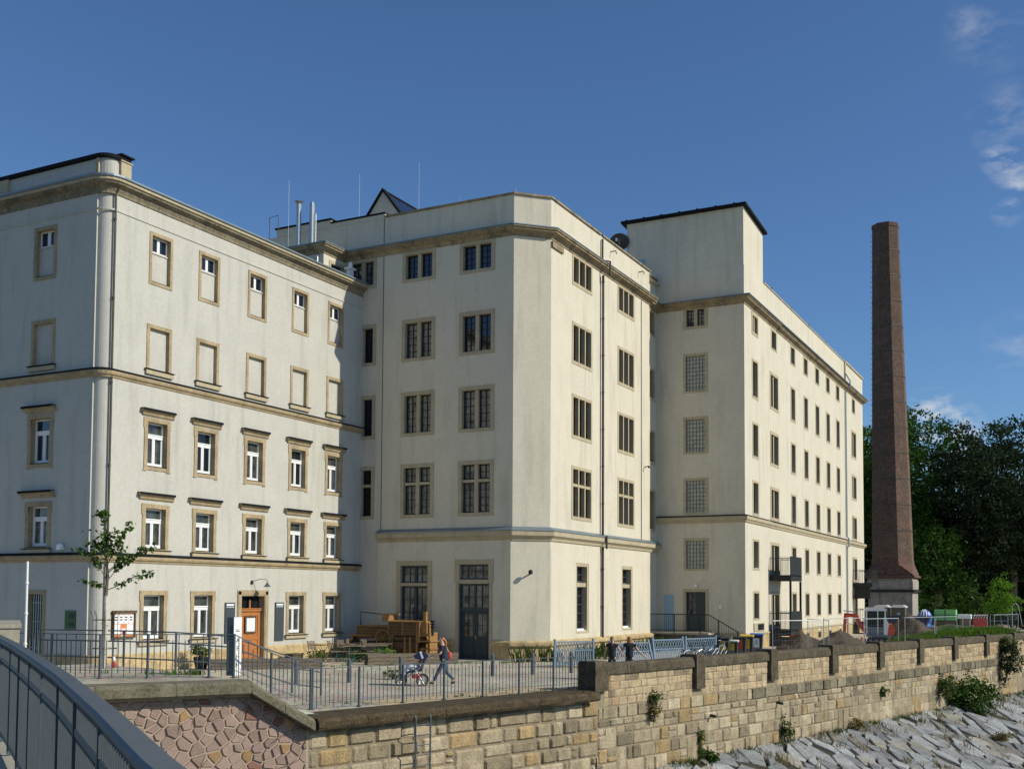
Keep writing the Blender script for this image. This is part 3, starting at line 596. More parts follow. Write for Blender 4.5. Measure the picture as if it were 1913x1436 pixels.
m = MB(); m.sweep(cprof, [(-45, wy), (wx, wy), (wx, BY), (BX-ch, BY), (BX, BY+ch), (BX, BE), (RX, BE), (RX, CYF)])
m.sweep([(.0, 20.2), (.10, 20.2), (.10, 20.49), (.0, 20.49)], [(BX, BY+ch+.0), (BX, BY+ch+1.3)]); cor = m.build('cornice', 'cornice_stone', B)
m = MB(); m.sweep([(0, 21.03), (.45, 21.01), (.45, 21.06), (0, 21.15)], [(-45, wy), (wx, wy), (wx, BY), (BX-ch, BY), (BX, BY+ch), (BX, BE), (RX, BE), (RX, CYF)]); m.build('flashing', 'zinc', cor)
m = MB(); m.sweep([(.02, 22.602), (.09, 22.61), (.09, 22.70), (-.40, 22.74), (-.40, 22.602)], [(-31.9, BY), (BX-ch, BY), (BX, BY+ch), (BX, 54.55)]); m.sweep([(.02, 22.602), (.09, 22.61), (.09, 22.70), (-.40, 22.74), (-.40, 22.602)], [(BX, 54.75), (BX, BE), (RX, BE), (RX, CYF)]); m.build('parapet_cap', 'cornice_stone', B)
m = MB(); m.box(-35.35, -31.9, BY-.04, BY+.4, 22.602, 22.80); m.box(-39, -35.35, BY-.04, BY+.4, 22.602, 23.0); m.build('parapet_step', 'plaster_cream', B)
m = MB(); m.box(-35.35, -31.88, BY-.1, BY+.42, 22.802, 22.88); m.box(-39.1, -35.3, BY-.1, BY+.42, 23.002, 23.09); m.build('parapet_flashing', 'flashing', B)
sp = [(-.05, 5.74), (.10, 5.74), (.13, 5.86), (.20, 5.92), (.28, 5.98), (.28, 6.20), (-.05, 6.22)]
spath = [(-32.1, BY), (BX-ch, BY), (BX, BY+ch), (BX, BE), (RX, BE), (RX, CYF)]
m = MB(); m.sweep(sp, spath); st = m.build('string_course', 'sandstone_pale', B)
m = MB(); m.sweep([(-.02, 6.224), (.31, 6.205), (.31, 6.25), (-.02, 6.42)], spath); m.build('flashing', 'zinc', st)
# stone base
m = MB(); bq = [(BX-ch-.04, g0), (BX+.04, BY+ch-.04), (BX+.04, BE), (RX, BE), (RX, CYF)]
for pth in ([(-32.07, g0), (-30.9, g0), (-28.85, g0), (-27.5, g0)], [(-25.38, g0)]+bq):
    m.sweep([(0, -.3), (.04, -.3), (.04, .60), (.16, .68), (.18, .74), (.18, .86), (.05, .95), (0, .95)], pth)
m.build('plinth', 'plinth_stone', B)
# ground-floor front window
def Tf(x, z): return T(x, g0, z, 0)
m = MB(Tf(-30.90, .72)); ww, hh = 2.09, 4.08
m.box(0, .24, -.03, .30, .1, hh); m.box(ww-.24, ww, -.03, .30, .1, hh); m.box(.24, ww-.24, -.03, .30, hh-.24, hh); m.box(.24, ww-.24, -.0, .28, 2.82, 2.98); m.box(.24, ww-.24, .0, .28, .0, .14); wn = m.build('window', 'sandstone_pale', B)
m = MB(Tf(-30.90, .72)); 
for za, zb, cols, rows in ((.14, 2.82, 4, 4), (2.98, hh-.24, 4, 2)):
    m.box(.24, .34, .16, .24, za, zb); m.box(ww-.34, ww-.24, .16, .24, za, zb); m.box(.34, ww-.34, .16, .24, za, za+(.16 if rows == 4 else .07)); m.box(.34, ww-.34, .16, .24, zb-.09, zb)
    m.box(ww/2-.07, ww/2+.07, .14, .24, za, zb)
    for c_ in (.25, .75): x = .34+(ww-.68)*c_; m.box(x-.018, x+.018, .18, .22, za, zb)
    for r_ in range(1, rows): z = za+(zb-za)*r_/rows; m.box(.34, ww-.34, .185, .215, z-.015, z+.015)
m.build('sash', 'door_teal', wn)
m = MB(Tf(-30.90, .72)); m.box(.24, ww-.24, .215, .25, .14, 2.82); m.box(.24, ww-.24, .215, .25, 2.98, hh-.24); m.build('pane', 'pane_mid', wn)
# double door
m = MB(Tf(-27.43, 0)); ww, hh = 2.03, 4.84
m.box(0, .16, -.03, .36, -.2, 3.72); m.box(ww-.16, ww, -.03, .36, -.2, 3.72); m.box(-.06, .2, -.035, .36, 3.72, hh); m.box(ww-.2, ww+.06, -.035, .36, 3.72, hh); m.box(.2, ww-.2, -.03, .36, hh-.24, hh); m.box(.2, ww-.2, -.01, .36, 3.66, 3.86); ds = m.build('door_surround', 'sandstone_pale', B)
m = MB(Tf(-27.43, 0)); a, b = .16, ww-.16
m.box(a, a+.1, .10, .22, .02, 3.66); m.box(b-.1, b, .10, .22, .02, 3.66); m.box(a+.1, b-.1, .10, .22, 2.32, 2.50); m.box(a+.1, b-.1, .1, .22, 3.56, 3.66)
for c_ in range(1, 4): x = a+.1+(b-a-.2)*c_/4; m.box(x-(.05 if c_ == 2 else .02), x+(.05 if c_ == 2 else .02), .13, .2, 2.5, 3.56)
m.box(a+.1, b-.1, .14, .19, 3.0, 3.04)
mc = (a+b)/2
for x0, x1 in ((a+.1, mc-.005), (mc+.005, b-.1)):
    m.box(x0, x1, .18, .23, .02, 1.02); m.box(x0, x0+.12, .16, .23, 1.02, 2.32); m.box(x1-.12, x1, .16, .23, 1.02, 2.32); m.box(x0+.12, x1-.12, .16, .23, 2.18, 2.32); m.box(x0+.12, x1-.12, .16, .23, 1.02, 1.10)
    m.box(x0+.1, x1-.1, .155, .18, .62, .94); m.box(x0+.1, x1-.1, .155, .18, .14, .52); m.box((x0+x1)/2-.014, (x0+x1)/2+.014, .19, .21, 1.1, 2.18); m.box(x0+.12, x1-.12, .19, .21, 1.62, 1.65)
m.box(.2, ww-.2, .12, .2, 3.86, 3.94); m.box(.2, ww-.2, .12, .2, hh-.32, hh-.24)
for c_ in range(1, 4): x = .2+(ww-.4)*c_/4; m.box(x-.02, x+.02, .13, .19, 3.94, hh-.32)
m.box(.2, ww-.2, .14, .18, 4.24, 4.27)
dd = m.build('door', 'door_teal', B)
m = MB(Tf(-27.43, 0)); m.box(a+.1, b-.1, .205, .215, 1.1, 2.18); m.box(a+.1, b-.1, .185, .215, 2.5, 3.56); m.box(.2, ww-.2, .17, .2, 3.88, hh-.3); m.build('pane', 'pane_mid', dd)
m = MB(Tf(-27.43, 0)); m.tube([(mc+.07, .1, .95), (mc+.07, .09, 1.15)], .018, 6); m.build('handle', 'yellow_plastic', dd)
m = MB(); m.tube([(BX+.14, 54.62, .35), (BX+.14, 54.62, 5.7)], .07, 8); m.tube([(BX+.36, 54.62, 5.6), (BX+.36, 54.62, 6.3)], .065, 8); m.tube([(BX+.14, 54.62, 6.3), (BX+.14, 54.62, 20.4)], .07, 8); m.tube([(BX+.55, 54.62, 20.3), (BX+.55, 54.62, 21.1), (BX+.1, 54.62, 21.25), (BX+.1, 54.62, 22.4)], .06, 8)
for z in (2.5, 4.5, 8, 10, 12, 14, 16, 18, 20): m.tube([(BX+.14, 54.62, z), (BX+.14, 54.62, z+.07)], .09, 8)
m.tube([(BX+.14, 54.62, 0), (BX+.14, 54.62, .36)], .085, 8); m.build('downpipe', 'downpipe_dark', B)
m = MB(); m.tube([(BX+.03, 60.7, 6.3), (BX+.03, 60.7, 20.5)], .02, 5); m.tube([(-31.95, BY-.02, 6.3), (-31.95, BY-.02, 22.6)], .014, 5); m.build('lightning_cable', 'downpipe_dark', B)
# roof furniture
m = MB(); m.poly([(-35.0, 48.6, 22.3), (-31.3, 48.6, 22.3), (-33.15, 48.6, 24.72)]); m.poly([(-35.0, 48.75, 22.3), (-31.3, 48.75, 22.3), (-33.15, 48.75, 24.72)]); gb = m.build('rooflight_gable', 'plaster_cream', B)
m = MB(); m.extr([(-33.15, 48.5, 24.75), (-31.2, 48.5, 22.2), (-31.1, 48.5, 22.25), (-33.15, 48.5, 24.9)], (0, .3, 0)); m.extr([(-33.15, 48.5, 24.75), (-35.1, 48.5, 22.2), (-35.2, 48.5, 22.25), (-33.15, 48.5, 24.9)], (0, .3, 0)); m.tube([(-33.15, 48.6, 24.8), (-33.15, 53.4, 24.8)], .05, 6); m.tube([(-33.15, 53.4, 24.8), (-31.2, 55.5, 22.3)], .05, 6)
for k in range(6): m.bar((-33.15, 49+k*.85, 24.75), (-31.25, 49+k*.85, 22.3), .05)
m.build('verge', 'flashing', gb)
m = MB(); m.poly([(-33.15, 48.8, 24.78), (-31.2, 48.8, 22.3), (-31.2, 54.5, 22.3), (-33.15, 53.4, 24.78)]); m.poly([(-33.15, 48.8, 24.78), (-35.1, 48.8, 22.3), (-35.1, 54.5, 22.3), (-33.15, 53.4, 24.78)]); m.poly([(-33.15, 53.4, 24.78), (-31.2, 54.5, 22.3), (-35.1, 54.5, 22.3)]); m.build('rooflight_glass', 'pane_blue', gb)
for x, y, z0, z1 in ((-30.5, 48, 22.3, 25.6), (-34.2, 47.9, 22.3, 25.6), (-27.6, 47.3, 22.6, 23.1), (-24.45, 47.3, 22.6, 23.05)):
    m = MB(); m.tube([(x, y, z0), (x, y, z1)], [.012, .007], 5); m.build('lightning_rod', 'zinc', B)
m = MB(); m.tube([(-24.35, 55.6, 22.3), (-24.35, 55.6, 23.55)], .13, 10); m.tube([(-24.35, 55.6, 23.55), (-24.35, 55.6, 23.62), (-24.35, 55.6, 23.72), (-24.35, 55.6, 23.76)], [.14, .26, .27, .02], 12); m.build('roof_vent', 'galvanised', B)
for y in (56.0, 60.3):
    m = MB(); m.tube([(BX, y, 22.1), (BX+.3, y, 22.12), (BX+.36, y, 21.95)], .03, 6); m.build('overflow_spout', 'downpipe_dark', B)
m = MB(); m.tube([(-23.75, 47.55, 4.1), (-23.55, 47.3, 4.2)], .04, 6); m.ell((-23.53, 47.28, 4.22), .12, 8, 6); m.build('outside_lamp', 'iron_dark', B)
m = MB(); m.tube([(BX, 61.3, 10.7), (BX+.3, 61.2, 10.75)], .03, 6); m.ell((BX+.32, 61.18, 10.68), .07, 8, 5); m.build('camera_mount', 'iron_dark', B)
m = MB(); m.tube([(-39.2, 46.6, 21.0), (-39.2, 46.6, 23.6), (-38.6, 46.6, 23.65), (-38.6, 46.6, 22.9)], .025, 5); m.build('roof_ladder', 'downpipe_dark', B)

# ------------------------------------------------------------------ long wing with balconies (right)
D = thing('long_wing', 'long cream wing with steel balconies and a boxy lift head on its roof', 'building', (-20, 70, 0))
hs, hf = [], []
for i, (z0, z1) in enumerate(((19.35, 20.75), (15.44, 17.85), (11.70, 13.97), (8.07, 10.25), (4.66, 6.61))):
    add_window(D, 'F', CYF, 'lights2' if i == 0 else 'block', -21.60, -20.05, z0, z1, 'pane_mid' if i == 0 else 'pane_block', hf)
cols = [(65.85, 67.38), (70.15, 72.40), (75.77, 77.27), (79.75, 81.25), (83.6, 85.13), (87.5, 89.05), (91.4, 92.95), (98.0, 100.2)]
rws = [(19.12, 20.5), (15.18, 17.62), (11.52, 13.75), (8.02, 10.17), (4.70, 6.60), (1.68, 3.45)]
for i, (y0, y1) in enumerate(cols):
    for j, (z0, z1) in enumerate(rws):
        wide = i in (1, 7)
        if wide and j == 0: a, b = (y0+y1)/2-.78, (y0+y1)/2+.78
        else: a, b = y0, y1
        if wide and j == 4: z0 = 4.42
        if wide and j == 5: z0 = 1.0
        kd = 'lights2' if (wide and j > 0) or (i == 0 and j == 0) else 'slim'
        add_window(D, 'S', CXS, kd, a, b, z0, z1, 'pane_dark' if kd == 'lights2' else PR.choice(['pane_dark', 'pane_reveal']), hs)
for y0, y1 in ((65.85, 67.15), (75.9, 77.1), (79.9, 81.15), (83.8, 85.1), (87.6, 88.95), (91.7, 93.0)): add_window(D, 'S', CXS, 'cellar', y0, y1, -.15 if y0 < 70 else 0, .66, 'pane_dark', hs)
hf.append((-21.62, -20.10, 1.02, 3.52))
w = MB(); w.wall(FY(CYF), RX-.5, CXS, -1, 22.95, hf); w.wall(SX(CXS), CYF, 103.6, -1, 22.95, hs)
w.poly([(CXS, 103.6, -1), (-34, 103.6, -1), (-34, 103.6, 22.95), (CXS, 103.6, 22.95)]); w.poly([(-34, 103.6, -1), (-34, CYF, -1), (-34, CYF, 22.95), (-34, 103.6, 22.95)]); w.poly([(-34, CYF, 22.4), (CXS, CYF, 22.4), (CXS, 103.6, 22.4), (-34, 103.6, 22.4)])
w.build('wall', 'plaster_cream', D, fixn=False)
dp = [(RX+.02, CYF), (CXS, CYF), (CXS, 103.6), (-30, 103.6)]
m = MB(); m.sweep([(o*.9, z) for o, z in cprof], [(RX+.02, CYF), (CXS, CYF), (CXS, 72.0)]); m.sweep([(o*.78, z-.04) for o, z in cprof], [(CXS, 72.0), (CXS, 95.6)]); m.sweep([(o*.95, z) for o, z in cprof], [(CXS, 95.6), (CXS, 103.6), (-30, 103.6)]); cor = m.build('cornice', 'cornice_stone', D)
m = MB(); m.sweep([(0, 21.03), (.46, 21.01), (.46, 21.06), (0, 21.15)], dp); m.build('flashing', 'zinc', cor)
m = MB(); m.sweep([(-.05, 7.52), (.06, 7.52), (.10, 7.62), (.17, 7.68), (.17, 7.88), (-.05, 7.9)], [(RX+.02, CYF), (CXS, CYF), (CXS, 69.9)]); m.sweep([(-.05, 7.50), (.05, 7.5), (.08, 7.62), (.14, 7.68), (.14, 7.88), (-.05, 7.9)], [(CXS, 69.9), (CXS, 95.5)]); m.sweep([(-.05, 7.52), (.06, 7.52), (.10, 7.62), (.20, 7.68), (.20, 7.88), (-.05, 7.9)], [(CXS, 95.5), (CXS, 103.6), (-30, 103.6)]); st = m.build('string_course', 'sandstone_pale', D)
m = MB(); m.sweep([(-.02, 7.905), (.21, 7.89), (.21, 7.925), (-.02, 7.98)], dp); m.build('flashing', 'flashing', st)
m = MB(); m.sweep([(0, .82), (.07, .82), (.09, .88), (.02, .96), (0, .96)], dp); m.build('plinth_moulding', 'sandstone_pale', D)
m = MB(); 
def seg(a, b, z0, z1): m.sweep([(0, z0), (.035, z0), (.035, z1), (0, z1)], [(CXS, a), (CXS, b)])
seg(CYF, 65.87, -1, .82); seg(67.13, 75.92, -1, .82); seg(77.08, 79.92, -1, .82); seg(81.13, 83.82, -1, .82); seg(85.08, 87.62, -1, .82); seg(88.93, 91.72, -1, .82); seg(92.98, 103.6, -1, .82)
m.build('plinth', 'plinth_stone', D)
m = MB(); m.sweep([(.0, 22.95), (.06, 22.95), (.06, 23.03), (-.3, 23.05), (-.3, 22.95)], [(CXS, 68.75), (CXS, 95.2)]); m.sweep([(.0, 22.95), (.10, 22.95), (.10, 23.10), (-.3, 23.12), (-.3, 22.95)], [(CXS, 95.2), (CXS, 103.6), (-30, 103.6)]); m.box(CXS-.3, CXS+.1, 95.0, 95.4, 21.1, 22.98); m.build('parapet_cap', 'sandstone_pale', D)
m = MB(); 
for y in (71, 76.5, 82, 88): m.box(CXS-.2, CXS-.05, y, y+.2, 23.05, 23.25)
m.build('roof_clip', 'iron_dark', D)
m = MB(); m.tube([(CXS+.1, 95.1, -.6), (CXS+.1, 95.1, 7.4), ], .07, 8); m.tube([(CXS+.25, 95.1, 7.3), (CXS+.25, 95.1, 8.0), (CXS+.1, 95.1, 8.2), (CXS+.1, 95.1, 20.4), (CXS+.48, 95.1, 20.8), (CXS+.48, 95.1, 21.3), (CXS+.1, 95.1, 22.0)], .07, 8); m.build('downpipe', 'galvanised', D)
# lift head
m = MB(); bx0 = -25.3; m.poly([(bx0, CYF+.03, 20.9), (CXS-.03, CYF+.03, 20.9), (CXS-.03, CYF+.03, 26.5), (bx0, CYF+.03, 26.5)]); m.poly([(CXS-.03, CYF+.03, 20.9), (CXS-.03, 68.72, 20.9), (CXS-.03, 68.72, 26.15), (CXS-.03, CYF+.03, 26.5)])
m.poly([(CXS-.03, 68.72, 20.9), (bx0, 68.72, 20.9), (bx0, 68.72, 26.15), (CXS-.03, 68.72, 26.15)]); m.poly([(bx0, 68.72, 20.9), (bx0, CYF+.03, 20.9), (bx0, CYF+.03, 26.5), (bx0, 68.72, 26.15)]); lh = m.build('lift_head', 'plaster_cream', D)
m = MB(); m.extr([(bx0-.3, CYF-.25, 26.50), (bx0-.3, CYF-.25, 26.65), (bx0-.3, 69.0, 26.27), (bx0-.3, 69.0, 26.12)], (8.0+(CXS+17.81), 0, 0)); m.build('roof', 'flashing', lh)
m = MB()
for k in range(7): m.box(bx0+k*1.15, bx0+.12+k*1.15, CYF-.2, CYF, 26.62, 26.72)
m.build('roof_clip', 'iron_dark', lh)
m = MB(); m.box(-25.1, -24.1, CYF-.02, CYF+.03, 22.75, 24.1); m.build('vent_panel', 'light_blue', lh)
m = MB(); m.tube([(-19.3, CYF+.5, 26.5), (-19.3, CYF+.5, 27.9)], .012, 5); m.build('lightning_rod', 'zinc', lh)
m = MB(); m.box(RX-.05, RX+.0, 62.5, CYF, 22.6, 22.95); m.build('step_parapet', 'plaster_cream', D)
t = thing('satellite_dish', 'round dark satellite dish fixed to the edge of the lift head on the roof', 'satellite dish', (-25.7, 64.1, 25.2))
m = MB(); 
rr = [(0, 0), (.25, .03), (.5, .12), (.62, .2)]; cen = Vector((-25.75, 64.1, 25.3)); ax = Vector((.35, -1, .2)).normalized(); sx_ = ax.cross(Vector((0,0,1))).normalized(); sy_ = sx_.cross(ax); rings = []
for r_, d_ in rr: rings.append([m.V(cen+ax*d_+(sx_*math.cos(a*math.pi/8)+sy_*math.sin(a*math.pi/8))*max(r_, .01)) for a in range(16)])
for a in range(3):
    for k in range(16): m.F([rings[a][k], rings[a][(k+1)%16], rings[a+1][(k+1)%16], rings[a+1][k]])
m.build('dish', 'downpipe_dark', t)
m = MB(); m.tube([cen, cen+ax*.5], .02, 5); m.box(cen.x-.04, cen.x+.04, cen.y-.55, cen.y-.4, cen.z+.02, cen.z+.2); m.build('receiver', 'white_paint', t)
m = MB(); m.tube([cen, (-25.3, 64.35, 25.2)], .03, 6); m.tube([(-25.32, 64.3, 24.6), (-25.32, 64.3, 25.6)], .03, 6); m.build('bracket', 'galvanised', t)
# stair door, landing and steps
m = MB(T(-21.64, CYF, 1.0, 0)); ww, hh = 1.57, 2.54; m.box(0, .17, -.03, .35, 0, hh); m.box(ww-.17, ww, -.03, .35, 0, hh); m.box(.17, ww-.17, -.03, .35, hh-.17, hh); ds = m.build('door_surround', 'sandstone_pale', D)
m = MB(T(-21.64, CYF, 1.0, 0)); m.box(.17, .24, .14, .22, 0, hh-.17); m.box(.24, ww-.24, .14, .22, hh-.26, hh-.17); m.box(ww-.24, ww-.17, .14, .22, 0, hh-.17); m.box(.24, ww-.24, .18, .22, 0, 1.0); m.box(.24, .34, .18, .22, 1, 2.28); m.box(.72, ww-.24, .18, .22, 1, 2.28)
for z in (1.0, 1.25, 1.5, 1.75, 2.0): m.box(.34, .72, .19, .21, z, z+.03)
dd = m.build('door', 'door_teal', D); m = MB(T(-21.64, CYF, 1.0, 0)); m.box(.34, .72, .205, .22, 1, 2.28); m.build('pane', 'pane_mid', dd); m = MB(T(-21.64, CYF, 1.0, 0)); m.tube([(.29, .13, .95), (.29, .13, 1.25)], .015, 6); m.build('handle', 'galvanised', dd)
m = MB(); m.box(RX, -19.6, CYF-1.5, CYF-.01, .86, .98); m.box(RX, RX+.2, CYF-1.4, CYF-.1, -.3, .86)
for k in range(6): m.box(-19.6+k*.3, -19.3+k*.3, CYF-1.5, CYF-.01, .98-.165*(k+1)-.05, .98-.165*(k+1))
ld = m.build('entrance_steps', 'concrete', D)
m = MB(); y_ = CYF-1.5
pts = [(RX, 1.0), (-19.6, 1.0), (-17.8, 0.0)]
m.tube([(RX+.1, y_, 2.05), (-19.6, y_, 2.05), (-17.8, y_, 1.05)], .03, 6); m.tube([(RX+.1, y_, 1.1), (-19.6, y_, 1.1), (-17.8, y_, .1)], .02, 6)
x = RX+.1
while x < -17.75:
    z = 1.0 if x < -19.6 else 1.0-(x+19.6)/1.8
    m.tube([(x, y_, z+.05), (x, y_, z+1.05)], .011, 4); x += .13
for x, z in ((RX+.1, 1.0), (-21.7, 1.0), (-20.1, 1.0), (-19.0, .66), (-17.85, .05)): m.tube([(x, y_, z-.1), (x, y_, z+1.05)], .03, 6)
m.build('handrail', 'iron_dark', ld)
m = MB(); m.box(-22.85, -22.25, CYF-.03, CYF+.02, 1.0, 3.2); m.build('service_door', 'light_blue', D)
m = MB(); m.box(-19.4, -19.25, CYF-.06, CYF, 2.4, 2.6); m.build('bell_box', 'white_paint', D)
m = MB(); m.ell((-20.8, CYF-.12, 3.75), .11, 8, 6); m.build('door_light', 'white_paint', D)
m = MB(); m.box(CXS, CXS+.06, 65.9, 68.3, 1.02, 1.5); vb = m.build('vent_box', 'sandstone_pale', D)
m = MB(); 
for k in range(8): m.box(CXS+.06, CXS+.08, 66.7+k*.18, 66.8+k*.18, 1.08, 1.45)
m.build('grille', 'iron_dark', vb)
# steel balconies
def balcony(y0, y1, x1, zf, panel=True):
    x0 = CXS+.01
    q = MB(); q.box(x0, x1, y0, y1, zf-.36, zf); bo = q.build('balcony', 'iron_dark', D)
    q = MB(); q.tube([(x0, y0+.04, zf+1.05), (x1-.04, y0+.04, zf+1.05), (x1-.04, y1-.04, zf+1.05), (x0, y1-.04, zf+1.05)], .02, 5)
    n = 8
    for k in range(n+1):
        x = x0+.05+(x1-x0-.1)*k/n
        for y in (y0+.04, y1-.04): q.tube([(x, y, zf), (x, y, zf+1.2)], .012, 4)
    if not panel:
        for k in range(14): y = y0+.05+(y1-y0-.1)*k/13; q.tube([(x1-.04, y, zf), (x1-.04, y, zf+1.05)], .012, 4)
    q.build('railing', 'iron_dark', bo)
    if panel: q = MB(); q.box(x1-.03, x1, y0, y1, zf-.05, zf+1.18); q.build('screen', 'iron_dark', bo)
    return bo
bo = balcony(69.75, 72.75, -16.45, 4.48)
for y in (69.85, 72.6): q = MB(); q.box(-16.58, -16.46, y, y+.12, -.5, 4.1); q.build('post', 'iron_dark', bo)
balcony(69.75, 72.75, -16.45, 1.02)
bo = balcony(98.0, 101.0, -16.2, 4.35, False); q = MB(); q.box(-17.7, -16.4, 98.1, 98.25, 3.0, 4.0); q.build('bracket', 'iron_dark', bo)
balcony(98.0, 101.0, -16.2, 1.0, False)
q = MB(); q.box(CXS+.04, CXS+.5, 69.8, 69.9, -.5, .66); q.box(-17.3, -16.6, 69.9, 70.0, -.5, .6); q.build('base_frame', 'door_teal', D)
# ================================================================== GROUND, RIVER WALLS, CHIMNEY
W0, W1 = Vector((-17.45, 22.55)), Vector((-14.3, 33.7)); dF = (Vector((-4.0, 77.5))-W1).normalized(); dN = (W1-W0).normalized(); dR = Vector((-.52, -.855)).normalized()
W2 = W1+dF*150; WR = W0+dR*9
def wall_pts():
    P = []
    for k in range(10, 0, -1): P.append(W0+dR*(k*.8))
    n = 12
    for k in range(n): P.append(W0.lerp(W1, k/n))
    s = 0
    while s < 150: P.append(W1+dF*s); s += 1.0 if s < 20 else (3 if s < 60 else 15)
    return P
m = MB(); rows = []
P = wall_pts(); offs = [0, .4, .8, 1.2, 1.7, 2.3, 3, 3.8, 4.8, 6, 7.5, 9, 11, 13, 16, 20, 30, 60, 140, 300]
for p in P:
    r = []
    for o in offs:
        q = Vector((p.x-.28-o, p.y-.05*o)); r.append(m.V((q.x, q.y, ground_z(q.x, q.y)-.004)))
    rows.append(r)
for a, b in zip(rows, rows[1:]):
    for j in range(len(offs)-1): m.F([a[j], b[j], b[j+1], a[j+1]])
g = m.build('ground', 'paved_ground'); struct(g)
m = MB(); prev = None; q_ = [W0+dN*.1]+[W0.lerp(W1, t_/10) for t_ in range(1, 11)]
for i_, p_ in enumerate(q_):
    n_ = Vector((-dN.y, dN.x)); wv = .25*noise.noise(Vector((i_*.7, 0, 5))); a_ = p_+n_*.5; b_ = p_+n_*(2.6+wv*2)
    cur = [m.V((a_.x, a_.y, ground_z(a_.x, a_.y)+.004)), m.V((b_.x, b_.y, ground_z(b_.x, b_.y)+.004))]
    if prev and i_ > 3: m.F([prev[0], cur[0], cur[1], prev[1]])
    prev = cur
m.build('path', 'sandy_path'); struct(bpy.data.objects['path'])
m = MB(); m.poly([(-600, 60, -4.2), (600, 60, -4.2), (600, 900, -4.2), (-600, 900, -4.2)]); m.poly([(-40, -300, -5.6), (600, -300, -5.6), (600, 60, -5.6), (-40, 60, -5.6)]); m.build('far_ground', 'gravel_bed'); struct(bpy.data.objects['far_ground'])
m = MB(); m.poly([(-500, 172, -.05), (-2, 172, -.05), (20, 900, -.05), (-500, 900, -.05)]); m.build('meadow', 'leaf_weed'); struct(bpy.data.objects['meadow'])
# river bank below the wall
m = MB(); rows = []
bedprof = [(-.3, -2.9), (.5, -3.05), (2, -3.35), (4, -3.75), (7, -4.35), (11, -5.1), (16, -5.5), (60, -5.7)]
def bank_z(o):
    for (a, za), (b, zb) in zip(bedprof, bedprof[1:]):
        if o <= b: return za+(zb-za)*(o-a)/(b-a)
    return -5.7
BP = [W0+dR*9, W0, W1] + [W1+dF*s for s in (5, 10, 20, 30, 40, 60, 90, 150)]
for p in BP:
    rows.append([m.V((p.x+o*dF.y, p.y-o*dF.x, z)) for o, z in bedprof])
for a, b in zip(rows, rows[1:]):
    for j in range(len(bedprof)-1): m.F([a[j], b[j], b[j+1], a[j+1]])
m.build('river_bank', 'river_soil'); struct(bpy.data.objects['river_bank'])

# --- stone block masonry: every block a slightly uneven pillow
def block(mb, M_, u0, u1, z0, z1, out, r, rnd=.03, nz=.012):
    """pillowed block on local plane; M_(u, n, z) -> world"""
    nu, nv = 4, 3; idx = []
    for j in range(nv+1):
        row = []
        for i in range(nu+1):
            fu, fv = i/nu, j/nv; eu = min(fu, 1-fu)*(u1-u0); ev = min(fv, 1-fv)*(z1-z0)
            e = min(eu, ev); h = out*(min(1, e/.05))
            u = u0+(u1-u0)*fu; z = z0+(z1-z0)*fv
            if 0 < i < nu and 0 < j < nv: h += r.uniform(-nz, nz)
            else: h = 0.0
            # edge ring: pull the second line of points close to the border
            if i == 1: u = u0+rnd
            if i == nu-1: u = u1-rnd
            if j == 1: z = z0+rnd
            if j == nv-1: z = z1-rnd
            if 0 < i < nu and 0 < j < nv: h = out+r.uniform(-nz, nz)
            else: h = 0
            if i in (0, nu) and j in (0, nv):
                u += (rnd*.5 if i == 0 else -rnd*.5); z += (rnd*.5 if j == 0 else -rnd*.5)
            row.append(mb.V(M_(u, h, z)))
        idx.append(row)
    for j in range(nv):
        for i in range(nu): mb.F([idx[j][i], idx[j][i+1], idx[j+1][i+1], idx[j+1][i]])
def tintof(r, kind):
    k = r.random()
    if kind == 'pink': base = (1.22, 1.14, 1.04) if k < .78 else ((1.2, 1.02, .88) if k < .9 else (.75, .70, .68))
    elif kind == 'band': b = r.uniform(.55, 1.2); return (b, b*.98, b*.94)
    else: base = (1.02, 1, .98) if k < .45 else ((1.0, .86, .64) if k < .58 else ((.80, .78, .75) if k < .82 else ((1.2, 1.2, 1.2) if k < .96 else (.55, .54, .52))))
    b = r.uniform(.82, 1.12); b *= .9; return tuple(c*b for c in base)
def plane_fn(P0, d):
    n = Vector((d.y, -d.x)); return lambda u, h, z: (P0.x+d.x*u+n.x*h, P0.y+d.y*u+n.y*h, z)
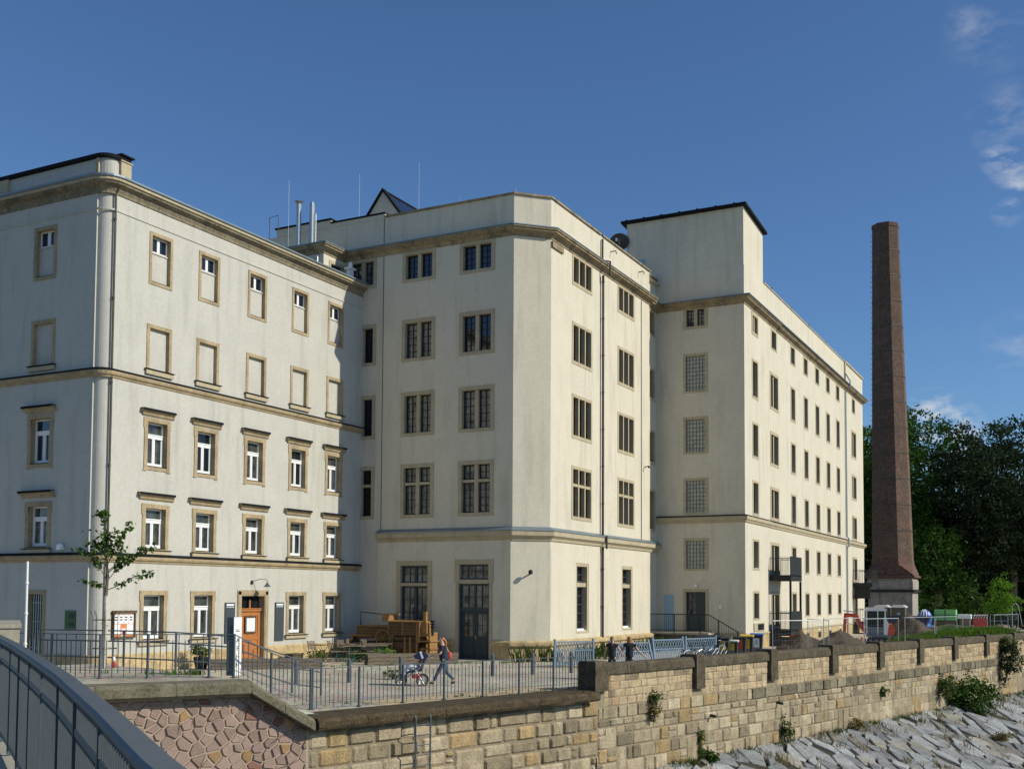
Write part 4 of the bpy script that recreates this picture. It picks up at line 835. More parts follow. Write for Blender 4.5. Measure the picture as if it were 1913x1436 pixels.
def courses(mb, fn, u0, u1, zs, r, lmin, lmax, kind, out=(.015, .05), gap=.016, cut=None, tall=.0, rnd=.03):
    """courses of blocks; now and then a stone is two courses high or split in two"""
    taken = []      # spans of the course above already used by a tall stone
    for zi, (za, zb) in enumerate(zip(zs, zs[1:])):
        nxt = []; u = u0-r.uniform(0, lmax)*.5; free = []
        while u < u1:
            l = r.uniform(lmin, lmax)*(r.uniform(.5, .8) if r.random() < .2 else 1); a, b = max(u, u0), min(u+l, u1); u += l
            segs = [(a, b)]
            for t0, t1 in taken:
                ns = []
                for s0, s1 in segs:
                    if t1 <= s0 or t0 >= s1: ns.append((s0, s1)); continue
                    if t0 > s0: ns.append((s0, t0))
                    if t1 < s1: ns.append((t1, s1))
                segs = ns
            for a, b in segs:
                if b-a < .10: continue
                free.append((a, b))
        for a, b in free:
            mb.ct = tintof(r, kind); zt = zb; j = r.uniform(-.010, .010); g = gap*r.uniform(.7, 1.5)
            if zi+2 < len(zs) and b-a > .5 and r.random() < tall: zt = zs[zi+2]; nxt.append((a, b))
            elif tall and zb-za > .34 and b-a < .6 and r.random() < .22:
                zm = za+(zb-za)*r.uniform(.4, .6); block(mb, fn, a+g/2, b-g/2, za+g/2, zm-g/2, r.uniform(*out), r, rnd); za_ = zm; mb.ct = tintof(r, kind); block(mb, fn, a+g/2, b-g/2, zm+g/2, zt-g/2, r.uniform(*out), r, rnd); continue
            block(mb, fn, a+g/2, b-g/2, za+g/2+j, zt-g/2+j, r.uniform(*out), r, rnd)
        taken = nxt
    mb.ct = (1, 1, 1)
rw = random.Random(11)
RWALL = thing('river_wall', 'long sandstone river retaining wall with dark capped parapet piers, stepping down to the stone bank', 'retaining wall', (W1.x, W1.y, -3))
fN = plane_fn(W0, dN); fF = plane_fn(W1, dF); LN = (W1-W0).length; LF = 62
m = MB()
for fn, L_ in ((fN, LN), (fF, 150)):
    m.poly([fn(0, 0, -6), fn(L_, 0, -6), fn(L_, 0, -.32), fn(0, 0, -.32)])
m.poly([fF(0, 0, -.32), fF(150, 0, -.32), fF(150, 0, .5), fF(0, 0, .5)]); m.poly([fF(0, -.42, -.6), fF(150, -.42, -.6), fF(150, -.42, .5), fF(0, -.42, .5)]); m.poly([fF(0, 0, .5), fF(150, 0, .5), fF(150, -.42, .5), fF(0, -.42, .5)])
m.build('mortar', 'wall_mortar', RWALL)
m = MB()
courses(m, fN, 0, LN, [-3.4, -2.98, -2.60, -2.12, -1.68, -1.30, -.84, -.34], rw, .55, 1.25, 'wall', (.03, .10), .04, tall=.07, rnd=.06)
zs = [-3.5, -2.95, -2.42, -1.95, -1.50, -1.24, -.98]
courses(m, fF, 0, 20, zs, rw, .45, 1.15, 'wall', (.015, .06), .026, tall=.10, rnd=.045)
courses(m, fF, 20, LF, zs[:4], rw, .8, 1.9, 'wall', (.004, .014), .012, tall=.2)
courses(m, fF, 20, LF, zs[3:], rw, .4, .9, 'wall', (.008, .03), .02, tall=.1)
courses(m, fF, 0, 12, [-.98, -.56], rw, .6, 1.1, 'wall', (.03, .06), .025)
m.build('lower_masonry', 'wall_block', RWALL)
m = MB(); courses(m, fF, 10.3, LF, [-.985, -.55], rw, .7, 1.5, 'band', (.07, .10), .02); m.build('dark_course', 'dark_band', RWALL)
PIL = [0, 6.2, 12, 17.8, 23.1, 28.3, 33.5, 38.9, 44.3, 49.8, 55.3, 61]
m = MB(); mc = MB(); mp = MB(); rc = random.Random(5)
for a, b in zip(PIL, PIL[1:]):
    u0 = a+.36; u1 = b-.26
    courses(m, fF, u0, u1, [-.55, -.28, -.02, .24, .50], rw, .35, .8, 'pink', (.01, .022), .014)
    u = u0
    while u < u1-.05:
        l = rc.uniform(.8, 1.5); v = min(u+l, u1); v = u1 if u1-v < .4 else v
        sec = [(-.50, .505), (.10, .505), (.10, .60), (.085, .76), (.0, .86), (-.34, .87), (-.47, .80)]
        A_ = [mc.V(fF(u+.008, h, z+rc.uniform(-.006, .006))) for h, z in sec]; B_ = [mc.V(fF(v-.008, h, z+rc.uniform(-.006, .006))) for h, z in sec]
        mc.F(A_); mc.F(B_[::-1])
        for k in range(len(sec)): mc.F([A_[k], B_[k], B_[(k+1)%len(sec)], A_[(k+1)%len(sec)]])
        u = v
for i, a in enumerate(PIL):
    w_ = .36 if i else .40; z0 = -.30 if i != 0 else -.02
    a0, a1 = (a-.26, a+.34) if i else (-.34, .40)
    for (h0, h1, za, zb) in ((-.55, .17, z0, .93),):
        pts = [fF(a0, h0, 0), fF(a1, h0, 0), fF(a1, h1, 0), fF(a0, h1, 0)]
        q0 = [mp.V((p[0], p[1], za)) for p in pts]; q1 = [mp.V((p[0], p[1], zb-.03)) for p in pts]
        ins = [fF(a0+.04, h0+.04, 0), fF(a1-.04, h0+.04, 0), fF(a1-.04, h1-.04, 0), fF(a0+.04, h1-.04, 0)]; q2 = [mp.V((p[0], p[1], zb+.03)) for p in ins]
        mp.F(q0[::-1]); mp.F(q2)
        for k in range(4): mp.F([q0[k], q0[(k+1)%4], q1[(k+1)%4], q1[k]]); mp.F([q1[k], q1[(k+1)%4], q2[(k+1)%4], q2[k]])
m.build('parapet_masonry', 'wall_block', RWALL); mc.build('parapet_coping', 'mossy_stone', RWALL); mp.build('pier', 'mossy_stone', RWALL)
# low coping under the railing
m = MB(); rc = random.Random(9); u = .0
while u < LN-.36:
    l = rc.uniform(1.2, 2.0); v = min(u+l, LN-.36); v = LN-.36 if LN-.36-v < .5 else v
    bk = -.95
    n = 5; prev = None
    for k in range(n+1):
        uu = u+.006+(v-u-.012)*k/n; j = lambda s=.012: rc.uniform(-s, s)
        sec = [(bk, -.29), (.38+j(.02), -.29+j()), (.43+j(.02), -.22), (.44+j(.02), -.09), (.36+j(.02), -.01+j()), (.0, .02+j()), (bk, .015)]
        cur = [m.V(fN(uu, h, z)) for h, z in sec]
        if prev:
            for q in range(len(sec)): m.F([prev[q], cur[q], cur[(q+1)%len(sec)], prev[(q+1)%len(sec)]])
        else: m.F(cur)
        prev = cur
    m.F(prev[::-1]); u = v
m.build('low_coping', 'red_moss_stone', RWALL)
# weep pipes and iron cramps
for u, z, fn in ((.9, -1.45, fN), (7.1, -1.35, fF), (12.5, -1.25, fF)):
    m = MB(); a = Vector(fn(u, 0, z)); b = Vector(fn(u, .28, z-.03)); m.tube([a, b], .055, 10); m.tube([b, b+(b-a)*.02], [.04, .04], 10); m.build('weep_pipe', 'rubber', RWALL)

# --- red rubble wall of the bridge abutment: irregular stones in pale mortar
def voronoi(pts, x0, x1, z0, z1, k=14):
    import numpy as np
    P_ = np.array(pts); res = []
    for i, p in enumerate(P_):
        d = ((P_-p)**2).sum(1); nb = np.argsort(d)[1:k+1]; poly = [(x0, z0), (x1, z0), (x1, z1), (x0, z1)]
        for j in nb:
            mx, mz = (p+P_[j])/2; nx, nz_ = P_[j]-p; out = []
            for a in range(len(poly)):
                A_, B_ = poly[a], poly[(a+1)%len(poly)]; da = (A_[0]-mx)*nx+(A_[1]-mz)*nz_; db = (B_[0]-mx)*nx+(B_[1]-mz)*nz_
                if da <= 0: out.append(A_)
                if da*db < 0: t_ = da/(da-db); out.append((A_[0]+(B_[0]-A_[0])*t_, A_[1]+(B_[1]-A_[1])*t_))
            poly = out
            if len(poly) < 3: break
        res.append(poly if len(poly) >= 3 else None)
    return res
def shrink(poly, g):
    cx = sum(p[0] for p in poly)/len(poly); cz = sum(p[1] for p in poly)/len(poly); n = len(poly); out = []
    ar = sum(poly[i][0]*poly[(i+1)%n][1]-poly[(i+1)%n][0]*poly[i][1] for i in range(n)); s_ = 1 if ar > 0 else -1
    for i in range(n):
        p0, p1, p2 = Vector(poly[i-1]), Vector(poly[i]), Vector(poly[(i+1)%n]); a = (p1-p0); b = (p2-p1)
        if a.length < 1e-5 or b.length < 1e-5: continue
        na = Vector((-a.y, a.x)).normalized()*s_; nb_ = Vector((-b.y, b.x)).normalized()*s_; mm = na+nb_
        q = p1+mm/max(mm.length_squared, .7)*2*g; out.append((q.x, q.y))
    return out if len(out) >= 3 else None
ABUT = thing('abutment_wall', 'reddish irregular rubble-stone wall with pale mortar under the grey sloping coping beside the bridge', 'retaining wall', (W0.x, W0.y, -3))
nR = Vector((-dR.y, dR.x)); 
if nR.x < 0: nR = -nR
fR = lambda u, h, z: (W0.x+dR.x*u+nR.x*h, W0.y+dR.y*u+nR.y*h, z)
def topR(u): return -.33 if u < 0 else (-.33+(.62+.33)*min(1, u/1.55))
m = MB(); m.poly([fR(0, 0, -6), fR(9, 0, -6), fR(9, 0, .66), fR(1.55, 0, .66), fR(0, 0, -.31)]); m.build('mortar', 'red_mortar', ABUT)
rv = random.Random(21); pts = []
for _ in range(14000):
    q_ = (rv.uniform(.0, 8.4), rv.uniform(-3.4, .95)); el = .155+.19*rv.random()**2
    if all(((q_[0]-w_[0])/1.25)**2+(q_[1]-w_[1])**2 > ((el+w_[2])*.5)**2*.95 for w_ in pts if abs(q_[0]-w_[0]) < .7 and abs(q_[1]-w_[1]) < .7): pts.append((q_[0], q_[1], el))
wgt = pts; pts = [(a_+.06*noise.noise(Vector((a_*2, b_*2, 1))), b_) for a_, b_, _ in pts]
m = MB()
for c in voronoi(pts, .03, 8.4, -3.4, 1.2):
    if not c: continue
    # clip to the sloped top
    def clip(poly, f):
        out = []
        for a in range(len(poly)):
            A_, B_ = poly[a], poly[(a+1)%len(poly)]; da, db = f(A_), f(B_)
            if da <= 0: out.append(A_)
            if da*db < 0: t_ = da/(da-db); out.append((A_[0]+(B_[0]-A_[0])*t_, A_[1]+(B_[1]-A_[1])*t_))
        return out
    c = clip(c, lambda p: p[1]-.6)
    if len(c) >= 3: c = clip(c, lambda p: p[1]-(-.31+.63*p[0]))
    if len(c) < 3: continue
    a1 = shrink(c, rv.uniform(.010, .020)); 
    if not a1: continue
    a2 = shrink(a1, .016)
    if not a2 or len(a2) != len(a1): continue
    ar = abs(sum(a1[i][0]*a1[(i+1)%len(a1)][1]-a1[(i+1)%len(a1)][0]*a1[i][1] for i in range(len(a1))))/2
    if ar < .006: continue
    k = rv.random(); b = rv.uniform(.8, 1.15)
    m.ct = (b, b, b) if k < .86 else ((b*1.15, b*1.0, b*.6) if k < .92 else ((b*.7, b*.5, b*.45) if k < .96 else (b*.9, b*1.15, b*1.2)))
    o = rv.uniform(.018, .055); i0 = [m.V(fR(p[0], .001, p[1])) for p in c if False] 
    i1 = [m.V(fR(p[0], .0, p[1])) for p in a1]; i2 = [m.V(fR(p[0], o, p[1])) for p in a2]
    for q in range(len(a1)): m.F([i1[q], i1[(q+1)%len(a1)], i2[(q+1)%len(a1)], i2[q]])
    m.F(i2)
m.ct = (1, 1, 1); m.build('rubble_masonry', 'red_rubble', ABUT)
# grey coping: level at the bridge, then sloping down
m = MB(); ku = [(9, 1.0), (5.2, 1.0), (3.4, 1.0), (1.60, 1.0), (.75, .47), (-.05, .0)]
for (a, za), (b, zb) in zip(ku, ku[1:]):
    n = 3; prev = None
    for k in range(n+1):
        t_ = k/n; u = a+(b-a)*t_; z = za+(zb-za)*t_
        if k == 0: u -= .006
        if k == n: u += .006
        sec = [(-.42, -.33), (.35, -.33), (.39, -.29), (.39, -.09), (.28, -.01), (.0, .01), (-.42, .0)]
        cur = [m.V(fR(u, h, z+zz)) for h, zz in sec]
        if prev:
            for q in range(len(sec)): m.F([prev[q], cur[q], cur[(q+1)%len(sec)], prev[(q+1)%len(sec)]])
        else: m.F(cur)
        prev = cur
    m.F(prev[::-1])
m.build('coping', 'grey_coping', ABUT)

# --- stone pitching of the bank: tilted overlapping slabs
rv = random.Random(31); pts = []
s_ = 2.0
while s_ < 68:
    o_ = .2
    while o_ < 13: pts.append(((s_+rv.uniform(-.28, .28))*1.9, o_+rv.uniform(-.45, .45))); o_ += 1.3*rv.uniform(.7, 1.4)
    s_ += .66*rv.uniform(.75, 1.35)
m = MB()
for c in voronoi(pts, 2, 68*1.9, .02, 13, 12):
    if not c: continue
    c = [(p[0]/1.9-(p[1])*.55, p[1]) for p in c]      # slabs lie slightly askew to the wall
    a1 = shrink(c, rv.uniform(.03, .075))
    if not a1: continue
    a2 = shrink(a1, .03)
    if not a2 or len(a2) != len(a1): continue
    cx = sum(p[0] for p in a1)/len(a1); tl = rv.uniform(.04, .24); t2 = rv.uniform(-.07, .07); cy = sum(p[1] for p in a1)/len(a1); hh = rv.uniform(.03, .11)
    if rv.random() < .05: continue
    b = rv.uniform(.6, 1.2); k = rv.random(); m.ct = (b, b, b) if k < .8 else (b*1.02, b*.92, b*.78)
    def zf(p, e=0): return bank_z(p[1])+hh+tl*(p[0]-cx)+t2*(p[1]-cy)+e
    i1 = [m.V((*fF(p[0], p[1], 0)[:2], min(zf(p)-.25, bank_z(p[1])-.05))) for p in a1]; i2 = [m.V((*fF(p[0], p[1], 0)[:2], zf(p)-.02)) for p in a1]; i3 = [m.V((*fF(p[0], p[1], 0)[:2], zf(p, rv.uniform(-.01, .015)))) for p in a2]
    n = len(a1)
    for q in range(n): m.F([i1[q], i1[(q+1)%n], i2[(q+1)%n], i2[q]]); m.F([i2[q], i2[(q+1)%n], i3[(q+1)%n], i3[q]])
    m.F(i3)
m.ct = (1, 1, 1); o = m.build('stone_pitching', 'slab_stone'); struct(o, 'stuff'); o['label'] = 'grey tilted stone slabs paving the river bank'

# ------------------------------------------------------------------ factory chimney
CHM = thing('factory_chimney', 'very tall tapering octagonal dark brick chimney with iron hoops on a square rendered base', 'chimney', (-17.2, 113, 0))
cx, cy = -16.95, 114.6
m = MB(); rch = random.Random(4); nlev = 46; Z0, Z1 = 6.9, 40.35; rings = []
def octr(z): return 1.86-(1.86-1.20)*(z-Z0)/(Z1-Z0)
for k in range(nlev+1):
    z = Z0+(Z1-Z0)*k/nlev; r_ = octr(z)/math.cos(math.pi/8)
    rings.append([(cx-.34*(z-Z0)/(Z1-Z0)+r_*math.cos(math.pi/8+a*math.pi/4), cy+r_*math.sin(math.pi/8+a*math.pi/4), z) for a in range(8)])
for k in range(nlev):
    for a in range(8):
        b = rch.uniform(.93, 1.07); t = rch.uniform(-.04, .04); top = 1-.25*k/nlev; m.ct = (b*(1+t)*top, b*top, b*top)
        m.poly([rings[k][a], rings[k][(a+1)%8], rings[k+1][(a+1)%8], rings[k+1][a]])
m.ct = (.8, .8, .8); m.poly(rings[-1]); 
r_ = octr(Z1)/math.cos(math.pi/8)+.06; m.prism([(cx-.34+r_*math.cos(math.pi/8+a*math.pi/4), cy+r_*math.sin(math.pi/8+a*math.pi/4)) for a in range(8)], 40.1, 40.5)
# octagon spreading into a square
sq = 2.16; base = [(cx+sq, cy+sq), (cx-sq, cy+sq), (cx-sq, cy-sq), (cx+sq, cy-sq)]
o8 = rings[0]; z6 = 5.35
def sqp(a):
    x = cx+sq*(1 if math.cos(a) > 0 else -1); y = cy+sq*(1 if math.sin(a) > 0 else -1); return (x, y, z6)
mid = [(cx+(p[0]-cx)*1.04, cy+(p[1]-cy)*1.04, 6.35) for p in o8]
for a in range(8): m.ct = (1, .9, .9); m.poly([o8[a], o8[(a+1)%8], mid[(a+1)%8], mid[a]])
for a in range(8):
    p, q = mid[a], mid[(a+1)%8]; A1_ = sqp(math.atan2(p[1]-cy, p[0]-cx)); A2_ = sqp(math.atan2(q[1]-cy, q[0]-cx))
    if A1_ == A2_: m.poly([p, q, A1_])
    else: m.poly([p, q, A2_, A1_])
m.prism(base, 4.95, 5.35)
b2 = [(cx+(sq+.16)*sx, cy+(sq+.16)*sy) for sx, sy in ((1,1),(-1,1),(-1,-1),(1,-1))]; m.prism(b2, 5.05, 5.25)
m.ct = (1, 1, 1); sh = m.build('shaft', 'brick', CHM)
m = MB(); m.prism([(cx+(sq-.1)*sx, cy+(sq-.1)*sy) for sx, sy in ((1,1),(-1,1),(-1,-1),(1,-1))], -.5, 4.95)
m.prism([(cx+(sq-.04)*sx, cy+(sq-.04)*sy) for sx, sy in ((1,1),(-1,1),(-1,-1),(1,-1))], 3.9, 4.75); m.build('base', 'render_old', CHM)
m = MB(); m.sweep([(0, 3.62), (.12, 3.62), (.12, 3.85), (0, 3.85)], [(cx-sq-.02, cy+sq), (cx-sq-.02, cy-sq-.02), (cx+sq+.02, cy-sq-.02), (cx+sq+.02, cy+sq)]); m.box(cx-sq-3.2, cx-sq, cy-sq-.2, cy-sq, 3.5, 3.9); m.build('base_hoop', 'iron_dark', CHM)
for k in range(12):
    z = 9.6+k*2.55; r_ = octr(z)/math.cos(math.pi/8)+.035; q = MB()
    P8 = [(cx-.34*(z-Z0)/(Z1-Z0)+r_*math.cos(math.pi/8+a*math.pi/4), cy+r_*math.sin(math.pi/8+a*math.pi/4)) for a in range(8)]; q.sweep([(0, z), (.015, z), (.015, z+.09), (0, z+.09)], P8[::-1] , True)
    q.build('hoop', 'downpipe_dark', CHM)
for k in range(60):
    m = MB(); z = 8.8+k*.52; r_ = octr(z)-.05; x = cx-r_-.34*(z-Z0)/(Z1-Z0); m.tube([(x+.02, cy-.5, z), (x-.22, cy-.5, z), (x-.22, cy-.15, z), (x+.02, cy-.15, z)], .012, 4); m.build('climbing_iron', 'iron_dark', CHM)

# ------------------------------------------------------------------ steel railing on the quay
def fence_line(name, label, pts, post_s, rail_h=1.08, group=None, long_bar=True, parent=None, sp=.135):
    """pts [(x, y, z)] ; posts at the listed points, slim bars between, alternately long and short"""
    t = thing(name, label, 'railing', pts[0], group=group); mb = MB()
    mp_ = MB(); k = 0
    for a, b in zip(pts, pts[1:]):
        a = Vector(a); b = Vector(b); d = (b-a); n = max(2, int((d.xy).length/sp))
        mb.bar(a+Vector((0,0,rail_h)), b+Vector((0,0,rail_h)), .045, .02); mb.bar(a+Vector((0,0,.20)), b+Vector((0,0,.20)), .03, .012)
        for i in range(1, n):
            p = a+d*(i/n); k += 1
            if k % 2: mb.bar(p+Vector((0,0,.02)), p+Vector((0,0,rail_h)), .016)
            else: mb.bar(p+Vector((0,0,.12)), p+Vector((0,0,rail_h-.14)), .016)
    mb.build('bars', 'steel_grey', t)
    for p in pts:
        q = MB(); q.box(p[0]-.025, p[0]+.025, p[1]-.025, p[1]+.025, p[2]-.02, p[2]+rail_h+.015); q.box(p[0]-.06, p[0]+.06, p[1]-.06, p[1]+.06, p[2]-.005, p[2]+.012); q.build('post', 'steel_grey', t)
    return t
fp = [(-18.50, 24.05), (-14.85, 34.0)]
a = Vector(fp[0]); b = Vector(fp[1]); low = [(a.x+(b.x-a.x)*k/7, a.y+(b.y-a.y)*k/7, .02) for k in range(8)]
fence_line('quay_railing', 'grey steel railing along the low mossy coping above the sandstone wall', low, None)
upf = [(-24.6, 19.2, 1.0), (-23.0, 19.35, 1.0), (-21.6, 19.62, 1.0), (-20.75, 20.35, 1.0), (-19.62, 21.3, 1.0), (-19.1, 21.62, 1.0), (-18.75, 22.65, .50), (-18.52, 24.0, .03)]
fence_line('quay_railing', 'grey steel railing on the raised coping near the bridge, sloping down at its end', upf, None)
t = thing('ramp_handrail', 'thin grey handrail of the ramp behind the young tree, dropping to the square', 'handrail', (-23.6, 23.6, 1)); m = MB()
hp = [Vector(p) for p in ((-27.4, 22.6, 1.0), (-24.6, 23.2, 1.0), (-22.5, 23.1, 1.0), (-21.3, 23.9, .9), (-20.9, 26.2, .2), (-20.9, 27.6, 0))]
for h in (1.02, .72, .25):
    m.tube([p+Vector((0,0,h)) for p in hp], .022, 6)
for k in (0, 1, 2, 3, 4, 5): m.tube([hp[k], hp[k]+Vector((0,0,1.02))], .035, 6)
m.build('rails', 'steel_grey', t)

# ------------------------------------------------------------------ bridge
BD = [Vector(p) for p in ((1.2, .35), (-.2, 1.10), (-2.33, 2.36), (-3.6, 3.32), (-5.55, 4.75), (-7.4, 6.05), (-9.2, 7.30), (-10.9, 8.45), (-12.6, 9.60), (-15.0, 11.2), (-17.5, 12.9))]
def resample(P_, step):
    out = []; k = 0; acc_ = 0; nxt = 0
    L_ = [0]
    for a, b in zip(P_, P_[1:]): L_.append(L_[-1]+(b-a).length)
    s = 0
    while s < L_[-1]:
        while L_[k+1] < s: k += 1
        f = (s-L_[k])/(L_[k+1]-L_[k]); p = P_[k].lerp(P_[k+1], f); d = (P_[k+1]-P_[k]).normalized(); out.append((s, p, d)); s += step
    return out
BR = thing('bridge_railing', 'broad blue-grey steel bridge railing with dense flat bars in the near left corner', 'railing', (-2.3, 2.4, 1.55))
ZD, ZT = 1.52, 2.6
def zt_at(s): return ZT
m = MB(); fine = resample(BD, .25); prev = None
for s, p, d in fine:
    n = Vector((d.y, -d.x))      # towards the right of travel (river side = away from the road on the left)
    sec = [(-.045, -.04), (.045, -.04), (.055, -.02), (.055, .0), (.042, .01), (-.042, .01), (-.055, 0), (-.055, -.02)]
    cur = [m.V((p.x+n.x*o, p.y+n.y*o, ZT+z)) for o, z in sec]
    if prev:
        for q in range(8): m.F([prev[q], cur[q], cur[(q+1)%8], prev[(q+1)%8]])
    prev = cur
m.build('handrail', 'steel_grey', BR)
mbars = MB()
for zc, w_, h_ in ((ZT-.21, .05, .035), (ZD+.10, .05, .035)):
    m = MB()
    for (s, p, d), (s2, p2, d2) in zip(fine, fine[1:]): m.bar((p.x, p.y, zc), (p2.x, p2.y, zc), w_, h_)
    m.build('lower_rail', 'steel_grey', BR)
for s, p, d in resample(BD, .078):
    n = Vector((d.y, -d.x))*.018; dd_ = d*.006
    for za, zb in ((ZD+.12, ZT-.225), (ZT-.195, ZT-.045)):
        mbars.prism([(p.x-n.x-dd_.x, p.y-n.y-dd_.y), (p.x+n.x-dd_.x, p.y+n.y-dd_.y), (p.x+n.x+dd_.x, p.y+n.y+dd_.y), (p.x-n.x+dd_.x, p.y-n.y+dd_.y)], za, zb)
mbars.build('bars', 'steel_grey', BR)
for s, p, d in resample(BD, 1.15)[1:]:
    n = Vector((d.y, -d.x))*.032; dd_ = d*.010; q = MB(); q.prism([(p.x-n.x-dd_.x, p.y-n.y-dd_.y), (p.x+n.x-dd_.x, p.y+n.y-dd_.y), (p.x+n.x+dd_.x, p.y+n.y+dd_.y), (p.x-n.x+dd_.x, p.y-n.y+dd_.y)], ZD, ZT-.04); q.build('post', 'steel_grey', BR)
m = MB(); prev = None
for s, p, d in resample(BD, .5):
    n = Vector((d.y, -d.x)); cur = [m.V((p.x+n.x*o, p.y+n.y*o, z)) for o, z in ((-3.6, ZD-.12), (-3.6, .6), (.35, .6), (.35, ZD), (-.42, ZD), (-.42, ZD-.12))]
    if prev:
        for q in range(6): m.F([prev[q], cur[q], cur[(q+1)%6], prev[(q+1)%6]])
    prev = cur
m.build('bridge_deck', 'concrete'); struct(bpy.data.objects['bridge_deck'])
m = MB()
ca = resample(BD, .5)
for (s, p, d), (s2, p2, d2) in zip(ca, ca[1:]):
    n = Vector((d.y, -d.x)); n2 = Vector((d2.y, -d2.x))
    m.poly([(p.x-n.x*.43, p.y-n.y*.43, ZD-.116), (p2.x-n2.x*.43, p2.y-n2.y*.43, ZD-.116), (p2.x-n2.x*3.6, p2.y-n2.y*3.6, ZD-.116), (p.x-n.x*3.6, p.y-n.y*3.6, ZD-.116)])
m.build('bridge_road', 'roof_felt'); struct(bpy.data.objects['bridge_road'])
t = thing('bridge_pier_block', 'square sandy concrete end block of the bridge parapet at the left edge', 'pillar', (-17.6, 13.6, 1))
m = MB(T(-19.62, 14.72, 0, R(52))); m.box(-.65, .75, -1.2, 2.0, .3, 2.42); m.box(-.68, .78, -1.23, 2.03, 2.42, 2.50); m.build('block', 'concrete', t)
# ================================================================== VEGETATION
def leaf_quad(mb, p, size, r, upb=.35):
    a = Vector((r.gauss(0,1), r.gauss(0,1), r.gauss(0,1)+upb)).normalized(); t = a.orthogonal().normalized(); t = (Matrix.Rotation(r.uniform(0, 6.28), 3, a) @ t); b = a.cross(t)
    l = size*r.uniform(.7, 1.3); w_ = l*r.uniform(.45, .7)
    i = [mb.V(p-t*l*.5), mb.V(p+b*w_*.5+a*l*.08), mb.V(p+t*l*.5), mb.V(p-b*w_*.5+a*l*.08)]; mb.F(i)
def crown(mb, lobes, r, nclump, per, leaf, cl, hollow=.55):
    """lobes [(centre, radii)] ; leaf clumps scattered through the outer volume of every lobe"""
    tot = sum(l[1][0]*l[1][1]*l[1][2] for l in lobes)
    for c, rad in lobes:
        n = max(3, int(nclump*rad[0]*rad[1]*rad[2]/tot))
        for _ in range(n):
            d = Vector((r.gauss(0,1), r.gauss(0,1), r.gauss(0,1))).normalized(); q = r.uniform(hollow, 1)**.6
            nn = noise.noise(Vector((c[0]*.3+d.x*1.7, c[1]*.3+d.y*1.7, c[2]*.3+d.z*1.7)))
            q *= 1+.28*nn; p = Vector((c[0]+d.x*rad[0]*q, c[1]+d.y*rad[1]*q, c[2]+d.z*rad[2]*q)); s = cl*r.uniform(.5, 1.3)
            for _ in range(per):
                o = Vector((r.gauss(0,.45), r.gauss(0,.45), r.gauss(0,.30)))*s; leaf_quad(mb, p+o, leaf, r)
def tree(name, label, base, trunk_h, lobes, leafm, r, ncl, per, leaf, cl, tr=.4, group=None, limbs=5):
    t = thing(name, label, 'tree', base, group=group); b = Vector(base)
    m = MB(); top = Vector((base[0]+r.uniform(-.4,.4), base[1], base[2]+trunk_h)); m.tube([b, b.lerp(top, .5)+Vector((r.uniform(-.2,.2), 0, 0)), top], [tr, tr*.75, tr*.5], 8)
    m.build('trunk', 'bark', t); 
    for c, rad in lobes[:limbs]:
        q = MB(); cc = Vector(c); st = b.lerp(top, r.uniform(.6, .95)); mid_ = st.lerp(cc, .5)+Vector((r.uniform(-.5,.5), r.uniform(-.5,.5), r.uniform(0,.6))); q.tube([st, mid_, cc], [tr*.45, tr*.3, tr*.1], 6); q.build('limb', 'bark', t)
    m = MB(); crown(m, lobes, r, ncl, per, leaf, cl); m.build('crown', leafm, t, fixn=False); return t
rt_ = random.Random(77)
def lob(cx, cy, cz, R_, H_, n, r, rr=.5):
    out = [((cx, cy, cz), (R_*.7, R_*.7, H_*.72))]
    for k in range(n):
        a = r.uniform(0, 6.28); e = r.uniform(-.8, 1); q = math.sqrt(max(0, 1-e*e)); s = r.uniform(.75, 1.25)*rr
        out.append(((cx+math.cos(a)*q*R_*.72, cy+math.sin(a)*q*R_*.72, cz+e*H_*.72), (R_*s, R_*s, R_*s*.8)))
    return out
TG = 'tall trees behind the chimney'
TREES = [
 ('broadleaf_tree', 'mid green tree rising behind the brick chimney on its right side', (-20.5, 138, 0), 12, (-20.3, 138, 15.4, 6.4, 12.6, 14), 'leaf_green', 700, 28, .42, 1.4),
 ('broadleaf_tree', 'green tree seen in the gap between the long wing and the chimney', (-27.5, 142, 0), 12, (-27.3, 142, 15.8, 5.6, 12.4, 10), 'leaf_green', 450, 26, .55, 1.5),
 ('copper_beech', 'broad dark brownish tree at the right edge with thin gaps near its top', (-7.6, 140, 0), 10, (-8.0, 140, 14.2, 8.4, 11.0, 18), 'leaf_copper', 1000, 30, .38, 1.3),
 ('copper_beech', 'dark tree behind the gap between the green and the brownish tree', (-14.5, 150, 0), 9, (-14.5, 150, 13.0, 7.0, 12.4, 12), 'leaf_dark', 600, 28, .5, 1.5),
 ('broadleaf_tree', 'very dark tree partly cut off by the right edge of the photo', (-1.0, 146, 0), 10, (-1.5, 146, 12.5, 7.5, 11.8, 12), 'leaf_copper', 600, 28, .45, 1.5),
 ('understorey_tree', 'lighter green low tree in front of the dark trees, right of the chimney', (-14.6, 131, 0), 4, (-14.6, 131, 6.8, 3.6, 4.6, 8), 'leaf_green', 260, 26, .38, 1.0),
]
for nm, lab, base, th, lb, lm, nc, per, lf, cl in TREES:
    tree(nm, lab, base, th, lob(*lb, rt_), lm, rt_, nc, per, lf, cl, .45)
